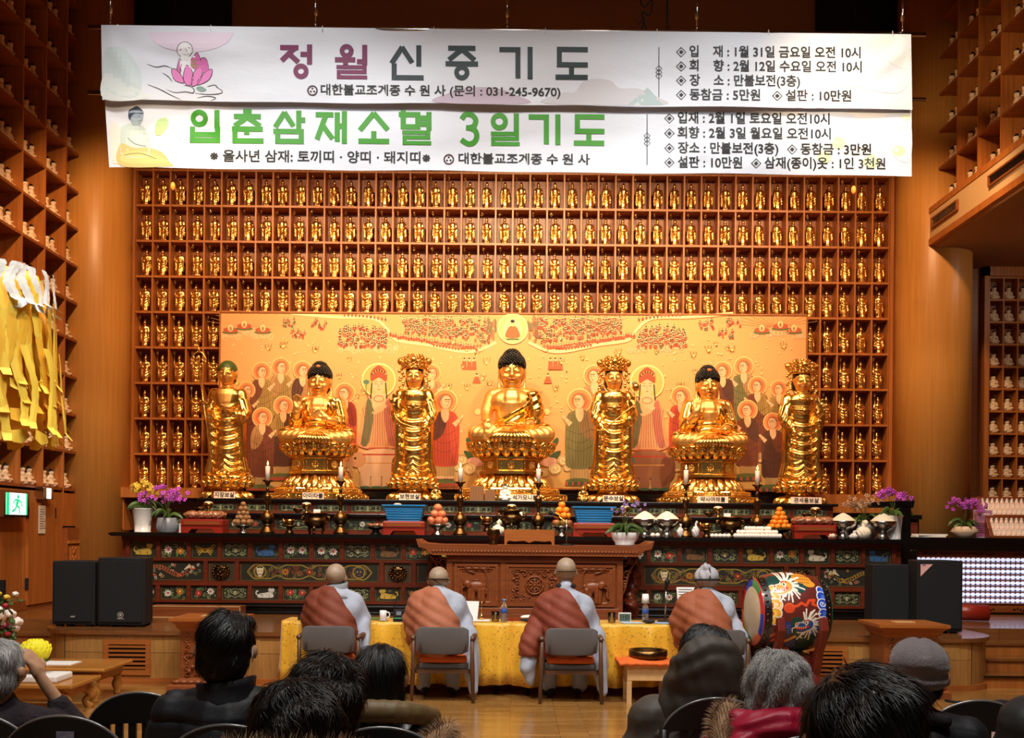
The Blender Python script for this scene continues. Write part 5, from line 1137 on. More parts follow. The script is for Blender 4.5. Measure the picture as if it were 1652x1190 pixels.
def divider(cv, x, y0, y1):
    cv.line([(x, y0), (x, y1)], 1.2, (30, 30, 34)); c = (y0+y1)/2
    for k in (-1, 0, 1): cv.line([(x-5, c+k*6), (x, c+k*6-5), (x+5, c+k*6), (x, c+k*6+5), (x-5, c+k*6)], 1, (30, 30, 34))
m_maroon = mat('maroon_ink', (118, 34, 82), .6); m_slate = mat('slate_ink', (38, 56, 60), .6); m_greenink = mat('green_ink', (62, 150, 34), .6); m_dkink = mat('black_ink', (24, 24, 26), .6)
GL = {'정': (((4, 11), (57, 11)), ((47, 12), (8, 48)), ((30, 29), (57, 52)), ((92, 3), (92, 58)), ((66, 30), (92, 30)), (66, 79, 16)), '월': ((37, 20, 14), ((3, 45), (62, 45)), ((34, 45), (34, 58)), ((92, 3), (92, 58)), ((70, 50), (92, 50)), ((12, 66), (92, 66), (92, 80), (13, 80), (13, 95), (94, 95))),
      '신': (((36, 8), (5, 53)), ((36, 8), (66, 51)), ((87, 3), (87, 61)), ((12, 62), (12, 95), (94, 95))), '중': (((10, 9), (90, 9)), ((50, 12), (12, 42)), ((50, 12), (88, 42)), ((2, 54), (98, 54)), ((50, 54), (50, 64)), (50, 79, 16)),
      '기': (((4, 12), (53, 12), (53, 87)), ((90, 5), (90, 95))), '도': (((92, 10), (13, 10), (13, 54), (92, 54)), ((50, 64), (50, 90)), ((3, 90), (98, 90))), '입': ((31, 27, 20), ((88, 3), (88, 56)), ((9, 60), (9, 94), (90, 94), (90, 60)), ((9, 76), (90, 76))),
      '춘': (((38, 6), (62, 6)), ((8, 20), (92, 20)), ((50, 22), (10, 48)), ((50, 22), (90, 48)), ((2, 58), (98, 58)), ((48, 58), (48, 74)), ((10, 68), (10, 94), (94, 94))), '삼': (((34, 7), (5, 50)), ((34, 7), (62, 47)), ((80, 2), (80, 56)), ((80, 29), (99, 29)), ((12, 64), (12, 94), (88, 94), (88, 64), (6, 64))),
      '재': (((2, 12), (56, 12)), ((33, 14), (5, 86)), ((24, 46), (54, 84)), ((70, 6), (70, 92)), ((93, 2), (93, 98)), ((70, 46), (93, 46))), '소': (((50, 6), (6, 57)), ((50, 6), (94, 55)), ((50, 62), (50, 90)), ((2, 91), (98, 91))),
      '멸': (((9, 3), (9, 46), (56, 46), (56, 9), (3, 9)), ((92, 2), (92, 55)), ((60, 19), (92, 19)), ((60, 37), (92, 37)), ((12, 63), (90, 63), (90, 78), (13, 78), (13, 95), (93, 95))), '3': (spl([(14, 20), (30, 7), (60, 7), (82, 22), (76, 40), (54, 47), (36, 47)], 5), spl([(54, 47), (80, 56), (88, 74), (74, 91), (44, 96), (12, 84)], 5)),
      '일': ((33, 27, 20), ((88, 3), (88, 56)), ((12, 64), (90, 64), (90, 79), (13, 79), (13, 95), (93, 95)))}
def glyph(o, f, ch, cx, cy, w, h, th, m):
    cv = Canvas(lambda x, y, k: (cx+(x-50)/100*w, cy+(y-50)/100*h+(x-50)/100*w*.0099, 30)); q = th*100/w; th0 = th
    for s in GL[ch]:
        th = th0*.76 if len(s) == 6 and isinstance(s[0], tuple) else th0
        if not isinstance(s[0], tuple): cv.ring(s[0], s[1], s[2], q*.93, (0, 0, 0), 28, s[2]*w/h)
        else:
            for (x0, y0), (x1, y1) in zip(s, s[1:]):
                d = math.hypot((x1-x0)*w, (y1-y0)*h); ux, uy = (x1-x0)*w/d, (y1-y0)*h/d; e_ = th*.5 if (len(s) > 2 and len(s) < 9) else th*.1
                X0, Y0, X1, Y1 = x0*w/100-ux*e_, y0*h/100-uy*e_, x1*w/100+ux*e_, y1*h/100+uy*e_; px, py = -uy*th/2, ux*th/2
                cv.poly([((a)*100/w, (b_)*100/h) for a, b_ in ((X0+px, Y0+py), (X1+px, Y1+py), (X1-px, Y1-py), (X0-px, Y0-py))], (0, 0, 0))
    g = mk('lettering', cv.mb, m, o, fix=False); g.data.color_attributes.remove(g.data.color_attributes[0]); drape(g, f)
def banner(lb, q, D, e, fn):
    o = mk('banner', sheet(q, D, e), m_banner)
    tag(o, lb, 'banner', 'hanging white banners'); f = BN(D, e); cv = Canvas(lambda x, y, k: (x, y, k*.25)); fn(o, f, cv); drape(cv.make('printed_picture', m_print2, o), f); return o
def cpoly(cv, pts, c, n=5, keep=False): cv.poly(spl(pts, n, True), c, keep)
def upper(o, f, cv):
    cpoly(cv, [(168, 84), (182, 76), (200, 78), (216, 96), (228, 120), (226, 150), (205, 158), (168, 140)], (208, 220, 220)); cpoly(cv, [(168, 118), (190, 122), (215, 140), (240, 158), (168, 160)], (222, 228, 226))
    cv.ell(308, 52, 68, 32, (232, 214, 230), 0, 30, False, 0, PI); cpoly(cv, [(703, 165), (724, 150), (760, 141), (800, 142), (830, 152), (850, 167)], (196, 178, 194))
    cpoly(cv, [(880, 167), (905, 150), (928, 148), (940, 132), (962, 127), (985, 130), (1000, 142), (1030, 143), (1060, 156), (1066, 169)], (208, 204, 208)); cv.poly([(1013, 169), (1045, 141), (1070, 169)], (178, 196, 196)); cv.poly([(1022, 169), (1040, 158), (1032, 169)], (228, 228, 230))
    cpoly(cv, [(1278, 172), (1290, 150), (1310, 138), (1330, 150), (1338, 172)], (236, 218, 230)); cpoly(cv, [(1330, 130), (1380, 90), (1430, 100), (1462, 120), (1450, 150), (1380, 140)], (222, 226, 236)); cpoly(cv, [(1400, 60), (1460, 62), (1464, 110), (1420, 90)], (224, 232, 236))
    K = (26, 24, 26)
    def petal(pts, c): s = spl(pts, 5, True); cv.poly(s, c); cv.line(s+[s[0]], 1.0, K)
    PK = (226, 128, 190)
    for pts in ([(285, 114), (288, 99), (291, 96), (292, 112), (288, 122)], [(307, 100), (316, 86), (320, 88), (326, 106), (315, 112)], [(318, 100), (328, 93), (334, 98), (336, 114), (322, 116)]): petal(pts, (214, 108, 172))
    cv.ell(299, 101, 9, 16, (236, 234, 236)); cv.ring(298, 80, 12.5, 1.0, K); cv.ell(298, 80, 12.2, 12.2, (238, 236, 238)); cv.line([(293, 79), (290, 81)], .9, K); cv.line([(303, 76), (307, 78)], .9, K); cv.line([(299, 78), (302, 83), (299, 84)], .8, K); cv.line([(293, 86), (300, 89), (305, 86)], .9, K); cv.line([(290, 93), (294, 100), (290, 114)], .9, K); cv.line([(303, 92), (298, 104), (306, 110)], .9, K)
    cv.ell(314, 103, 7, 8, (172, 128, 112)); cv.ell(318, 104, 1, 1.4, K); cv.ell(313, 92, 2, 2, (236, 234, 236))
    for pts in ([(277, 112), (284, 112), (294, 124), (296, 134), (283, 130), (278, 122)], [(342, 112), (335, 114), (322, 126), (318, 137), (334, 131), (341, 122)], [(302, 105), (311, 118), (310, 134), (302, 138), (296, 128), (297, 115)], [(324, 106), (326, 120), (320, 134), (310, 139), (310, 124), (316, 112)]): petal(pts, PK)
    cpoly(cv, [(316, 142), (324, 139), (333, 145), (324, 148)], (128, 160, 150))
    for pts in ([(237, 103), (252, 108), (266, 106), (277, 110)], [(262, 117), (272, 124), (278, 132)], [(238, 136), (258, 144), (275, 153), (292, 161)], [(268, 144), (282, 149), (300, 148), (311, 150), (313, 144), (306, 139), (296, 138)], [(315, 150), (330, 152), (346, 152), (357, 150), (358, 146), (348, 140)], [(334, 140), (346, 137), (352, 142)], [(318, 158), (334, 155), (348, 158), (340, 162)]): cv.line(spl(pts, 5), 1.3, K, taper=True)
    emblem(cv, 504, 146, 8.6); divider(cv, 1063, 76, 157)
    for c, x, m in zip('정월신중기도', (477, 566, 656, 745, 834, 922), (m_maroon,)*2+(m_slate,)*4): glyph(o, f, c, x, 98.5+(x-477)*.008, 53, 56, 8.2, m)
    stroke_text(o, f, '대한불교조계종 수 원 사 (문의 : 031-245-9670)', 517, 904, 147.5, 19, m_dkink, .4)
    for x, y, L in ((1099, 84, (('입    재 : 1월 31일 금요일 오전 10시', 1113, 1389),)), (1099, 107, (('회    향 : 2월 12일 수요일 오전 10시', 1113, 1391),)), (1099, 130, (('장    소 : 만불보전(3층)', 1113, 1291),)), (1099, 153, (('동참금 : 5만원', 1113, 1227), ('설판 : 10만원', 1268, 1374)))):
        for s, a, b_ in L: diamond(cv, a-14, y+(a-1113)*.01, 7.5); stroke_text(o, f, s, a, b_, y+1+(a-1113)*.01, 20, m_dkink, .4)
def lower(o, f, cv):
    cpoly(cv, [(178, 200), (200, 210), (206, 250), (182, 262)], (226, 224, 214)); cpoly(cv, [(1290, 180), (1340, 178), (1380, 190), (1350, 230), (1300, 225)], (208, 218, 240)); cpoly(cv, [(1420, 195), (1465, 180), (1468, 260), (1430, 240)], (210, 218, 236))
    for x, y, r in ((1405, 262, 14), (1352, 232, 12), (1450, 245, 11), (1330, 255, 12), (1460, 190, 8)): cpoly(cv, [(x-r, y), (x, y-r), (x+r, y-2), (x+2, y+r*.7)], (222, 226, 178))
    cpoly(cv, [(250, 210), (254, 194), (268, 190), (272, 200), (262, 216), (252, 218)], (190, 218, 150))
    cpoly(cv, [(196, 206), (205, 200), (220, 199), (234, 206), (241, 222), (242, 240), (236, 252), (198, 252), (194, 226)], (196, 210, 204)); cpoly(cv, [(194, 232), (215, 238), (240, 238), (262, 246), (274, 262), (274, 268), (194, 267)], (214, 190, 122)); cpoly(cv, [(200, 246), (230, 244), (256, 252), (268, 262), (200, 262)], (228, 206, 130))
    cpoly(cv, [(211, 196), (214, 190), (227, 192), (226, 203), (216, 204)], (168, 184, 190)); cpoly(cv, [(208, 182), (214, 178), (230, 180), (231, 190), (227, 199), (218, 200), (211, 194)], (150, 166, 184)); cpoly(cv, [(207, 188), (208, 178), (214, 174), (220, 171), (226, 174), (231, 180), (230, 184), (218, 183), (212, 188), (210, 194)], (64, 70, 84))
    for pts in ([(222, 188), (227, 187)], [(223, 195), (228, 194)], [(212, 205), (226, 214), (238, 226)], [(200, 250), (225, 247), (252, 256)], [(206, 222), (218, 232), (236, 236)]): cv.line(spl(pts, 4), 1, (110, 100, 84))
    emblem(cv, 724, 257, 8.6); divider(cv, 1044, 184, 266)
    for c, x in zip('입춘삼재소멸3일기도', (331, 399, 467, 534, 603, 671, 757, 814, 880, 950)):
        glyph(o, f, c, x, 203+(x-331)*.0105, 50 if c != '3' else 32, 53, 8.4, m_greenink)
    stroke_text(o, f, '※ 을사년 삼재: 토끼띠 · 양띠 · 돼지띠※', 339, 694, 254, 21, m_dkink, .35); stroke_text(o, f, '대한불교조계종 수 원 사', 739, 951, 257.5, 19, m_dkink, .4)
    for y, L in ((191, (('입재 : 2월 1일 토요일 오전10시', 1094, 1339),)), (215, (('회향 : 2월 3일 월요일 오전10시', 1094, 1341),)), (239, (('장소 : 만불보전(3층)', 1094, 1256), ('동참금 : 3만원', 1292, 1406))), (262, (('설판 : 10만원', 1094, 1198), ('삼재(종이)옷 : 1인 3천원', 1234, 1429)))):
        for s, a, b_ in L: diamond(cv, a-14, y+(a-1094)*.01, 7.5); stroke_text(o, f, s, a, b_, y+1+(a-1094)*.01, 20, m_dkink, .4)
banner('upper white banner with maroon and grey title and a pink lotus held in drawn hands', P1, 10.0, 1, upper)
banner('lower white banner with large green title and a small printed seated buddha', P2, 10.07, .8, lower)
for o in [o for o in COL.objects if o.name.startswith('banner') and o.parent is None]:
    low = 'lower' in o['label']; y0, D, e_ = (149, 10.07, .8) if low else (43, 10.0, 1); f = BN(D, e_)
    for px in (190, 340, 520, 700, 880, 1060, 1240, 1440):
        py = y0+(px-142)*.0092; a = f(px, py, 0); c = P(px, py, 10.09 if low else 10.04); b = MB(); b.tube(spl([a+Vector((0, -.01, -.02)), (a+c)/2+Vector((0, 0, .03)), c+Vector((0, .012, 0)), a+Vector((0, 0, -.03))], 4), .004, 5); mk('tie', b, m_white, o)
for pa, pb, D, lb in (((142, 43), (1493, 56), 10.04, 'steel pole along the top of the upper banner'), ((142, 149), (1493, 161), 10.09, 'steel pole along the top of the lower banner')):
    b = MB(); b.tube([P(*pa, D), P(*pb, D)], .022, 12); tag(mk('banner_pole', b, m_steel), lb, 'pole', 'banner poles')
for px, lb in ((178, 'first'), (509, 'second'), (818, 'third'), (1124, 'fourth'), (1456, 'fifth')):
    b = MB(); a = P(px, 43+(px-142)*.0097, 10.04); b.tube([a, a+Vector((0, 0, 2.6))], .006, 6); c = a+Vector((0, 0, .24)); b.tube([c-Vector((0, 0, .1)), c+Vector((0, 0, .1))], .018, 8); b.tube([a+Vector((0, 0, .02)), a+Vector((0, 0, .06))], .015, 8)
    tag(mk('hanging_wire', b, m_steel), 'steel wire with turnbuckle holding the banner pole, %s from the lotus picture end' % lb, 'wire', 'wires holding the banners')
b = MB(); b.tube(spl([P(1030, -40, 10.3), P(1036, 10, 10.3), P(1052, 0, 10.3), P(1048, 25, 10.3), P(1036, 20, 10.3), P(1042, 48, 10.3), P(1035, 48, 10.3), P(1040, 30, 10.3), P(1030, 40, 10.3)], 8), .008, 6); b.tube([P(1077, -40, 10.3), P(1077, 50, 10.3)], .01, 6); tag(mk('cable', b, m_blackm), 'loose black cables hanging behind the top edge of the upper banner', 'cable')
# ================================================================ MURAL
rm = random.Random(4); MBASE = (242, 176, 112)
mu = Canvas(lambda px, py, k: P(px, py, 14.765-k*.000006))
mu.poly([(355.5, 503), (1302, 508), (1299, 790), (352.5, 786)], MBASE)
mu.poly([(353.3, 724), (600, 730), (1052, 734), (1299.6, 724), (1299, 790), (352.5, 786)], (222, 176, 104))
def both(fn):
    fn(lambda x: x); fn(lambda x: 1653-x)
def clouds(X):
    for k in range(14): mu.line([(X(400), 528), (X(400+math.cos(-.2-k*.2)*70), 528+math.sin(-.2-k*.2)*30)], .5, (196, 150, 104), k > 0)
    cpl = spl([(470, 505), (540, 511), (600, 513), (624, 530), (640, 548), (690, 556), (740, 566), (770, 565), (800, 552)], 8); mu.line([(X(a), b) for a, b in cpl], 4.5, (250, 222, 168)); mu.line([(X(a), b+3) for a, b in cpl], .9, (206, 160, 100))
    for x, y in ((372, 536), (394, 530), (424, 536)):
        for k in range(9): mu.ring(X(x+rm.uniform(-16, 16)), y+5+rm.uniform(-3, 4), 4, .7, (250, 214, 168), 10)
        mu.ell(X(x), y, 14, 3, (110, 110, 66)); mu.ell(X(x), y-4, 12, 4.5, (196, 92, 58)); mu.ell(X(x), y-7, 4.5, 5.5, (246, 222, 160)); mu.ell(X(x), y-6, 2, 3.4, (190, 130, 80))
    for k in range(46): mu.ring(X(rm.uniform(545, 640)), rm.uniform(557, 566), rm.uniform(2, 4), .6, (246, 206, 160), 9)
    def folk(x, y, s=1.0, c=None):
        c = c or rm.choice(((190, 80, 54), (170, 96, 60), (150, 70, 50), (110, 106, 70), (206, 110, 80))); mu.ell(X(x), y, 2.2*s, 3.2*s, c, 0, 8); mu.ell(X(x), y-3.6*s, 1.7*s, 1.8*s, (242, 206, 150), 0, 8, True); mu.ell(X(x), y-4.8*s, 1.2*s, .9*s, (60, 44, 36), 0, 6)
    for cx, cy, rx, ry, n in ((468, 521, 12, 6, 16), (482, 539, 12, 6, 16), (514, 524, 13, 7, 18)):
        for k in range(n): folk(cx+rm.uniform(-rx, rx), cy+rm.uniform(-ry, ry), .9)
    P_ = sorted([(rm.uniform(0, 1), rm.uniform(0, 1)) for k in range(150)], key=lambda p: p[1])
    for u, v in P_: folk(546+78*u, 526+34*v+12*abs(u-.4)*(1-v), 1.05)
    P_ = sorted([(rm.uniform(0, 1), rm.uniform(0, 1)) for k in range(260)], key=lambda p: p[1])
    for u, v in P_: folk(650+140*u, 513+(16+24*u)*v+ (1-u)*8*v, .95)
    for k in range(34):
        x = 646+k*3.9; mu.ell(X(x), 512+1.2*math.sin(k), 1.6, 1.6, (246, 212, 156), 0, 8, True); mu.ell(X(x), 510.6+1.2*math.sin(k), 1.1, .8, (60, 44, 36), 0, 6, k > 0)
    for k in range(34): folk(630+k*4.2, 541+k*.62+rm.uniform(-2, 2), .95, (184, 84, 56))
    for k in range(16): folk(700+k*5, 562-abs(k-8)*.7, .8, (196, 92, 60))
    for k in range(12): folk(556+k*6, 508+.06*k*k, .8)
    for k in range(16): mu.ell(X(785+rm.uniform(0, 16)), rm.uniform(512, 545), 2, 6, rm.choice(((130, 116, 80), (200, 120, 80), (150, 90, 64))), 0, 8)
    for k in range(4): mu.poly([(X(746+k*8), 582), (X(752+k*8), 582), (X(753+k*8), 596), (X(745+k*8), 596)] if k < 3 else [(X(766), 608), (X(772), 608), (X(776), 618), (X(762), 618)], (206, 100, 60)); mu.ell(X(749+k*8 if k < 3 else 769), 580 if k < 3 else 605, 2.2, 2.4, (242, 204, 150)); mu.ell(X(749+k*8 if k < 3 else 769), 578 if k < 3 else 603, 1.8, 1.2, (50, 40, 34))
    mu.line(spiral(X(774), 561, 7, 1.4, 0), .8, (200, 160, 100))
    for k in range(30):
        x, y = rm.uniform(368, 800), rm.uniform(552, 640); s = rm.uniform(2.5, 5)
        for j in range(5): a = rm.random()*6; mu.ell(X(x+s*.6*math.cos(a)), y+s*.6*math.sin(a), s*.45, s*.22, (206, 160, 74), a, 7, j > 0)
        for j in range(3): mu.line([(X(x-s+j*s), y-s*.5), (X(x-s*.8+j*s), y-s*1.6)], .8, (120, 104, 54))
        mu.ell(X(x), y, s*.4, s*.4, (250, 230, 160), 0, 8)
    for k in range(170): a = rm.random()*3; mu.ell(X(rm.uniform(362, 812)), rm.uniform(545, 700), rm.uniform(.9, 2.4), rm.uniform(.6, 1.2), (252, 226, 170), a, 7, k > 0)
    # lotus leaves and cloud scrolls round the central throne
    for pts, c in (([(752, 712), (756, 706), (768, 722), (766, 732)], (70, 92, 50)), ([(748, 728), (760, 730), (772, 744), (762, 748)], (64, 88, 52)), ([(756, 740), (772, 738), (780, 750), (760, 752)], (226, 170, 150))): cpoly(mu, [(X(a), b) for a, b in pts], c)
    for x, y, r in ((744, 742, 9), (758, 756, 10), (776, 762, 8), (738, 754, 6), (790, 772, 7)): mu.ell(X(x), y, r, r*.8, (240, 214, 158)); mu.line(spiral(X(x), y, r, 1.5, 1), 1, (190, 150, 96)); mu.ring(X(x), y, r, .8, (196, 156, 100), 16)
    mu.ell(X(771), 664, 5, 5, (244, 226, 150))
both(clouds)
mu.ell(827, 530, 25, 25, (252, 230, 160)); mu.ell(827, 530, 22, 22, (206, 200, 130)); mu.ell(827, 531, 16, 19, (250, 226, 160)); mu.poly(spl([(816, 544), (818, 532), (823, 526), (831, 526), (836, 532), (838, 544)], 4, True), (206, 110, 66)); mu.ell(827, 522, 4, 4.6, (240, 200, 140)); mu.ell(827, 518, 3.4, 2.6, (40, 36, 36)); mu.line([(817, 547), (837, 547)], 3, (96, 120, 70))
SK = (240, 196, 148); LN = (70, 42, 26)
def disciple(x, y, r, e, c1, c2, foot, bald=True, tilt=0.0, w=1.0):
    """haloed disciple: halo at (x, y) radius r, looking towards e (+1 = to larger px)"""
    mu.ell(x, y, r, r, (252, 220, 150)); mu.ell(x, y, r*.92, r*.92, (240, 150, 88)); mu.ell(x, y, r*.66, r*.66, (226, 112, 62))
    hx = x+e*r*.05; sw = r*1.15*w; by = y+r*.72
    body = [(x-sw*.55, by+r*.15), (x-sw*.95, by+r*.9), (x-sw*1.0, foot-r*2.2), (x-sw*.8, foot-r*1.1), (x+sw*.75, foot-r*1.1), (x+sw*.95, foot-r*2.4), (x+sw*.98, by+r*1.0), (x+sw*.5, by+r*.1)]
    mu.poly([(x-sw*.62, foot-r*1.3), (x+sw*.6, foot-r*1.3), (x+sw*.7, foot-2), (x-sw*.7, foot-2)], (196, 160, 104)); mu.ell(x-sw*.3, foot-2, sw*.35, 2.4, SK); mu.ell(x+sw*.35, foot-2, sw*.35, 2.4, SK)
    for k in range(7): mu.line([(x-sw*.55+k*sw*.18, foot-r*1.2), (x-sw*.62+k*sw*.2, foot-3)], .5, (140, 108, 66), k > 0)
    cpoly(mu, body, c1)
    cpoly(mu, [(x-e*sw*.5, by+r*.1), (x-e*sw*.95, by+r), (x-e*sw*.9, by+r*2.4), (x-e*sw*.2, by+r*2.0), (x+e*sw*.1, by+r*.8)], c2)
    for k in range(8): u = -.8+1.6*k/7; mu.line(spl([(x+u*sw*.6, by+r*.4), (x+u*sw*.95+.6*math.sin(k), (by+foot)/2), (x+u*sw*.8, foot-r*1.2)], 4), .55, LN if k % 2 else tuple(int(v*.6) for v in c1), k > 0)
    for k in range(3): mu.line(spl([(x-sw*.9, by+r*(1.6+k*.7)), (x, by+r*(2.0+k*.7)), (x+sw*.9, by+r*(1.5+k*.7))], 4), .6, tuple(int(v*.55) for v in c1), k > 0)
    cpoly(mu, [(x-r*.25, by-r*.1), (x+r*.25, by-r*.1), (x+r*.3, by+r*.6), (x, by+r*1.0), (x-r*.3, by+r*.5)], SK)
    mu.ell(hx, y+r*.06, r*.42, r*.56, SK, e*tilt); mu.ell(hx-e*r*.08, y-r*.18, r*.4, r*.36, (150, 120, 98) if bald else (50, 40, 36)); mu.ell(hx+e*r*.05, y-r*.03, r*.38, r*.42, SK, e*tilt); mu.ell(hx-e*r*.36, y+r*.1, r*.08, r*.15, (226, 170, 124))
    for u in (.02, .26): mu.line([(hx+e*r*(u-.1), y-r*.12), (hx+e*r*(u+.12), y-r*.14)], r*.07, LN, u > .1); mu.line([(hx+e*r*(u-.08), y+r*.0), (hx+e*r*(u+.1), y+r*.02)], r*.045, LN, True)
    mu.line([(hx+e*r*.2, y), (hx+e*r*.27, y+r*.2), (hx+e*r*.17, y+r*.22)], r*.045, (170, 100, 66)); mu.line([(hx+e*r*.05, y+r*.36), (hx+e*r*.22, y+r*.34)], r*.06, (176, 70, 50)); mu.ring(hx, y+r*.06, r*.5, .5, (150, 90, 60), 18, r*.58)
    mu.poly([(x+e*sw*.5, by+r*1.05), (x+e*sw*1.15, by+r*.45), (x+e*sw*1.25, by+r*.6), (x+e*sw*.75, by+r*1.35)], SK); mu.ring(x+e*sw*.9, by+r*.85, r*.22, .5, (150, 90, 60), 10)
OLV, BRN, RED, TAN, GRN, DKB = (170, 136, 72), (124, 64, 40), (196, 76, 52), (190, 142, 92), (122, 116, 70), (92, 52, 40)
for a in ((453, 592, 15.5, 1, OLV, TAN, 720), (422, 599, 15.5, 1, OLV, BRN, 735), (488, 597, 15.5, 1, TAN, DKB, 735), (398, 629, 14, 1, BRN, TAN, 770), (457, 654, 16, 1, DKB, OLV, 768), (423, 673, 16.5, 1, BRN, TAN, 786), (556, 634, 17, -1, RED, (150, 50, 40), 760), (696, 602, 15, 1, TAN, GRN, 735), (718, 647, 20, 1, RED, DKB, 772),
          (1200, 591, 16, -1, GRN, TAN, 720), (1166, 598, 15.5, -1, BRN, DKB, 735), (1222, 622, 15.5, -1, BRN, OLV, 745), (1099, 639, 17, -1, RED, (150, 50, 40), 760), (1257, 627, 14.5, -1, OLV, BRN, 760), (1206, 661, 16.5, -1, BRN, DKB, 768), (1247, 681, 16, -1, DKB, BRN, 786), (959, 606, 18, -1, TAN, DKB, 735), (935, 646, 20, -1, GRN, (150, 116, 76), 776)): disciple(*a)
for x, y in ((716, 778), (934, 776), (455, 768), (1206, 768), (420, 786), (1247, 786)):
    mu.ell(x, y, 22, 5, (104, 112, 60))
    for k in range(9): mu.ell(x-20+k*5, y+4, 3, 3.4, (60, 100, 66) if x > 800 and k % 2 else (186, 84, 60), 0, 8, k > 0)
def rider(x, y, e, c, c2):
    """green haloed bodhisattva seated on a beast"""
    mu.ell(x, y, 28, 28, (250, 228, 160)); mu.ell(x, y, 25.5, 25.5, (190, 188, 104))
    cpoly(mu, [(x-22, y+36), (x-30, y+80), (x-34, y+105), (x, y+112), (x+34, y+105), (x+30, y+80), (x+22, y+36), (x, y+22)], (222, 160, 116)); cpoly(mu, [(x-18, y+30), (x-24, y+70), (x-28, y+104), (x-16, y+100), (x-8, y+50)], (110, 110, 72)); cpoly(mu, [(x+18, y+30), (x+24, y+70), (x+28, y+104), (x+16, y+100), (x+8, y+50)], (190, 110, 96))
    for k in range(14): mu.line(spl([(x-26+k*4, y+44), (x-22+k*3.4, y+74), (x-30+k*4.6, y+106)], 3), .7, (150, 76, 60) if k % 2 else (70, 96, 84), k > 0)
    cpoly(mu, [(x-9, y+22), (x+9, y+22), (x+10, y+44), (x, y+52), (x-10, y+44)], SK); mu.ring(x, y+30, 8, 1.2, (180, 90, 60), 14, 5); mu.ell(x+e*8, y+42, 5, 3, SK); mu.ell(x-e*6, y+52, 5, 3, SK)
    mu.ell(x, y+8, 10, 13.5, SK); cpoly(mu, [(x-12, y+2), (x-13, y-12), (x-7, y-20), (x, y-24), (x+7, y-20), (x+13, y-12), (x+12, y+2), (x, y-4)], (176, 84, 54))
    for k in range(12): mu.ell(x-11+2*k, y-10-6*math.sin(k*.28), 1.6, 1.8, (226, 176, 90) if k % 2 else (120, 60, 44), 0, 7, k > 0)
    for s in (-1, 1): mu.line([(x+s*11, y+4), (x+s*13, y+30)], 2, (60, 48, 40), s > 0); mu.line([(x+s*2.5, y+6), (x+s*7, y+6)], .9, LN, True); mu.line([(x+s*2, y+2), (x+s*7.5, y+2.4)], .7, LN, True)
    mu.line([(x-1.6, y+15), (x+1.6, y+15)], 1.2, (190, 50, 40)); mu.line([(x, y+6), (x-.8, y+11)], .6, (170, 100, 66)); mu.line(spl([(x-e*8, y+52), (x-e*20, y+20), (x-e*20, y+6)], 4), 1.2, (90, 110, 70)); mu.ell(x-e*20, y+3, 5, 3.6, (96, 130, 110))
    mu.line([(x-16, y+112), (x+16, y+112)], 7, (180, 84, 60)); cpoly(mu, [(x-26, y+116), (x+30, y+114), (x+34, y+150), (x-28, y+152)], c)
    for u in (-22, -4, 14, 28): cpoly(mu, [(x+u-6, y+142), (x+u+6, y+142), (x+u+7, y+172), (x+u-7, y+172)], c, 3); mu.ell(x+u, y+173, 9, 2.4, (60, 96, 70))
    mu.ell(x-e*34, y+128, 14, 13, c2); mu.ell(x-e*38, y+126, 2, 2, (30, 24, 20)); mu.line(spl([(x-e*42, y+132), (x-e*46, y+146), (x-e*42, y+156)], 4), 4, c2)
    cpoly(mu, [(x+e*22, y+128), (x+e*42, y+120), (x+e*44, y+150), (x+e*24, y+168)], (130, 76, 52)); mu.ell(x+e*36, y+114, 7, 8, (190, 130, 86)); mu.line([(x-26, y+120), (x+30, y+120)], 2.4, (190, 60, 44)); mu.line([(x-24, y+134), (x+28, y+134)], 1.6, (210, 150, 80))
rider(611, 613, 1, (226, 190, 156), (206, 150, 110)); rider(1044, 616, 1, (150, 100, 72), (74, 116, 110))
mural = mu.make('mural_painting', paint('mural_paint', .7))
mural['kind'] = 'thing'; b = MB()
L = [P(355.5, 503, 14.76), P(1302, 508, 14.76), P(1299, 790, 14.76), P(352.5, 786, 14.76)]
for i in range(4): b.tube([L[i], L[(i+1) % 4]], .016, 4, 0, False)
b.v += [tuple(p+Vector((0, dy, 0))) for dy in (.012, .05) for p in L]; k0 = len(b.v)-8
for f in ((0, 1, 2, 3), (4, 7, 6, 5), (0, 4, 5, 1), (1, 5, 6, 2), (2, 6, 7, 3), (3, 7, 4, 0)): b.f.append([k0+i for i in f]); b.m.append(0); b.sm.append(False); b.c.append(None)
mk('frame', b, m_shelf, mural); tag(mural, 'wide orange-toned painted mural of haloed disciples and riders behind the gilded statues', 'painting')
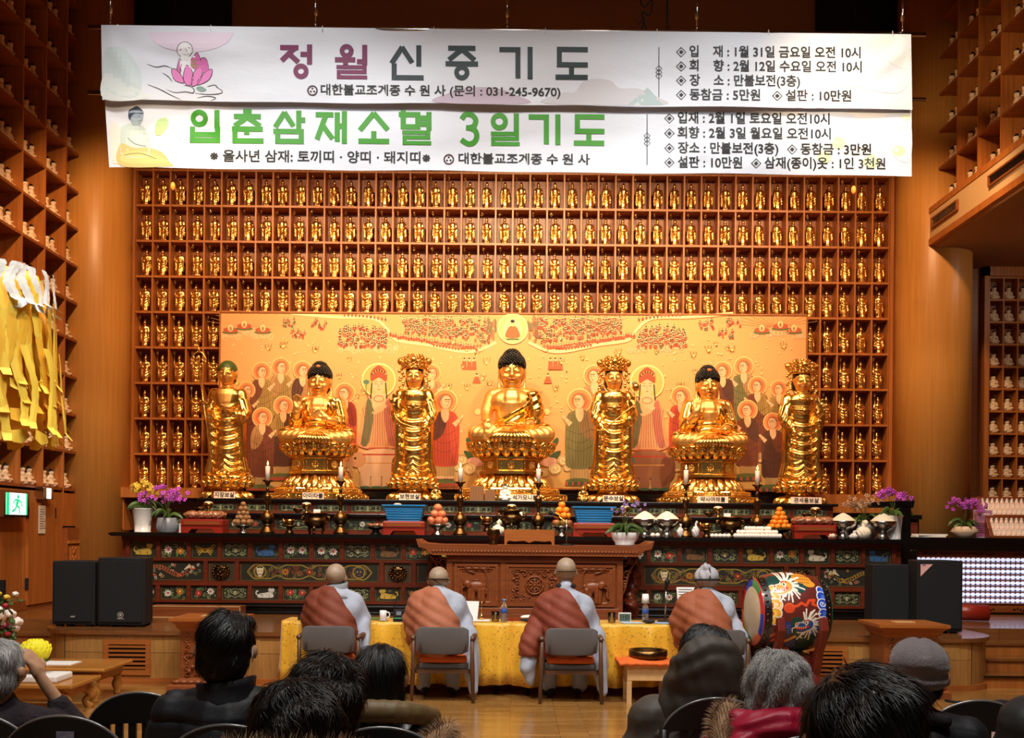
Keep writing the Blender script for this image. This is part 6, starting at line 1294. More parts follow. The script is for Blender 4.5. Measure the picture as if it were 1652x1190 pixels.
# ================================================================ THINGS ON AND BEFORE THE STAGE
m_amp = mat('speaker_cloth', (20, 21, 24), .85, bump=.2, scale=300); m_fabric = mat('grey_upholstery', (92, 86, 84), .9, bump=.25, scale=220); m_frame = mat('walnut_frame', (84, 54, 34), .4, c2=(104, 70, 46), scale=4, stretch=VG)
m_orangec = mat('orange_cushion_cloth', (226, 104, 34), .7, bump=.15, scale=30); m_robe = mat('grey_robe_cloth', (172, 178, 194), .8, bump=.12, scale=40); m_scarf = mat('grey_scarf', (142, 146, 148), .95, bump=.5, scale=160)
m_kas = [mat('brown_kasaya', c, .7, bump=.15, scale=45) for c in ((124, 56, 32), (176, 104, 72), (132, 58, 36), (156, 84, 50))]
m_shoe = mat('dark_cloth', (34, 32, 34), .8); m_cap = mat('grey_knit_cap', (176, 174, 180), .9, bump=.3, scale=90)
def cloth_mat():
    m = mat('yellow_brocade', (226, 166, 34), .42, sheen=.3); nt = m.node_tree; b = nt.nodes['Principled BSDF']; tc = nt.nodes.new('ShaderNodeTexCoord')
    prev = None
    for sc, th, c in ((19, .2, (206, 138, 38)), (31, .15, (140, 120, 46)), (44, .14, (168, 98, 30))):
        v = nt.nodes.new('ShaderNodeTexVoronoi'); v.inputs['Scale'].default_value = sc; nz = nt.nodes.new('ShaderNodeTexNoise'); nz.inputs['Scale'].default_value = sc*5
        nt.links.new(tc.outputs['Object'], v.inputs['Vector']); nt.links.new(tc.outputs['Object'], nz.inputs['Vector'])
        ad = nt.nodes.new('ShaderNodeMath'); ad.operation = 'MULTIPLY_ADD'; ad.inputs[1].default_value = .8; nt.links.new(nz.outputs['Fac'], ad.inputs[0]); nt.links.new(v.outputs['Distance'], ad.inputs[2])
        lt = nt.nodes.new('ShaderNodeMath'); lt.operation = 'LESS_THAN'; lt.inputs[1].default_value = th+.4; nt.links.new(ad.outputs[0], lt.inputs[0])
        mx = nt.nodes.new('ShaderNodeMixRGB'); mx.inputs[2].default_value = (*lin(c), 1); nt.links.new(lt.outputs[0], mx.inputs[0])
        if prev: nt.links.new(prev.outputs[0], mx.inputs[1])
        else: mx.inputs[1].default_value = (*lin((240, 180, 44)), 1)
        prev = mx
    nt.links.new(prev.outputs[0], b.inputs['Base Color']); return m
m_yel = cloth_mat()
# two folding tables under yellow cloths
TZ, TY0, TY1 = .7, 9.62, 10.06
for x0, x1, lb in ((-2.22, .0, 'hidden folding table under the yellow cloth before the first two monks'), (.02, 2.3, 'hidden folding table under the yellow cloth before the clock and music stand')):
    t = thing('folding_table', lb, 'table', ((x0+x1)/2, (TY0+TY1)/2, 0), 0, 'folding tables'); w = (x1-x0)/2-.03; d = (TY1-TY0)/2-.02
    b = MB(); b.box(-w, w, -d, d, TZ-.035, TZ-.008); mk('tabletop', b, m_brown, t)
    for sx in (-1, 1):
        for sy in (-1, 1): b = MB(); b.tube([(sx*(w-.12), sy*(d-.06), 0), (sx*(w-.12), sy*(d-.06), TZ-.035)], .014, 8); mk('leg', b, m_blackm, t)
    b = MB(); n = 90; rows = []; per = []
    for i in range(n+1): per.append((x0+(x1-x0)*i/n, TY0, 0, -1))
    side = [(x0, TY1-(TY1-TY0)*i/14, -1, 0) for i in range(14)]; side2 = [(x1, TY0+(TY1-TY0)*(i+1)/14, 1, 0) for i in range(14)]
    per = side+per+side2; ph = x0*3
    for k, z in enumerate((TZ, TZ, TZ-.03, TZ-.15, TZ-.3, TZ-.45, TZ-.6)):
        ring = []
        for i, (x, y, nx, ny) in enumerate(per):
            a = max(0, k-1)/5; s = i*.05; o = (.012*(k > 0)+a*(.045+.05*math.sin(s*8+ph)*(.4+.6*math.sin(s*1.3)**2)+.022*math.sin(s*19+1)))
            cx_, cy_ = nx, ny
            ring.append((x+cx_*o, y+cy_*o, z+(.012*math.sin(s*4) if k == 6 else 0)))
        rows.append(ring)
    b.loft(rows, 0, True, None, False, False)
    m_ = len(per); b.add([rows[0][i] for i in range(m_)], [tuple(range(m_))], 0, False)
    o = mk('tablecloth', b, m_yel); so = o.modifiers.new('thick', 'SOLIDIFY'); so.thickness = .004
    tag(o, 'yellow flowered brocade cloth over the table '+('before the first two monks' if x0 < -1 else 'before the drum, with the clock on it'), 'tablecloth', 'yellow tablecloths')
# ---------------------------------------------------------------- armchairs
ch = thing('armchair', 'x', 'chair', (0, 0, 0), 0, 'grey armchairs of the monks')
b = MB(); b.loft([[(u*w_, -.3+.05*(1-u*u)*0-.02*(1-u*u)+d_, z_+.012*(abs(u) > .9)*(1 if z_ < .6 else -1)) for u in [i/8-1 for i in range(17)]]+[] for d_, z_, w_ in ((.0, .455, .2), (-.005, .47, .235), (-.005, .58, .245), (-.005, .69, .24), (.0, .705, .22), (.04, .7, .22), (.045, .58, .235), (.045, .47, .225), (.035, .455, .2))], closed=False); b.v += []; mk('backrest', b, m_fabric, ch)
b = MB(); b.box(-.235, .235, -.22, .26, .3, .365); mk('seat', b, m_fabric, ch, bevel=.02)
for e in (-1, 1):
    b = MB(); b.tube([(e*.285, -.27, 0), (e*.275, -.25, .3), (e*.27, -.285, .62)], [.016, .022, .017], 8); mk('leg', b, m_frame, ch)
    b = MB(); b.tube([(e*.275, .26, 0), (e*.27, .24, .56)], [.015, .022], 8); mk('leg', b, m_frame, ch)
    b = MB(); b.tube([(e*.275, -.3, .6), (e*.285, .0, .6), (e*.27, .27, .57)], [.022, .026, .02], 8); mk('armrest', b, m_frame, ch)
b = MB(); b.box(-.27, .27, -.24, -.2, .27, .305); b.box(-.27, .27, .22, .26, .27, .305); b.box(-.27, -.235, -.24, .26, .27, .305); b.box(.235, .27, -.24, .26, .27, .305); mk('seat_frame', b, m_frame, ch)
me_cu = blob([('m', MB().box(-.22, .22, -.22, .22, .0, .065)), el((0, 0, .04), (.2, .2, .055))], .013, 3)
MX = [P(538, 1060, 9.4).x, P(717, 1060, 9.4).x, P(919, 1060, 9.4).x, P(1150, 1060, 9.4).x]
cl = ('under the monk in a grey scarf', 'under the monk with a dark strap round the head', 'under the bare-headed monk at the centre aisle', 'under the monk in a knitted cap')
ch.rotation_euler.z = 0
place_all(ch, [((x, 9.42, 0), 'grey upholstered wooden armchair '+c) for x, c in zip(MX, cl)])
cu0 = mk('seat_cushion', me_cu, m_orangec, loc=(MX[0], 9.42, .36)); tag(cu0, 'x', 'cushion', 'orange cushions on the armchairs'); place_all(cu0, [((x, 9.42, .363), 'orange cushion on the armchair '+c) for x, c in zip(MX, cl)])
# ---------------------------------------------------------------- people
m_eye = mat('eye_dark', (30, 22, 20), .3); m_lips = mat('lips', (168, 92, 80), .5); m_shaved = mat('shaved_scalp', (176, 150, 124), .5, c2=(154, 134, 112), scale=30)
def sitter(sh=.19, lean=0., head=(0, -.02, .77), hs=.62, hands='lap', legs=True, neck=.055, el_out=.27, ear=.1):
    """skin body of a seated person facing -Y, seat at z = 0: one continuous surface"""
    L = lean; s = 1
    pr = [el((0, 0, .1), (.17, .13, .12)), cap([(0, 0, .12), (0, -L*.4, .3), (0, -L*.8, .47)], [.145, .135, .13], 14), cap([(-sh, -L*.85, .52), (0, -L*.85, .53), (sh, -L*.85, .52)], [.07, .085, .07]), cap([(0, -L*.85, .55), (head[0]*.8, head[1]+.02, head[2]-.1)], [neck+.008, neck])]
    pr += [x for x in head_prims(head, hs, False, True)]
    x, y, z = head
    for e in (-1, 1): pr.append(el((x+e*ear, y+.014, z-.012), (.011 if ear < .105 else .016, .022, .032)))
    for e in (-1, 1):
        p0 = (e*sh, -L*.85, .52)
        if hands == 'table': p1, p2, d = (e*el_out, -L-.14, .27), (e*.13, -L-.36, .33), (-e*.25, -1, -.05)
        elif hands == 'raise' and e < 0: p1, p2, d = (e*.3, -.22, .42), (e*.14, -.12, .72), (.35, .15, .9)
        else: p1, p2, d = (e*el_out, -.06, .25), (e*.13, -.3, .18), (-e*.4, -1, -.1)
        pr += [cap([p0, p1], [.055, .045]), cap([p1, p2], [.042, .028])]+hand_prims(p2, d, (0, 0, 1) if hands != 'raise' or e > 0 else (-1, .2, 0), .95, .25, e)
        if legs: pr += [cap([(e*.09, .02, .08), (e*.13, -.26, .07)], [.085, .065]), cap([(e*.13, -.26, .06), (e*.13, -.2, -.32)], [.06, .042]), cap([(e*.13, -.16, -.365), (e*.14, -.3, -.38)], [.042, .035])]
    return pr
def face_parts(t, head, hs=.62):
    x, y, z = head
    for e in (-1, 1): b = MB(); b.ell((x+e*.066*hs, y-.158*hs, z+.0), (.02*hs, .012*hs, .011*hs), 8, 6); mk('eye', b, m_eye, t)
    b = MB(); b.ell((x, y-.174*hs, z-.105*hs), (.036*hs, .012*hs, .012*hs), 8, 6); mk('mouth', b, m_lips, t)
def fold(fx, fz, amp, ph=0): return lambda x, y, z, n: amp*np.sin(x*fx+z*fz+y*8+ph+1.5*np.sin(z*9+x*5))*np.clip(1.2-np.abs(n[:, 2]), 0, 1)
def monk(label, X, Dp, zs, head, tilt, kas, extra, lean=.1, rz=0):
    t = thing('person', label, 'person', (X, Dp, zs), PI+rz, 'seated monks')
    body = blob(sitter(.15, lean, head, .62, 'table', neck=.05), .011, 2); hz, hy, hx = head[2], head[1], head[0]
    paint_faces(body, lambda x, y, z: ((z > hz-.2) & ((z-hz)*.7+(y-hy) > -.075)).astype(int)+2*(z < -.28)); mk('body', body, m_skin, t); body.materials.append(m_shaved); body.materials.append(m_shoe)
    face_parts(t, head); L = lean
    pr = [el((0, .0, .07), (.24, .2, .13)), cap([(0, .02, .1), (0, -L*.4+.02, .3), (0, -L*.8+.03, .47)], [.21, .2, .165], 16), cap([(-.17, -L*.85+.01, .49), (0, -L*.85+.03, .55), (.17, -L*.85+.01, .49)], [.09, .11, .09]), cap([(0, -L*.85+.03, .58), (hx*.7, hy+.05, hz-.145)], [.085, .07])]
    for e in (-1, 1):
        pr += [cap([(e*.17, -L*.85, .48), (e*.24, -L-.06, .3), (e*.22, -L-.14, .26), (e*.17, -L-.3, .33)], [.1, .1, .1, .085]), cap([(e*.13, -L*.6, .42), (e*.2, -L-.02, .2)], [.13, .1]), cap([(e*.24, -L-.12, .24), (e*.22, -L-.16, .12)], [.08, .1]), cap([(e*.1, .02, .08), (e*.14, -.22, .06), (e*.15, -.2, -.3)], [.12, .1, .085])]
    robe = blob(pr+extra, .013, 10, fold(26, 30, .003)); mk('robe', robe, m_robe, t)
    kc = lambda x, y, z: (x > -.03-(.6-z)*.62) & (z < .635) & (z > .0) & (x > -.235) & (y > -L-.26) & ((x/.085)**2+((y-hy*.5+L*.4-.02)/.1)**2+((z-.68)/.12)**2 > 1)
    k = shell(robe, kc, .012, 'kasaya', lambda x, y, z, n: .005*np.sin((z*.9-x*.6)*66+1.3*np.sin(x*6))*np.clip(1.1-n[:, 2], 0, 1), .01); mk('kasaya', k, kas, t); return t
sl = [cap([(-.24, -.1, .28), (-.3, .02, .05), (-.33, .08, -.18), (-.35, .1, -.33)], [.1, .08, .07, .045]), cap([(-.3, -.05, .2), (-.35, -.02, -.1), (-.34, .0, -.3)], [.08, .07, .05])]
sl1 = [cap([(-.25, -.1, .26), (-.3, .02, .05)], [.09, .05])]
m1 = monk('seated monk in a brown robe with a thick grey scarf, seen from behind', MX[0]+.0, 9.4, .42, (0, -.1, .71), 0, m_kas[0], sl1, .1)
b = MB(); rr_ = []
for k, (r, z, y) in enumerate(((.135, .5, -.05), (.125, .54, -.06), (.1, .585, -.075), (.088, .63, -.09), (.09, .655, -.1))): rr_.append([(r*math.cos(2*PI*i/28)*1.05, y+r*math.sin(2*PI*i/28), z+.02*math.sin(2*PI*i/28+k)) for i in range(28)])
b.loft(rr_, caps=False); o = mk('scarf', b, m_scarf, m1); q = o.modifiers.new('s', 'SOLIDIFY'); q.thickness = .02
m2 = monk('seated monk in a pale copper robe with a dark strap round the head', MX[1]-.07, 9.4, .42, (0, -.12, .69), 0, m_kas[1], sl, .1)
b = MB(); b.tube([(.1*math.cos(a), -.1+.12*math.sin(a), .70+.012*math.sin(a)) for a in [2*PI*i/30 for i in range(31)]], .006, 6); b.tube(spl([(.06, -.0, .71), (0, .012, .68), (-.05, -.01, .645)]), .003, 5); mk('head_strap', b, m_blackm, m2)
m3 = monk('bare-headed seated monk in a dark brown robe, tallest in the row, beside the aisle', MX[2]-.04, 9.4, .42, (0, -.05, .79), 0, m_kas[2], sl+[cap([(.22, -.1, .3), (.33, .02, .12), (.36, .05, -.12), (.33, .05, -.25)], [.12, .09, .08, .04])], .05)
b = MB(); b.tube([(.075*math.cos(a), -.045+.08*math.sin(a), .655) for a in [2*PI*i/24 for i in range(25)]], .024, 8); mk('black_collar', b, m_shoe, m3)
b = MB(); b.tube([(.098*math.cos(a), -.03+.116*math.sin(a), .79+.01*math.sin(a)) for a in [.2+2.7*i/20 for i in range(21)]], .0035, 5); mk('mask_strap', b, m_blackm, m3)
m4 = monk('monk in brown robe and grey knitted cap bent over a music sheet beside the drum', MX[3]-.04, 9.38, .42, (0, -.17, .7), 0, m_kas[3], sl, .16)
me = blob([el((0, -.148, .755), (.114, .134, .1)), cap([(0, -.13, .76), (.02, -.09, .835)], [.09, .05])], .009, 2, lambda x, y, z, n: .005*np.sin(np.arctan2(y+.15, x)*9+z*40)); mk('knitted_cap', me, m_cap, m4)
b = MB(); b.tube([(.116*math.cos(a), -.148+.137*math.sin(a), .72+.01*math.sin(a)) for a in [2*PI*i/26 for i in range(27)]], .009, 6); b.tube(spl([(-.0, -.005, .72), (-.01, -.03, .79), (.0, -.08, .86)]), .008, 6); mk('cap_band', b, m_blackm, m4)
# ---------------------------------------------------------------- things on the yellow table
def tb(px, D=9.8): return (P(px, 1000, D).x, D, TZ+.004)
m_pet_ = mat('clear_plastic', (235, 240, 245), .05, trans=.9); m_bluecap = mat('blue_cap', (90, 150, 210), .4); m_wlab = mat('blue_label', (50, 90, 170), .5); m_tea = mat('amber_tea', (190, 110, 40), .1, trans=.6); m_greenp = mat('green_folder', (40, 130, 90), .5); m_dgreen = mat('green_mat', (96, 120, 50), .6)
bt = thing('water_bottle', 'x', 'bottle', (0, 0, 0), 0, 'plastic water bottles')
b = MB(); b.lathe([(.03, 0), (.033, .01), (.031, .07), (.033, .13), (.028, .155), (.013, .185), (.012, .2)], 18); mk('body', b, m_pet_, bt); b = MB(); b.lathe([(.0325, .085), (.0335, .086), (.0335, .125), (.0325, .126)], 18); mk('label', b, m_wlab, bt); b = MB(); b.lathe([(.015, .2), (.015, .222)], 14); mk('cap', b, m_bluecap, bt)
place_all(bt, [(tb(503), 'water bottle with blue cap at the elbow of the scarfed monk'), (tb(813, 9.72), 'water bottle with blue cap between the glass and the dark brown monk'), (tb(1041, 9.85), 'water bottle with a paper cup turned over its neck')])
b = MB(); b.lathe([(.04, 0), (.03, .09), (.028, .088)], 16); tag(mk('paper_cup', b, m_paper, loc=(tb(1041, 9.85)[0], 9.85, TZ+.19)), 'white paper cup turned over the neck of a water bottle', 'cup')
def small(name, b, m, loc, lb, cat, grp=None, rz=0, bevel=0): return tag(mk(name, b, m, loc=loc, rz=rz, bevel=bevel), lb, cat, grp)
t = thing('mug', 'white mug with a handle on a small saucer', 'mug', tb(618, 9.7)); b = MB(); b.lathe([(.028, .008), (.032, .01), (.034, .1), (.031, .1), (.029, .02)], 20); mk('cup', b, m_white, t); b = MB(); b.tube(spl([(.033, 0, .085), (.06, 0, .075), (.06, 0, .04), (.033, 0, .03)]), .006, 7); mk('handle', b, m_white, t); b = MB(); b.lathe([(.03, 0), (.05, .008), (.02, .008)], 20); mk('saucer', b, m_white, t)
gl = thing('glass', 'x', 'glass', (0, 0, 0), 0, 'short glasses on the yellow cloth'); b = MB(); b.lathe([(.034, 0), (.036, .005), (.04, .1), (.037, .1), (.033, .01)], 20); mk('tumbler', b, m_glass, gl); b = MB(); b.lathe([(.031, .012), (.0345, .055)], 18); mk('tea', b, m_tea, gl)
place_all(gl, [(tb(799, 9.72), 'short glass beside the water bottle and incense tray'), (tb(987, 9.72), 'short glass of amber tea beside the digital clock')])
def booklet(lb, px, D, w, h, m, ang, name='music_sheet', lines=True):
    t = thing(name, lb, 'sheet', tb(px, D), ang, 'papers on the yellow table'); b = MB(); Mx = rotm(-.35, 0, 0); b.box(-w, w, 0, .008, 0, h, M=Mx); mk('page', b, m, t)
    if lines:
        b = MB()
        for k in range(int(h/.026)-1): b.box(-w*.85, w*(.6+.25*((k*7) % 3)/2), -.0012, -.0006, h-.03-.026*k, h-.022-.026*k, M=Mx)
        mk('print', b, m_ink, t)
    b = MB(); b.tube([Mx @ Vector((0, .012, h*.5)), Vector((0, .14, 0))], .006, 6); mk('prop', b, m_blackm, t)
booklet('cream paper sheet standing by the sleeve of the scarfed monk', 571, 9.8, .06, .2, m_paper, -.3); booklet('white notebook sheet standing beside the copper robed monk', 757, 9.8, .08, .2, m_paper, -.25, lines=False); booklet('printed white music sheet before the monk in the knitted cap', 1112, 9.9, .1, .36, m_paper, .1)
b = MB(); b.box(-.1, .1, -.05, .05, 0, .02); small('desk_mat', b, m_dgreen, tb(602, 9.8), 'green tray lying between the scarfed monk and the mug', 'tray')
b = MB(); b.box(-.1, .1, -.06, .06, 0, .025, 0); b.box(-.105, .1, -.065, .06, .025, .028, 1); small('folder', b, [m_dkink, m_greenp], tb(652, 9.68), 'green folder on a dark book beside the mug', 'folder')
t = thing('wireless_receiver', 'black receiver box with two thin antennas behind the green folder', 'receiver', tb(648, 9.85)); b = MB(); b.box(-.08, .08, -.04, .04, 0, .1); mk('case', b, m_blackm, t, bevel=.005); b = MB(); b.box(-.05, .0, -.042, -.04, .045, .085); mk('display', b, m_greypot, t)
for e in (-1, 1): b = MB(); b.tube([(e*.06-.02, 0, .1), (e*.02-.03+.05*(e > 0), .0, .24 if e < 0 else .2)], .004, 6); mk('antenna', b, m_blackm, t)
b = MB(); b.box(-.05, .05, -.04, .04, 0, .07); small('wooden_box', b, m_frame, tb(676, 9.85), 'small brown box beside the black receiver', 'box')
b = MB(); b.box(-.04, .06, -.04, .04, 0, .035); b.tube([(-.04, 0, .03), (0, 0, .07), (.05, 0, .04)], .008, 6); small('black_device', b, m_blackm, tb(488, 9.75), 'black device at the table end beside the scarfed monk', 'device')
t = thing('incense_holder', 'small white tray with a brass incense stick holder', 'holder', tb(777, 9.72)); b = MB(); b.box(-.08, .08, -.045, .045, 0, .018); mk('tray', b, m_white, t, bevel=.006); b = MB(); b.lathe([(.02, .018), (.02, .06), (.008, .065), (.008, .1)], 14); b.tube([(0, 0, .1), (0, 0, .2)], .004, 6); mk('holder', b, m_bright, t)
b = MB(); b.box(-.16, .16, -.06, .06, 0, .012); small('red_book', b, m_redw, tb(838, 9.9), 'thin red book behind the folded black cloth', 'book')
me = blob([el((0, 0, .02), (.11, .05, .02)), el((.04, 0, .025), (.07, .045, .02))], .01, 2); small('black_cloth', me, m_shoe, tb(856, 9.72), 'folded black cloth at the elbow of the dark brown monk', 'cloth')
me = blob([el((0, 0, .03), (.08, .04, .022)), el((.05, 0, .022), (.05, .03, .02))], .009, 2); small('white_tissue', me, m_paper, (tb(852, 9.8)[0], 9.84, TZ+.01), 'crumpled white tissue behind the folded black cloth', 'tissue')
t = thing('digital_clock', 'digital clock showing 11:01 in a white frame beside the glass of tea', 'clock', tb(1008, 9.76)); b = MB(); b.box(-.062, .062, 0, .03, 0, .095); mk('case', b, m_white, t, bevel=.004); b = MB(); b.box(-.054, .054, -.002, 0, .012, .085); mk('display', b, mat('lcd_green', (96, 112, 96), .3), t); text('digits', '11:01', .065, m_ink, t, T(0, -.0035, .05) @ FACE, .001, width=.085)
for px, D, c, lb, rz in ((1019, 9.7, (186, 206, 222), 'pale blue leaflet on the yellow cloth below the clock', .2), (1072, 9.7, (150, 180, 214), 'blue and white leaflet by the foot of the microphone stand', -.4)):
    b = MB(); b.box(-.1, .1, -.06, .06, 0, .006); small('leaflet', b, mat('leaflet_paper', c, .6), tb(px, D), lb, 'leaflet', 'leaflets on the yellow cloth', rz)
b = MB(); b.ell((0, 0, .018), (.06, .035, .02)); small('black_pouch', b, m_shoe, tb(1047, 9.7), 'small black pouch beside the bottle with a paper cup', 'pouch')
l = tb(1073, 9.85); mic_stand('black microphone upright on a thin stand between bottle and music sheet', l, [(0, 0, .01), (.006, 0, .33)], [(.004, 0, .32), (.012, -.03, .4)], .075)
l = tb(1123, 9.75); mic_stand('black microphone before the music sheet of the monk in a cap', l, [(0, 0, .01), (0, 0, .27)], [(0, 0, .25), (0, -.01, .33)], .05)
# stool, cushion, bowl
sx_ = P(1040, 1090, 9.4).x; t = thing('stool', 'plain light wood stool beside the dark brown monk', 'stool', (sx_, 9.35, 0)); m_pine = mat('light_wood', (206, 160, 104), .5, c2=(220, 178, 122), scale=3, stretch=HG)
b = MB(); b.box(-.19, .19, -.17, .17, .22, .36); mk('seat', b, m_pine, t)
for ex in (-1, 1):
    for ey in (-1, 1): b = MB(); b.box(ex*.17-.022, ex*.17+.022, ey*.145-.022, ey*.145+.022, 0, .22); mk('leg', b, m_pine, t)
me = blob([('m', MB().box(-.27, .27, -.22, .22, 0, .03)), el((0, 0, .03), (.24, .2, .045)), cap([(.25, -.2, .01), (.29, -.2, -.06)], [.035, .02]), cap([(.26, .0, .01), (.3, .0, -.06)], [.035, .02])], .014, 3, lambda x, y, z, n: .005*np.sin(x*70+y*30)*(n[:, 2] < .8)); small('floor_cushion', me, m_orangec, (sx_, 9.35, .362), 'orange cushion on the light wood stool under a metal gong', 'cushion')
b = MB(); b.lathe([(.17, 0), (.18, .01), (.182, .07), (.172, .07), (.165, .03)], 32); small('metal_gong', b, m_brass, (sx_+.02, 9.33, .42), 'round brass gong lying on the orange cushion', 'gong')
hl = None
for px, py, lb in ((279, 300, 'small glowing hanging bulb under the banner near the left pillar'), (1377, 306, 'small glowing hanging bulb under the banner near the right pillar')):
    p = P(px, py, 12.5); b = MB(); b.ell((0, 0, 0), (.03, .03, .05), 12, 9, 0); b.tube([(0, 0, .05), (0, 0, 2.9)], .004, 5, 1); tag(mk('hanging_bulb', b, [mat('amber_bulb', (240, 150, 60), .4, emit=.5, ecol=(255, 150, 60)), m_blackm], loc=p), lb, 'lamp', 'hanging bulbs')
# ---------------------------------------------------------------- painted drum
def drum():
    t = thing('drum', 'large barrel drum painted with dragons and clouds, on its red stand', 'drum', (P(1268, 978, 9.36).x, 9.36, 0)); Lh, R0, zc = .325, .315, .855
    A = T(0, 0, zc) @ Matrix.Rotation(.09, 4, 'Z')            # axis along local X, left head turned to the room
    rad = lambda u: R0+.06*(1-(u/Lh)**2)
    nu, nv = 270, 620; U = np.linspace(-Lh, Lh, nu); PH = np.linspace(0, 2*PI, nv, endpoint=False); uu, ff = np.meshgrid(U, PH, indexing='ij')
    x = 1005+uu/Lh*212; y = 410-255*np.sin(ff); col = np.zeros((nu, nv, 3)); col[:] = lin((104, 36, 28))
    def setc(m, c): col[m] = lin(c)
    def disc(cx, cy, r, c, ry=None): setc(((x-cx)/r)**2+((y-cy)/(ry or r))**2 < 1, c)
    def seg(pts, w, c):
        for (x0, y0), (x1, y1) in zip(pts, pts[1:]):
            dx, dy = x1-x0, y1-y0; q = np.clip(((x-x0)*dx+(y-y0)*dy)/(dx*dx+dy*dy+1e-9), 0, 1); setc((x-x0-q*dx)**2+(y-y0-q*dy)**2 < w*w, c)
    for cx, cy, r, ry in ((880, 215, 60, 50), (1010, 215, 60, 60), (1045, 545, 75, 110), (985, 480, 50, 60), (930, 620, 80, 60)): disc(cx, cy, r, (16, 66, 56), ry)
    for cy, r in ((245, 26), (290, 32), (345, 40), (400, 34), (448, 26)): disc(858, cy, r+5, (250, 240, 220)); disc(856, cy, r, (240, 170, 44)); disc(846, cy, r*.62, (250, 210, 90)); disc(836, cy, r*.45, (226, 96, 36))
    seg(spiral(866, 345, 24, 1.2, 0), 3, (250, 240, 220))
    for cy, r in ((250, 22), (290, 30), (340, 34), (400, 28), (445, 24), (470, 20)): disc(1148, cy, r+5, (244, 244, 250)); disc(1150, cy, r, (34, 70, 186)); disc(1158, cy, r*.5, (70, 120, 220))
    seg(spiral(1146, 335, 22, 1.2, 0), 3, (244, 244, 250))
    disc(1050, 190, 60, (236, 160, 50), 28); disc(1085, 215, 40, (236, 160, 50), 22)
    for k in range(26): disc(1000+(k % 9)*12, 175+(k//9)*18, 4, (170, 80, 30))
    for cx, cy, c in ((915, 500, (28, 56, 140)), (960, 600, (24, 40, 96)), (1090, 490, (34, 60, 150))):
        disc(cx, cy, 46, c, 50)
        for k in range(22): a = k*2.4; q = 8*math.sqrt(k); disc(cx+q*math.cos(a), cy+q*math.sin(a), 5, (120, 150, 210)); disc(cx+q*math.cos(a), cy+q*math.sin(a), 3.2, c)
    for pts, w, c in (([(840, 560), (880, 530), (915, 515), (890, 545), (860, 590)], 9, (226, 110, 50)), ([(900, 590), (940, 575), (985, 545)], 8, (240, 170, 60)), ([(900, 640), (950, 660), (1000, 665), (960, 630)], 11, (214, 84, 40)), ([(940, 365), (990, 350), (1010, 335), (1040, 350), (1060, 320), (1095, 315), (1080, 340), (1105, 350)], 8, (230, 78, 36))): seg(pts, w, c)
    disc(938, 365, 32, (232, 84, 34)); seg(spiral(938, 365, 26, 2, 0), 2, (180, 50, 20))
    WH = (246, 240, 222)
    for cx, cy, e, c in ((940, 232, 1, (226, 160, 56)), (1050, 470, 1, (40, 84, 150))):
        for k in range(19):                                     # mane, swept back from the snout
            a = -2.1+4.2*k/18; r1 = 86+24*math.sin(k*2.3); p = lambda r, t=0.: (cx+e*r*math.cos(a+t), cy+r*.95*math.sin(a+t)); seg([p(28), p(r1*.6, .08), p(r1, .2)], 4.5, WH)
        seg([(cx+e*14, cy-34), (cx+e*46, cy-66), (cx+e*80, cy-70)], 5, WH); seg([(cx, cy-34), (cx+e*16, cy-76), (cx+e*42, cy-92)], 5, WH)
        disc(cx, cy, 42, WH, 38); disc(cx, cy, 36, c, 32); disc(cx-e*42, cy+2, 36, WH, 20); disc(cx-e*42, cy+2, 31, c, 15); disc(cx-e*66, cy-6, 11, WH, 9); disc(cx-e*66, cy-6, 7, (200, 60, 40), 6)
        seg([(cx-e*66, cy+18), (cx-e*30, cy+24), (cx+e*4, cy+14)], 9, (216, 50, 36)); seg([(cx-e*58, cy+40), (cx-e*26, cy+40), (cx+e*8, cy+26)], 9, c); seg([(cx-e*60, cy+48), (cx-e*24, cy+50), (cx+e*10, cy+34)], 3, WH)
        for k in range(5): disc(cx-e*(62-13*k), cy+17, 3.4, WH, 5)
        disc(cx-e*8, cy-12, 12, WH); disc(cx-e*10, cy-12, 6, (16, 14, 14)); seg([(cx-e*24, cy-26), (cx-e*8, cy-29), (cx+e*10, cy-22)], 4, (216, 84, 40))
        seg([(cx-e*62, cy+8), (cx-e*92, cy+24), (cx-e*88, cy+48)], 3, WH); seg([(cx-e*30, cy+52), (cx-e*38, cy+72), (cx-e*24, cy+84)], 4, WH)
    for xx in (795+22, 1215-22): setc(np.abs(x-xx) < 24, (18, 16, 18))
    setc(x < 799, (200, 50, 40)); setc(x > 1211, (20, 90, 70))
    b = MB(); vs = []
    for i in range(nu):
        r = rad(U[i]); vs += [tuple(A @ Vector((U[i], -r*math.cos(f), r*math.sin(f)))) for f in PH]
    fs = [(i*nv+k, i*nv+(k+1) % nv, (i+1)*nv+(k+1) % nv, (i+1)*nv+k) for i in range(nu-1) for k in range(nv)]
    me = bpy.data.meshes.new('barrel'); me.from_pydata(vs, [], fs); at = me.color_attributes.new('Col', 'FLOAT_COLOR', 'POINT'); buf = np.ones((nu*nv, 4), 'f'); buf[:, :3] = col.reshape(-1, 3); at.data.foreach_set('color', buf.ravel()); me.polygons.foreach_set('use_smooth', [True]*len(fs)); fix_normals(me)
    mk('barrel', me, m_lac, t)
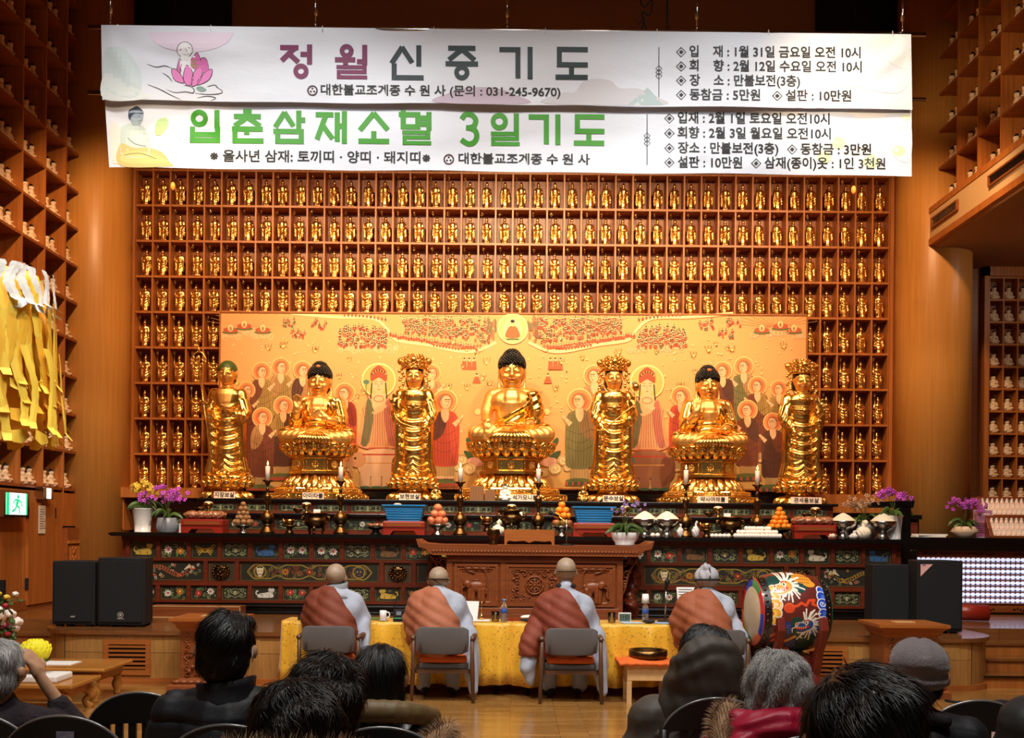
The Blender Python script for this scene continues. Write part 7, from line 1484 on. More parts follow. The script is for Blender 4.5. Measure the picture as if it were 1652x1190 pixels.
    for e in (-1, 1):
        b = MB(); n = 48; M = A @ T(e*(Lh+.002), 0, 0) @ Matrix.Rotation(e*PI/2, 4, 'Y'); b.lathe([(.245, 0), (.24, .003)], n, M=M); hd = mk('drum_head', b, mat('drum_skin', (216, 196, 160), .6, c2=(200, 176, 136), scale=5), t)
        b = MB(); pal = ((36, 66, 170), (206, 44, 36), (240, 176, 40), (44, 140, 80), (230, 110, 40), (36, 66, 170), (200, 50, 40), (60, 150, 80))
        for k in range(48):
            a0, a1 = 2*PI*k/48, 2*PI*(k+1)/48; v = [(rr*math.cos(a), rr*math.sin(a), zz) for rr, zz in ((.24, .004), (.31, -.006), (.318, -.02)) for a in (a0, a1)]; b.add(v, [(0, 1, 3, 2), (2, 3, 5, 4)], 0, True, M, pal[k//6])
        mk('painted_rim', b, m_lac, t)
        b = MB()
        for k in range(34): f = 2*PI*k/34; u = e*(Lh-.035); r = rad(u); b.ell(tuple(A @ Vector((u, -r*math.cos(f), r*math.sin(f)))), .014, 8, 6)
        mk('studs', b, m_brass, t)
    m_stand = mat('drum_stand_red', (112, 36, 24), .4); A2 = Matrix.Rotation(.09, 4, 'Z')
    for e in (-1, 1):
        for f in (-1, 1):
            b = MB(); b.prism([(-.05+q*.01, z) for q, z in ()] or [(f*.36, .82), (f*.42, .84), (f*.45, .72), (f*.4, .6), (f*.33, .5), (f*.3, .38), (f*.26, .3), (f*.28, .2), (f*.36, .1), (f*.4, .05), (f*.16, .05), (f*.18, .25), (f*.2, .4), (f*.14, .5), (f*.26, .52), (f*.34, .62), (f*.38, .74)], e*.2-.035, e*.2+.035, 'x', M=A2); mk('stand_post', b, m_stand, t, bevel=.008)
    b = MB(); b.box(-.28, .28, -.44, .44, 0, .07, M=A2); b.box(-.22, .22, -.16, .16, .07, .42, M=A2); b.box(-.24, .24, -.2, .2, .38, .46, M=A2); mk('stand_base', b, m_stand, t, bevel=.01)
    b = MB(); b.tube([tuple(A2 @ Vector((-.27, -.22+.05*math.cos(a), .37+.05*math.sin(a)))) for a in [PI+PI*i/12 for i in range(13)]], .014, 7); b.tube([tuple(A2 @ Vector((-.27, .0+.05*math.cos(a), .37+.05*math.sin(a)))) for a in [PI+PI*i/12 for i in range(13)]], .014, 7); mk('rope_ring', b, m_wlab, t)
drum()
# ---------------------------------------------------------------- loudspeakers, boxes, stands
def speaker(lb, px, D, w, h, logo, z=.54):
    t = thing('loudspeaker', lb, 'speaker', (P(px, 1000, D).x, D, z), 0, 'black loudspeakers on the stage'); b = MB(); b.prism([(-w, 0), (w, 0), (w*.8, .38), (-w*.8, .38)], .02, h, 'z'); mk('cabinet', b, m_blackm, t, bevel=.012)
    b = MB(); b.box(-w+.025, w-.025, -.012, 0, .05, h-.03); mk('grille', b, m_amp, t, bevel=.008)
    for ex in (-1, 1): b = MB(); b.box(ex*w*.7-.03, ex*w*.7+.03, .02, .08, 0, .02); b.box(ex*w*.7-.03, ex*w*.7+.03, .26, .32, 0, .02); mk('foot', b, m_blackm, t)
    m_logo = mat('silver_logo', (200, 190, 176), .4)
    if logo == 1:
        cv = Canvas(lambda x, y, k: (x, -.0125-.0004*k, .13+y)); c = (200, 188, 170); cv.ring(0, 0, .028, .005, c)
        for k in range(8): a = 2*PI*k/8; cv.line([(0, 0), (.017*math.cos(a), .017*math.sin(a))], .006, c, k > 0)
        cv.make('round_emblem', m_paint, t); text('lettering', 'YAMAHA', .018, m_logo, t, T(0, -.0135, .09) @ FACE, .0003)
    elif logo == 2:
        b = MB()
        for k in range(3): b.prism([(-.025+k*.016, 0), (-.015+k*.016, 0), (-.007+k*.016, .018), (-.012+k*.016, .018)], -.0145, -.012, 'y')
        b.v = [(x, y, z+.1) for x, y, z in b.v]; mk('emblem', b, m_logo, t)
    elif logo == 3:
        b = MB(); b.prism([(-w+.03, h-.04), (-w+.16, h-.04), (-w+.03, h-.17)], -.016, -.0125, 'y'); mk('corner_sticker', b, mat('pink_sticker', (226, 160, 150), .6, c2=(240, 196, 190), scale=60, stretch=(1, 1, 8)), t); text('lettering', 'RYS', .022, m_ink, t, T(-w+.065, -.0168, h-.052) @ FACE, .0008)
        cv = Canvas(lambda x, y, k: (x, -.0125-.0004*k, .06+y)); cv.ring(.0, 0, .02, .004, (150, 150, 150)); cv.make('round_emblem', m_paint, t)
speaker('black loudspeaker before the wall door, shorter of the pair by the door', 118, 10.45, .225, .69, 2); speaker('black loudspeaker with a round emblem beside the altar end, taller of the pair', 195, 10.45, .25, .73, 1)
speaker('plain black loudspeaker behind the carved lectern, nearer the drum', 1440, 10.95, .225, .72, 0); speaker('tall black loudspeaker with a pink corner sticker', 1516, 10.6, .245, .78, 3)
b = MB(); b.box(-.53, .53, -.12, .12, 0, .135, 0)
for q in ((-.53, .53, .128, .137), (-.53, .53, -.002, .008)): b.box(q[0], q[1], -.123, -.12, q[2], q[3], 1)
for x in (-.53, .522): b.box(x, x+.008, -.123, -.12, 0, .137, 1)
small('wooden_step', b, [m_carved, m_pine], (P(320, 985, 11.75).x, 11.75, .54), 'long low wooden step block on the stage before the altar panels', 'step')
def lectern(lb, px, D, wt):
    t = thing('carved_stand', lb, 'stand', (P(px, 1000, D).x, D, 0), 0, 'carved wooden stands'); h = .72; w = wt*.76
    b = MB(); b.box(-w, w, -.2, .2, .12, h-.12, 0); b.box(-w+.14, w-.14, -.212, -.2, .16, h-.15, 0); mk('body', b, m_carved, t, bevel=.006)
    b = MB(); b.loft([[(-a, -d, z), (a, -d, z), (a, d, z), (-a, d, z)] for a, d, z in ((w, .2, h-.13), (w+.03, .22, h-.1), (wt-.05, .26, h-.06), (wt, .3, h-.03), (wt, .3, h))], sm=False); mk('top', b, m_carvel, t)
    b = MB(); b.loft([[(-a, -d, z), (a, -d, z), (a, d, z), (-a, d, z)] for a, d, z in ((w+.1, .29, 0), (w+.1, .29, .06), (w+.06, .25, .09), (w, .2, .13))], sm=False)
    for k in range(9): b.ell((-w-.02+(2*w+.04)*k/8, -.255, .1), (.045, .02, .02), 8, 6)
    mk('base', b, m_carved, t)
    b = MB()
    for e in (-1, 1):
        for k in range(8): sp = spiral(e*(w-.07), .17+.055*k, .026, 1.1, k, e*(-1)**k); b.tube([(p[0], -.205, p[1]) for p in sp], .007, 6)
    for k in range(10): b.ell((-.16+.035*k, -.22, .2+.05*abs(math.sin(k))), (.022, .01, .02), 7, 5)
    for k in range(6): sp = spiral(-.14+.056*k, .36+.05*math.sin(k*2), .035, 1.1, k, (-1)**k); b.tube([(p[0], -.216, p[1]) for p in sp], .008, 6)
    mk('carving', b, m_carved, t); b = MB(); b.box(-.1, .1, -.06, .06, h, h+.008); mk('inlay', b, m_pine, t)
lectern('carved wooden stand before the stage, half hidden by the man in a black jacket', 343, 9.86, .335); lectern('carved wooden stand before the black loudspeakers, above the grey beret', 1457, 9.9, .345)
# ---------------------------------------------------------------- low tables, lotus lamp, bouquet
m_honey = mat('honey_wood', (176, 112, 46), .25, c2=(194, 132, 60), scale=3, stretch=HG, coat=.4)
t = thing('low_table', 'low wooden table with round turned legs by the stage front', 'table', (-4.35, 9.25, 0)); b = MB(); b.box(-.7, .7, -.34, .34, .285, .32); mk('tabletop', b, m_honey, t, bevel=.012); b = MB(); b.box(-.62, .62, -.28, .28, .2, .285); mk('apron', b, m_honey, t)
for ex in (-1, 1):
    for ey in (-1, 1): b = MB(); b.lathe([(.03, 0), (.036, .02), (.028, .04), (.05, .09), (.045, .12), (.03, .15), (.04, .17), (.035, .2)], 16, (ex*.58, ey*.25, 0)); mk('leg', b, m_honey, t)
b = MB(); b.box(-.2, .2, -.12, .12, 0, .006); small('paper_sheet', b, m_paper, (-4.25, 9.25, .32), 'white paper sheet lying on the low table with turned legs', 'paper')
t = thing('low_table', 'low honey wood table with curved carved legs, under the yellow lotus lamp', 'table', (-4.45, 8.55, 0)); b = MB(); b.box(-.8, .8, -.3, .3, .24, .275); mk('tabletop', b, m_honey, t, bevel=.01); b = MB(); b.box(-.72, .72, -.25, .25, .15, .24); mk('apron', b, m_honey, t)
for ex in (-1, 1):
    for ey in (-1, 1): b = MB(); b.tube(spl([(ex*.68, ey*.22, .18), (ex*.74, ey*.25, .12), (ex*.69, ey*.23, .06), (ex*.73, ey*.25, .0)]), [.05]*4+[.045]*5+[.032]*6+[.036]*4, 8); mk('leg', b, m_honey, t)
b = MB(); b.box(-.28, .28, -.16, .16, 0, .06); small('white_cloth', b, m_paper, (-4.1, 8.5, .275), 'white cloth covered block under the yellow lotus lamp', 'cloth', bevel=.015)
t = thing('lotus_lamp', 'bright yellow paper lotus lamp on a black foot', 'lamp', (P(57, 1050, 8.5).x, 8.5, .335)); m_ylot = mat('yellow_lotus_paper', (236, 224, 40), .6, emit=.12, ecol=(240, 226, 50))
b = MB(); b.lathe([(.05, 0), (.045, .02), (.04, .06), (.07, .09), (.02, .1)], 18); mk('foot', b, m_black, t); b = MB(); b.lathe([(.03, .085), (.1, .1), (.12, .12), (.05, .12)], 18); mk('calyx', b, m_leaf, t); b = MB()
b.ell((0, 0, .19), (.09, .09, .085))
for row, (n, r, z, tl) in enumerate(((14, .085, .15, .5), (16, .11, .16, .35), (18, .115, .19, .12), (16, .105, .215, -.15), (14, .08, .24, -.45), (9, .045, .25, -.9))):
    for k in range(n): M = Matrix.Rotation(2*PI*(k+.5*(row % 2))/n, 4, 'Z') @ T(r, 0, z) @ rotm(0, tl, 0); b.ell((0, 0, .01), (.009, .026, .05), 7, 6, 0, M)
mk('petals', b, m_ylot, t)
t = thing('flower_bouquet', 'tall mixed bouquet of pink, white and red flowers at the picture edge', 'flowers', (P(-14, 1050, 8.9).x, 8.9, 0)); b = MB(); b.lathe([(.1, 0), (.12, .02), (.09, .2), (.13, .5), (.11, .5)], 20); mk('vase', b, m_white, t)
fl, st, lv = {k: MB() for k in ('pink', 'red', 'cream', 'yellow', 'white')}, MB(), MB(); rb_ = random.Random(9)
for k in range(46):
    a, h_, r_ = rb_.random()*6.3, rb_.uniform(.55, 1.0), rb_.uniform(.05, .28); p = (r_*math.cos(a), r_*math.sin(a)*.8-.03, h_); st.tube([(0, 0, .45), (p[0]*.5, p[1]*.5, h_*.75), p], .005, 5); c = ('pink', 'red', 'cream', 'yellow', 'white', 'red')[k % 6]; R_ = .055 if c in ('cream', 'pink') else .03
    for j in range(9): q = 2.4*j; fl[c].ell((p[0]+R_*.5*math.cos(q)*(j > 0), p[1]+R_*.5*math.sin(q)*(j > 0), p[2]+R_*.25*math.cos(j)), (R_*.55, R_*.55, R_*.5), 7, 5)
    for j in range(3): q = rb_.random()*6.3; lv.ell((p[0]+.05*math.cos(q), p[1]+.05*math.sin(q), h_-.06), (.035, .02, .008), 7, 5, rot=(rb_.random(), rb_.random(), q))
mk('stems', st, m_stem, t); mk('leaves', lv, m_leaf, t)
for c, q in fl.items(): mk(c+'_blossoms', q, m_pet[c], t)
b = MB(); b.box(-.14, .14, -.03, .03, 0, .42); small('black_screen', b, m_blackm, (P(-12, 960, 11.6).x, 11.6, .54), 'black screen edge standing on the platform below the exit sign', 'screen')
# ---------------------------------------------------------------- hanging paper lantern
t = thing('paper_lantern', 'hanging lantern of yellow and white cut paper strips before the niches', 'lantern', tuple(P(-12, 560, 6.2))); m_ypap = mat('yellow_paper', (255, 214, 70), .7); m_ypap2 = mat('deep_yellow_paper', (250, 190, 44), .7); rl = random.Random(3)
b = MB(); b.lathe([(.29, -.5), (.3, .1), (.26, .46)], 24); mk('inner_drum', b, m_ypap2, t)
b = MB(); b.tube([(0, 0, .46), (0, 0, 4.2)], .006, 6); mk('cord', b, m_blackm, t)
for tier_, (n, r, z1, L, m, w) in enumerate(((26, .345, -.02, .57, m_ypap, .035), (30, .325, .16, .62, m_ypap2, .04), (30, .315, .32, .6, m_ypap, .04), (24, .305, .48, .26, m_paper, .045))):
    for k in range(n):
        a = 2*PI*k/n+rl.uniform(-.05, .05)
        if math.cos(a+.35) < -.45: continue
        b = MB(); rings = []; Lk = L*rl.uniform(.85, 1.05)
        for i in range(13):
            u = i/12; z = z1-Lk*u; rr = r+(.015+.03*u*(tier_ == 0))*(1+.12*math.sin(u*9+k))+(.035 if i == 12 else 0)+.03*u; rr += .02*math.sin(k*1.3); ww = w*.72*(1+.1*((i % 2)*2-1))
            c, s = math.cos(a+.08*math.sin(u*5+k)), math.sin(a+.08*math.sin(u*5+k)); rings.append([(rr*c-s*ww, rr*s+c*ww, z), (rr*c*1.01, rr*s*1.01, z), (rr*c+s*ww, rr*s-c*ww, z)])
        b.loft(rings, 0, False, None, False, False); mk('paper_strip', b, m, t, fix=False)
    b = MB()
    for k in range(16): a = 2*PI*k/16+.1; p = (r+.03)*math.cos(a), (r+.03)*math.sin(a), z1-L+.02; b.prism([(-.05, -.03), (.0, -.05), (.06, -.02), (.05, .03), (-.04, .04)], -.002, .002, 'y', M=T(*p) @ Matrix.Rotation(a+PI/2, 4, 'Z') @ rotm(rl.uniform(-.6, .6), rl.uniform(-.4, .4), 0))
    mk('paper_tab', b, m, t)
# ---------------------------------------------------------------- light cabinet and small figures under the balcony
t = thing('light_cabinet', 'black topped wooden cabinet holding rows of small white lights', 'cabinet', (0, 0, 0)); CY = 13.2; X0 = 5.3
b = MB(); b.box(X0, 8.9, CY+.12, CY+.4, .6, 1.36, 0); b.box(X0, 8.9, CY, CY+.14, .56, .66, 0); b.box(X0, 8.9, CY, CY+.14, 1.3, 1.38, 0); b.box(X0, X0+.05, CY, CY+.14, .6, 1.36, 0)
for k in range(8): b.box(X0, 8.9, CY+.02, CY+.13, .675+.0775*k, .687+.0775*k, 0)
mk('case', b, m_carved, t); b = MB(); b.box(X0-.06, 8.95, CY-.08, CY+.62, 1.38, 1.56); mk('top', b, m_black, t, bevel=.01); b = MB(); b.box(X0, 8.9, CY-.02, CY+.2, .54, .57); mk('plinth', b, m_black, t)
b = MB()
for k in range(6):
    for z in (1.34, .61):
        for j in range(9): u = X0+.35+.6*k+(j-4)*.04; b.ell((u, CY-.002, z+.012*math.sin(j*1.6)), (.024, .008, .012), 7, 5)
mk('gilt_carving', b, m_brass, t)
m_cry = mat('lit_crystal', (236, 240, 255), .15, emit=.9, ecol=(214, 222, 255)); m_cryb = mat('crystal_base', (180, 184, 200), .2, emit=.25, ecol=(170, 176, 220)); cr = None; b = MB(); b.lathe([(.008, .018), (.026, .024), (.03, .04), (.02, .058), (.004, .062)], 10, mi=0); b.lathe([(.024, 0), (.024, .012), (.012, .018)], 10, mi=1)
for r in range(8):
    for k in range(22):
        px = 1482+8.05*k; X = P(px, 920, CY+.06).x
        if r < 7 and px < (1552 if r < 6 else 1500): continue
        lb = 'lit crystal lamp in the cabinet, %s row from top, %s from the picture edge' % (ordn(8-r), ordn(22-k)); l = (X, CY+.07, .687+.0775*r)
        if cr is None: cr = tag(mk('crystal_lamp', b, [m_cry, m_cryb], loc=l), lb, 'lamp', 'crystal lamps in the cabinet')
        else: dup(cr, l, lb)
def rbox(lb, px0, D, z, hh, w=1.3):
    X = P(px0, 830, D).x; t = thing('figure_case', lb, 'case', (X, D, z), 0, 'slanted cases of tiny figures'); b = MB(); b.prism([(0, 0), (.3, 0), (.3, hh), (.16, hh)], 0, .05, 'x'); b.prism([(.0, 0), (.3, 0), (.3, hh), (.16, hh)], w-.05, w, 'x'); b.box(0, w, .16, .34, hh, hh+.03); b.box(0, w, .0, .02, 0, .03); mk('case', b, m_carved, t, bevel=.004)
    b = MB(); b.box(.05, w-.05, .25, .3, 0, hh)
    for k in range(3): b.box(.05, w-.05, .04+.05*k, .25, 0, .03+hh*.3*k)
    mk('shelves', b, m_paper, t)
    for k in range(3):
        for i in range(13):
            u = .085+i*.068
            if X+u > P(1660, 830, D).x: break
            yield (X+u, D+.07+.05*k, z+.031+hh*.3*k), '%s row from bottom, %s from its corner' % (ordn(k+1), ordn(i+1))
tf = None; b = MB(); b.lathe([(.024, 0), (.026, .02), (.018, .045), (.012, .052), (.017, .066), (.01, .082), (.002, .086)], 10); m_tiny = mat('pink_white_figure', (238, 204, 182), .5, emit=.12, ecol=(255, 210, 180))
for lb, a, w in (('upper', (1584, 13.66, 1.56+.29, .25), 'upper slanted wooden case of tiny pale figures under the niche shelf'), ('lower', (1599, 13.32, 1.56, .27), 'lower slanted wooden case of tiny pale figures on the light cabinet')):
    for l, s in rbox(w, *a):
        q = 'tiny pale figure, %s slanted case, %s' % (lb, s)
        if tf is None: tf = tag(mk('tiny_figure', b, m_tiny, loc=l), q, 'figurine', 'tiny figures in the slanted cases')
        else: dup(tf, l, q)
b = MB(); b.box(0, 1.4, 0, .35, 0, .29); small('case_riser', b, m_carved, (P(1584, 830, 13.66).x, 13.66, 1.56), 'wooden riser block under the upper slanted figure case', 'block')
orchid('purple orchid in a wide cream bowl on the light cabinet', (P(1556, 866, 13.4).x, 13.4, 1.56), (.15, [(.1, 0), (.11, .02), (.185, .08), (.14, .14), (.13, .15)], m_cream), 'purple', (6, 8), .2, .5, ro, 0, 12, .16, .03)
t = thing('poster_frame', 'small framed pink poster with text behind the purple orchid', 'poster', (P(1583, 866, 13.55).x, 13.5, 1.56)); b = MB(); b.box(-.13, .13, 0, .015, 0, .38); mk('board', b, m_paper, t); cv = Canvas(lambda x, y, k: (x, -.001-.0005*k, y)); cv.rect(-.12, .01, .12, .37, (176, 96, 140)); cv.rect(-.12, .2, .12, .37, (196, 130, 166))
for k in range(5): cv.line([(-.09, .19-.03*k), (.05+.01*k, .19-.03*k)], .008, (90, 40, 70))
cv.line([(.0, .32), (.09, .32)], .02, (240, 226, 232)); cv.make('print', m_print, t)
for k, lb in enumerate(('lower white book lying flat beside the cream orchid bowl', 'upper white book lying flat beside the cream orchid bowl')): b = MB(); b.box(-.2, .2, -.1, .1, 0, .022); small('book', b, m_paper, (P(1497, 866, 13.3).x+.02*k, 13.3, 1.56+.0225*k), lb, 'book', 'books on the light cabinet', .1*k)
b = MB(); b.box(5.2, 5.56, 13.55, 13.8, 1.56, 1.8, 0); b.box(5.1, 5.58, 13.5, 13.82, 1.8, 1.86, 0); b.box(5.22, 5.36, 13.545, 13.55, 1.6, 1.76, 1); b.box(5.4, 5.54, 13.545, 13.55, 1.6, 1.76, 1); small('black_ledge', b, [m_black, m_red], (0, 0, 0), 'short black ledge with carved panels before the round pillar', 'ledge')
b = MB(); b.tube([(5.75, 12.6, .62), (6.2, 12.5, .62)], .1, 14); small('rolled_mat', b, m_redw, (P(1556, 965, 12.3).x-5.95, -.3, .02), 'end of a red-brown rolled mat beside the tall loudspeaker', 'mat')
b = MB(); b.tube(spl([(P(1525, 1113, 9.5).x, 9.5, .012), (P(1570, 1116, 9.3).x, 9.3, .012), (P(1610, 1112, 9.45).x, 9.45, .012), (P(1660, 1122, 9.1).x, 9.1, .012)]), .012, 7); b.tube(spl([(P(1540, 1113, 9.5).x, 9.42, .012), (P(1580, 1116, 9.3).x, 9.2, .012), (P(1620, 1112, 9.45).x, 9.5, .012), (P(1670, 1122, 9.1).x, 9.2, .012)]), .012, 7); small('cable', b, m_blackm, (0, 0, 0), 'black cable with white ties running over the floor by the steps', 'cable')
# ================================================================ THE AUDIENCE
m_plas = mat('black_plastic', (26, 24, 24), .35); m_rim = mat('grey_chair_rim', (150, 150, 150), .25, .6); m_stick = mat('blue_sticker', (96, 96, 130), .6, c2=(150, 150, 160), scale=60)
m_hb = mat('black_hair', (13, 12, 13), .38); m_hb2 = mat('dark_brown_hair', (30, 20, 15), .4); m_hg = mat('grey_hair', (150, 148, 145), .5); m_hg2 = mat('light_grey_hair', (206, 204, 200), .5); m_fur = [mat('fur_tan', c, .8) for c in ((176, 140, 104), (206, 178, 146), (120, 88, 60))]
m_jb = mat('black_padded_jacket', (24, 27, 33), .6, bump=.15, scale=30); m_js = mat('shiny_black_jacket', (22, 24, 30), .3, bump=.2, scale=14); m_jbr = mat('brown_hooded_jacket', (70, 62, 54), .62, bump=.25, scale=14); m_jr = mat('crimson_jacket', (176, 22, 58), .45, bump=.3, scale=12); m_jp = mat('purple_flecked_wool', (44, 30, 38), .9, c2=(28, 22, 28), scale=60, bump=.4)
m_ber = mat('grey_felt', (142, 132, 136), .95, bump=.3, scale=120, sheen=.5); m_red = mat('red_collar', (150, 20, 40), .6); m_tan = mat('olive_tan_hood', (120, 98, 62), .5, bump=.2, scale=20)
ac = thing('plastic_chair', 'x', 'chair', (0, 0, 0), 0, 'black plastic audience chairs')
def arch(u): return .66+.2*math.sqrt(max(0, 1-u*u))
def yb(x): return -.22+.5*x*x
b = MB(); N = 28; W_ = .25
for face in (0, 1):
    pass
rows = []
for i in range(N+1):
    u = i/N*2-1; x = u*W_; zt = arch(u*.995); zl = min(zt-.012, .7+.03*(1-u*u)) if abs(u) < .93 else .36; y = yb(x); rows.append([(x, y-.012, zt), (x, y+.012, zt), (x, y+.012, zl), (x, y-.012, zl)])
b.loft(rows, 0, False)
for k in range(6):
    x = -.15+.06*k; b.box(x-.017, x+.017, yb(x)-.008, yb(x)+.008, .42, .74)
for e in (-1, 1): b.tube([(e*.235, yb(.235), .72), (e*.225, yb(.235)+.02, .34)], .022, 8)
b.box(-.22, .22, -.225, -.195, .37, .44); mk('backrest', b, m_plas, ac)
b = MB(); b.tube([(W_*u*.995, yb(W_*u)-.004, arch(u*.995)+.004) for u in [i/30*1.96-.98 for i in range(31)]], .0065, 6); mk('rim', b, m_rim, ac)  # half-metallic grey tube along the top edge of the backrest
b = MB(); b.box(-.23, .23, -.2, .26, .27, .3); mk('seat', b, m_plas, ac, bevel=.012)
for ex in (-1, 1):
    for ey in (-1, 1): b = MB(); b.tube([(ex*.2, ey*.19+.02, .28), (ex*.235, ey*.24+.01, 0)], .014, 8); mk('leg', b, m_steel, ac)
chairs = ((228, 4.42, 'black plastic chair with pale sticker beside the man in a black jacket'), (600, 4.42, 'black plastic chair of the woman with long straight hair'), (1157, 4.42, 'black plastic chair behind the brown hooded jacket'), (1578, 4.42, 'black slatted plastic chair beside the person in the grey beret'), (-45, 3.9, 'black plastic chair at the picture corner beyond the stickered chair'), (103, 3.86, 'black plastic chair with a blue sticker near the low tables'), (368, 3.72, 'black plastic chair right behind the man in the black jacket'), (618, 3.7, 'black plastic chair in front of the fur trimmed dark jacket'), (1312, 3.62, 'black plastic chair behind the crimson jacket'), (1480, 3.5, 'black plastic chair under the person in the grey beret'))
place_all(ac, [((P(px, 1150, D).x, D+.2, 0), lb) for px, D, lb in chairs])
for px, D, lb in ((278, 4.42, 'chair beside the man in black'), (113, 3.86, 'chair near the low tables')):
    X = P(px, 1150, D).x; z = .775 if px > 200 else .79; b = MB(); b.box(-.034, .034, -.004, 0, -.018, .018); tag(mk('sticker', b, m_stick, loc=(X, D+.2-.238+(.035 if px > 200 else 0), z)), 'small worn blue sticker on the black '+lb, 'sticker', 'stickers on the chairs')
def sample(me, n, cond=None, rnd=R):
    co, no = arrays(me); idx = [i for i in range(len(co)) if cond is None or cond(co[i])]
    return [(co[i], no[i]) for i in (rnd.choice(idx) for _ in range(n))] if idx else []
def hair_part(t, cap_me, mats, n, length, flow, w=.0022, cond=None, name='hair', seed=1, jit=.35):
    o = mk(name, cap_me, mats, t); rr = random.Random(seed)
    if n:
        roots = sample(cap_me, int(n*1.5), cond, rr); w *= .6; k = len(mats); per = [roots[i::k] for i in range(k)]; b = MB()
        for i, r in enumerate(per): strands(b, r, flow, length, 5, w, i, rr, jit)
        mk('strands', b, mats, o, fix=False)
    return o
def down(lift=.25, dirn=(0, 0, -1), swirl=0., curl=0., freq=14):
    D0 = Vector(dirn)
    def f(q, n, t):
        n = Vector(n); d = D0-n*D0.dot(n); d = d.normalized() if d.length > .15 else Vector((0, 1, 0))-n*n.y
        v = d+n*(lift*.55*(1-t)-.5*t); s = n.cross(d)
        if swirl: v += s*swirl*math.sin(n.x*23+n.z*17)
        if curl: ph = n.x*311+n.y*173+n.z*97; v += s*curl*math.sin(t*freq+ph)+n*curl*math.cos(t*freq+ph)*.8
        return v
    return f
def guest(label, px, py, hw, D, hair, jacket, turn=0., lean=.06, hands='lap', pre=(0, -.03, .77), stdw=.107, jfold=.006, jinfl=0., collar=None, hs=.62, extra=()):
    """seated guest seen from behind; head centre at photo (px, py), hw = half width of the hair there"""
    sc = (hw/S(D))/stdw; c = P(px, py, D); rz = PI+turn; hx, hy, hz = pre
    loc = Vector((c.x, D, c.z-hz*sc)); t = thing('person', label, 'person', loc, rz, 'seated audience'); t.scale = (sc,)*3
    drop = max(.12, loc.z/sc-.03)
    pr = sitter(.19, lean, pre, hs, hands, False, ear=.11)
    for e in (-1, 1): pr += [cap([(e*.09, -.02, .06), (e*.12, -.4, .05)], [.08, .06]), cap([(e*.12, -.4, .04), (e*.12, -.4, -drop+.06)], [.055, .04]), cap([(e*.12, -.4, -drop+.045), (e*.13, -.53, -drop+.04)], [.04, .033])]
    body = blob(pr, .0105, 2); mk('body', body, m_skin, t); face_parts(t, pre, hs); L = lean; q = jinfl
    jp = [el((0, 0, .08), (.2+q, .17+q, .12)), cap([(0, 0, .1), (0, -L*.4, .28), (0, -L*.8, .46)], [.19+q, .19+q, .165+q], 16), cap([(-.18, -L*.85, .51), (0, -L*.85, .535), (.18, -L*.85, .51)], [.085+q, .1+q, .085+q]), cap([(0, -L*.85, .56), (hx*.5, hy*.5-L*.4, .61)], [.085, .075])]
    for e in (-1, 1):
        if hands == 'raise' and e < 0: jp += [cap([(e*.19, -L*.85, .51), (e*.3, -.22, .42)], [.085, .075]), cap([(e*.3, -.22, .42), (e*.21, -.165, .58)], [.075, .055])]
        else: jp += [cap([(e*.19, -L*.85, .51), (e*.28, -.06, .25)], [.088+q, .075+q]), cap([(e*.28, -.06, .25), (e*.16, -.27, .19)], [.075+q*.5, .055])]
    for e in (-1, 1): jp += [cap([(e*.09, -.02, .06), (e*.12, -.4, .05)], [.1, .08])]
    for x in extra: jp.append(x)
    jm = blob(jp, .0115, 3, jacket[1] if len(jacket) > 1 and jacket[1] else fold(12, 30, jfold)); mk('jacket', jm, jacket[0], t)
    hair(t, (hx, hy, hz)); return t, jm
def cap_mesh(c, r=(.095, .108, .115), extra=(), amp=.004, fr=60, vox=.0085):
    x, y, z = c; return blob([el((x, y+.022, z+.03), (r[0]*1.1, r[1]*1.14, r[2]*1.06)), el((x, y+.05, z-.03), (r[0]*1.0, r[1]*.8, r[2]*.95))]+list(extra), vox, 2, lambda X, Y, Z, n: amp*np.sin(X*fr+Z*fr*.6+2*np.sin(Y*40)))
quilt = lambda x, y, z, n: -.012*np.exp(-((np.mod(z+.02*np.abs(x)+.02, .095)-.047)/.009)**2)*np.clip(1.3-np.abs(n[:, 2]), 0, 1)+.003*np.sin(x*35+z*20)
# man in the black padded jacket
def h_man(t, c):
    x, y, z = c; m = cap_mesh(c, (.098, .108, .112), [el((x-.03, y-.05, z+.09), (.06, .06, .045)), el((x, y+.055, z-.06), (.075, .05, .06))]); hair_part(t, m, [m_hb], 3000, .05, down(.12, (.5, .25, -1), .3), .0022, lambda p: p[1] > y-.06 or p[2] > z+.07, seed=2)
t, jm = guest('man with short black hair, black padded jacket and stand-up collar', 362, 1046, 45, 3.82, h_man, (m_jb, quilt), 0, .05, jinfl=.012)
b = MB(); rr_ = []
for r, z in ((.125, .545), (.115, .58), (.108, .62), (.112, .65)): rr_.append([(r*math.cos(a)*1.02, -.03+r*math.sin(a), z+(.025*(-math.cos(a)) if z > .6 else 0)*.6-.03*max(0, -math.sin(a))) for a in [2*PI*i/28 for i in range(28)]])
b.loft(rr_, caps=False); o = mk('collar', b, m_jb, t); q = o.modifiers.new('s', 'SOLIDIFY'); q.thickness = .014
b = MB(); b.tube(spl([(-.1, -.02, .78), (-.105, -.1, .79), (-.1, -.165, .78)]), .003, 5); mk('glasses', b, m_steel, t)
b = MB(); b.tube(spl([(-.108, .0, .775), (-.112, .015, .74), (-.1, -.03, .715)]), .0022, 5); mk('mask_loop', b, m_white, t)
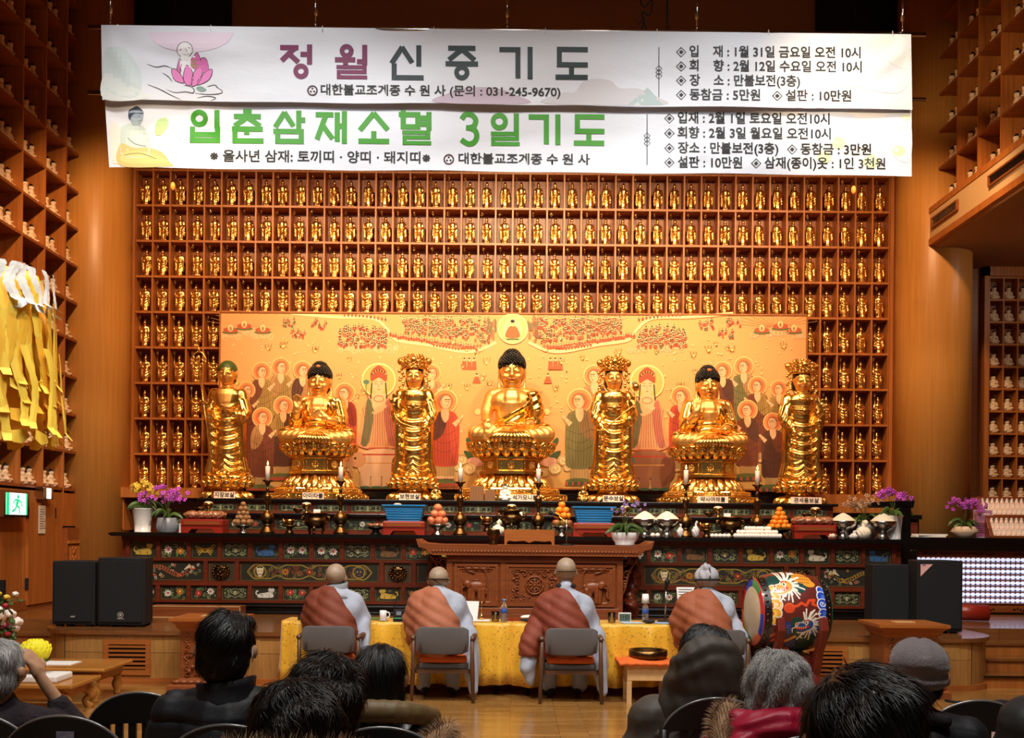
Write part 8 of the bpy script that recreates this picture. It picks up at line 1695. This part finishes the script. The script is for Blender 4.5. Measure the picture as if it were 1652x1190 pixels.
# spiky dark hair
def h_spike(t, c):
    x, y, z = c; m = cap_mesh(c, (.1, .108, .118), [el((x, y+.05, z-.07), (.078, .055, .07))], .008, 50); hair_part(t, m, [m_hb, m_hb2], 3400, .055, down(.8, (.1, .1, -1), .7), .0028, lambda p: p[1] > y-.05 or p[2] > z+.07, seed=3, jit=.5)
guest('person with tousled dark brown hair, head bent behind the fur hooded one', 524, 1134, 56, 3.3, h_spike, (m_jb,), .15, .08)
# fur hood in front
def h_dark(t, c):
    x, y, z = c; m = cap_mesh(c, (.106, .11, .112), [el((x, y+.04, z-.07), (.09, .06, .07))], .007, 45); hair_part(t, m, [m_hb, m_hb2], 4200, .05, down(.3, (-.3, .2, -1), .5, .25, 8), .0024, lambda p: p[1] > y-.07 or p[2] > z+.06, seed=4)
def fur(t, path, r, n, length, name='fur_trim', dirn=(0, 0, -.4), seed=5):
    m = blob([cap(path, r)], .012, 1); rr = random.Random(seed)
    def f(q, n_, k): return Vector(n_)*1.0+Vector(dirn)*(.4+k)+Vector((math.sin(q.x*60), 0, math.cos(q.x*47)))*.22
    o = mk(name, m, m_fur[0], t); b = MB(); rts = sample(m, int(n*1.6), None, rr)
    for i in range(3): strands(b, rts[i::3], f, length*.8, 4, .0009, i, rr, .5)
    mk('hairs', b, m_fur, o, fix=False)
t, jm = guest('person with rounded black hair above a tan fur hood, nearest the centre', 478, 1186, 66, 2.62, h_dark, (m_jb,), .05, .06)
fur(t, spl([(-.22, -.02, .62), (-.17, .12, .68), (-.05, .18, .705), (.06, .18, .705), (.18, .11, .68), (.23, -.03, .62)], 5), .055, 7000, .06)
# woman with long straight hair
def h_long(t, c):
    x, y, z = c; m = blob([el((x, y+.024, z+.03), (.108, .126, .122)), cap([(x, y+.055, z), (x, y+.06, z-.1), (x+.005, y+.05, z-.2)], [.098, .092, .078], 16), cap([(x-.05, y+.04, z-.05), (x-.045, y+.045, z-.21)], [.06, .05]), cap([(x+.05, y+.04, z-.05), (x+.045, y+.045, z-.2)], [.06, .05])], .009, 3, lambda X, Y, Z, n: .0022*np.sin(X*170+np.sin(Z*20)))
    hair_part(t, m, [m_hb], 2600, .1, down(.04, (0, .1, -1), .06), .0018, lambda p: p[1] > y-.04 or p[2] > z+.06, seed=6, jit=.2)
t, jm = guest('woman with long straight black hair and a shiny black jacket with olive hood', 612, 1094, 40, 4.15, h_long, (m_js, lambda x, y, z, n: -.01*np.exp(-((np.mod(z+.1*np.abs(x), .1)-.05)/.012)**2)+.006*np.sin(x*45+z*60)), .0, .06, jinfl=.02)
me = blob([cap(spl([(-.22, -.04, .6), (-.15, .12, .645), (0, .165, .66), (.15, .12, .645), (.22, -.04, .6)], 4), .05)], .012, 2, lambda x, y, z, n:   .0015*np.sin(x*120)); mk('hood', me, m_tan, t)
fur(t, spl([(-.3, .06, .55), (-.18, .2, .49), (.0, .23, .45), (.14, .2, .47), (.26, .1, .54)], 5), .045, 4200, .045, seed=8)
b = MB(); b.tube([(.075*math.cos(a), -.03+.075*math.sin(a), .615) for a in [2*PI*i/20 for i in range(21)]], .012, 6); mk('red_collar', b, m_red, t)
# brown hooded jacket
def h_hood(t, c):
    x, y, z = c; m = cap_mesh(c, (.1, .11, .115)); hair_part(t, m, [m_hb], 1500, .035, down(.1, (.4, .3, -1), .2), .0022, lambda p: p[2] > z+.09, seed=7)
    me = blob([el((x, y+.115, z-.0), (.138, .065, .125)), el((x, y+.1, z-.06), (.15, .075, .12)), cap([(x-.1, y+.05, z-.02), (x-.13, y+.04, z-.17), (x-.16, y+.02, z-.26)], [.055, .07, .07]), cap([(x+.1, y+.05, z-.02), (x+.13, y+.04, z-.17), (x+.16, y+.02, z-.26)], [.055, .07, .07]), el((x, y+.08, z-.16), (.16, .09, .12)), cap([(x-.2, y+.04, z-.29), (x, y+.1, z-.27), (x+.2, y+.04, z-.29)], .06)], .011, 3, lambda X, Y, Z, n: .004*np.sin(Z*52+X*30*np.sign(X)+2*np.sin(X*11+Z*23))+.0015*np.sin(X*110-Z*40)); mk('hood', me, m_jbr, t)
guest('person in a brown jacket with raised hood, below the knitted cap monk', 1141, 1070, 44, 4.55, h_hood, (m_jbr,), -.05, .07, pre=(0, -.05, .76), jfold=.009, jinfl=.03)
# grey curls and crimson jacket
def h_curl(t, c):
    x, y, z = c; m = cap_mesh(c, (.112, .12, .118), [el((x, y+.05, z-.05), (.1, .07, .09)), el((x-.07, y+.03, z-.06), (.05, .07, .07)), el((x+.07, y+.03, z-.06), (.05, .07, .07))], .008, 70); hair_part(t, m, [m_hg, m_hg2, m_hg], 5200, .05, down(.9, (0, .1, -1), .5, .95, 16), .0017, lambda p: p[1] > y-.06 or p[2] > z+.05, seed=9, jit=.4)
    me = blob([el((x, y+.06, z-.11), (.085, .055, .05))], .01, 1); hair_part(t, me, [m_hb], 500, .04, down(.3), .002, seed=10, name='dark_nape')
t, jm = guest('person with curly grey hair in a crimson jacket with tan fur trim', 1255, 1112, 52, 3.85, h_curl, (m_jr,), 0, .06, stdw=.128, jfold=.01, jinfl=.02)
me = blob([el((0, .11, .64), (.2, .08, .085)), cap([(-.17, .05, .64), (0, .14, .66), (.17, .05, .64)], .06), cap([(-.17, .12, .57), (.17, .12, .57)], .07), cap([(-.2, .08, .5), (.2, .08, .5)], .08)], .011, 2, lambda x, y, z, n: .0045*np.sin(x*21+z*120+2*np.sin(x*19+z*15))); mk('hood', me, m_jr, t)
fur(t, spl([(.2, .0, .68), (.245, .08, .62), (.24, .15, .54), (.14, .21, .49), (-.02, .22, .48), (-.14, .2, .49), (-.24, .11, .52)], 5), .042, 6000, .036, seed=11)
# large dark head nearest the camera
def h_big(t, c):
    x, y, z = c; m = cap_mesh(c, (.106, .114, .118), [el((x, y+.05, z-.07), (.092, .06, .08)), el((x-.05, y+.02, z+.09), (.06, .07, .05)), el((x+.075, y+.0, z-.07), (.045, .07, .08))], .006, 40); hair_part(t, m, [m_hb, m_hb, m_hb2], 5600, .07, down(.25, (-.55, .35, -1), .35), .0021, lambda p: p[1] > y-.08 or p[2] > z+.05, seed=12, jit=.3)
guest('person with full dark hair, largest head, between grey curls and beret', 1393, 1196, 90, 1.95, h_big, (mat('lilac_grey_coat', (120, 112, 128), .8),), -.1, .05, stdw=.115)
# grey beret
def h_beret(t, c):
    x, y, z = c; m = cap_mesh(c, (.092, .1, .09)); hair_part(t, m, [m_hb], 900, .04, down(.2), .002, lambda p: p[2] < z, seed=13)
    me = blob([el((x, y+.035, z+.062), (.12, .136, .096)), el((x, y+.03, z-.01), (.113, .128, .06)), el((x-.02, y+.02, z+.1), (.08, .09, .045))], .009, 3, lambda X, Y, Z, n: .005*np.sin(X*22+1)*(Z > z+.05)-.004*np.exp(-((Z-(z-.0))/.006)**2)-.008*np.exp(-(X/.012)**2)*(Z > z+.09)); o = mk('beret', me, m_ber, t); rr = random.Random(14); b = MB(); strands(b, sample(me, 4000, None, rr), lambda q, n, k: Vector(n)*.6+Vector((math.sin(q.x*90), math.cos(q.z*80), 0))*.8, .006, 3, .0004, 0, rr); mk('felt_fuzz', b, m_ber, o, fix=False)
t, jm = guest('person in a fuzzy grey beret and black jacket, before the carved stand', 1483, 1090, 46, 3.6, h_beret, (m_jb,), -.25, .06, stdw=.118, jinfl=.01)
b = MB(); me = blob([cap([(-.09, .06, .6), (0, .085, .62), (.09, .06, .6)], .03)], .01, 1); mk('scarf', me, m_shoe, t)
# elderly guest with the raised hand at the picture edge
def h_old(t, c):
    x, y, z = c; m = cap_mesh(c, (.094, .106, .108)); hair_part(t, m, [m_hg, m_hg2], 2200, .045, down(.35, (-.2, .2, -1), .3), .0018, lambda p: p[1] > y-.05 or p[2] > z+.06, seed=15)
guest('elderly person with short grey hair at the picture edge, hand raised to the head', -4, 1080, 37, 4.3, h_old, (m_jp,), -.1, .05, hands='raise')
# jacket at the other edge
def h_edge(t, c): hair_part(t, cap_mesh(c), [m_hb], 600, .06, down(.2), .0024, seed=16)
guest('person in a dark grey jacket cut off by the picture edge beside the slatted chair', 1790, 1040, 60, 3.1, h_edge, (mat('dark_grey_jacket', (46, 48, 48), .6, bump=.25, scale=16),), 0, .05, jfold=.01, jinfl=.02)
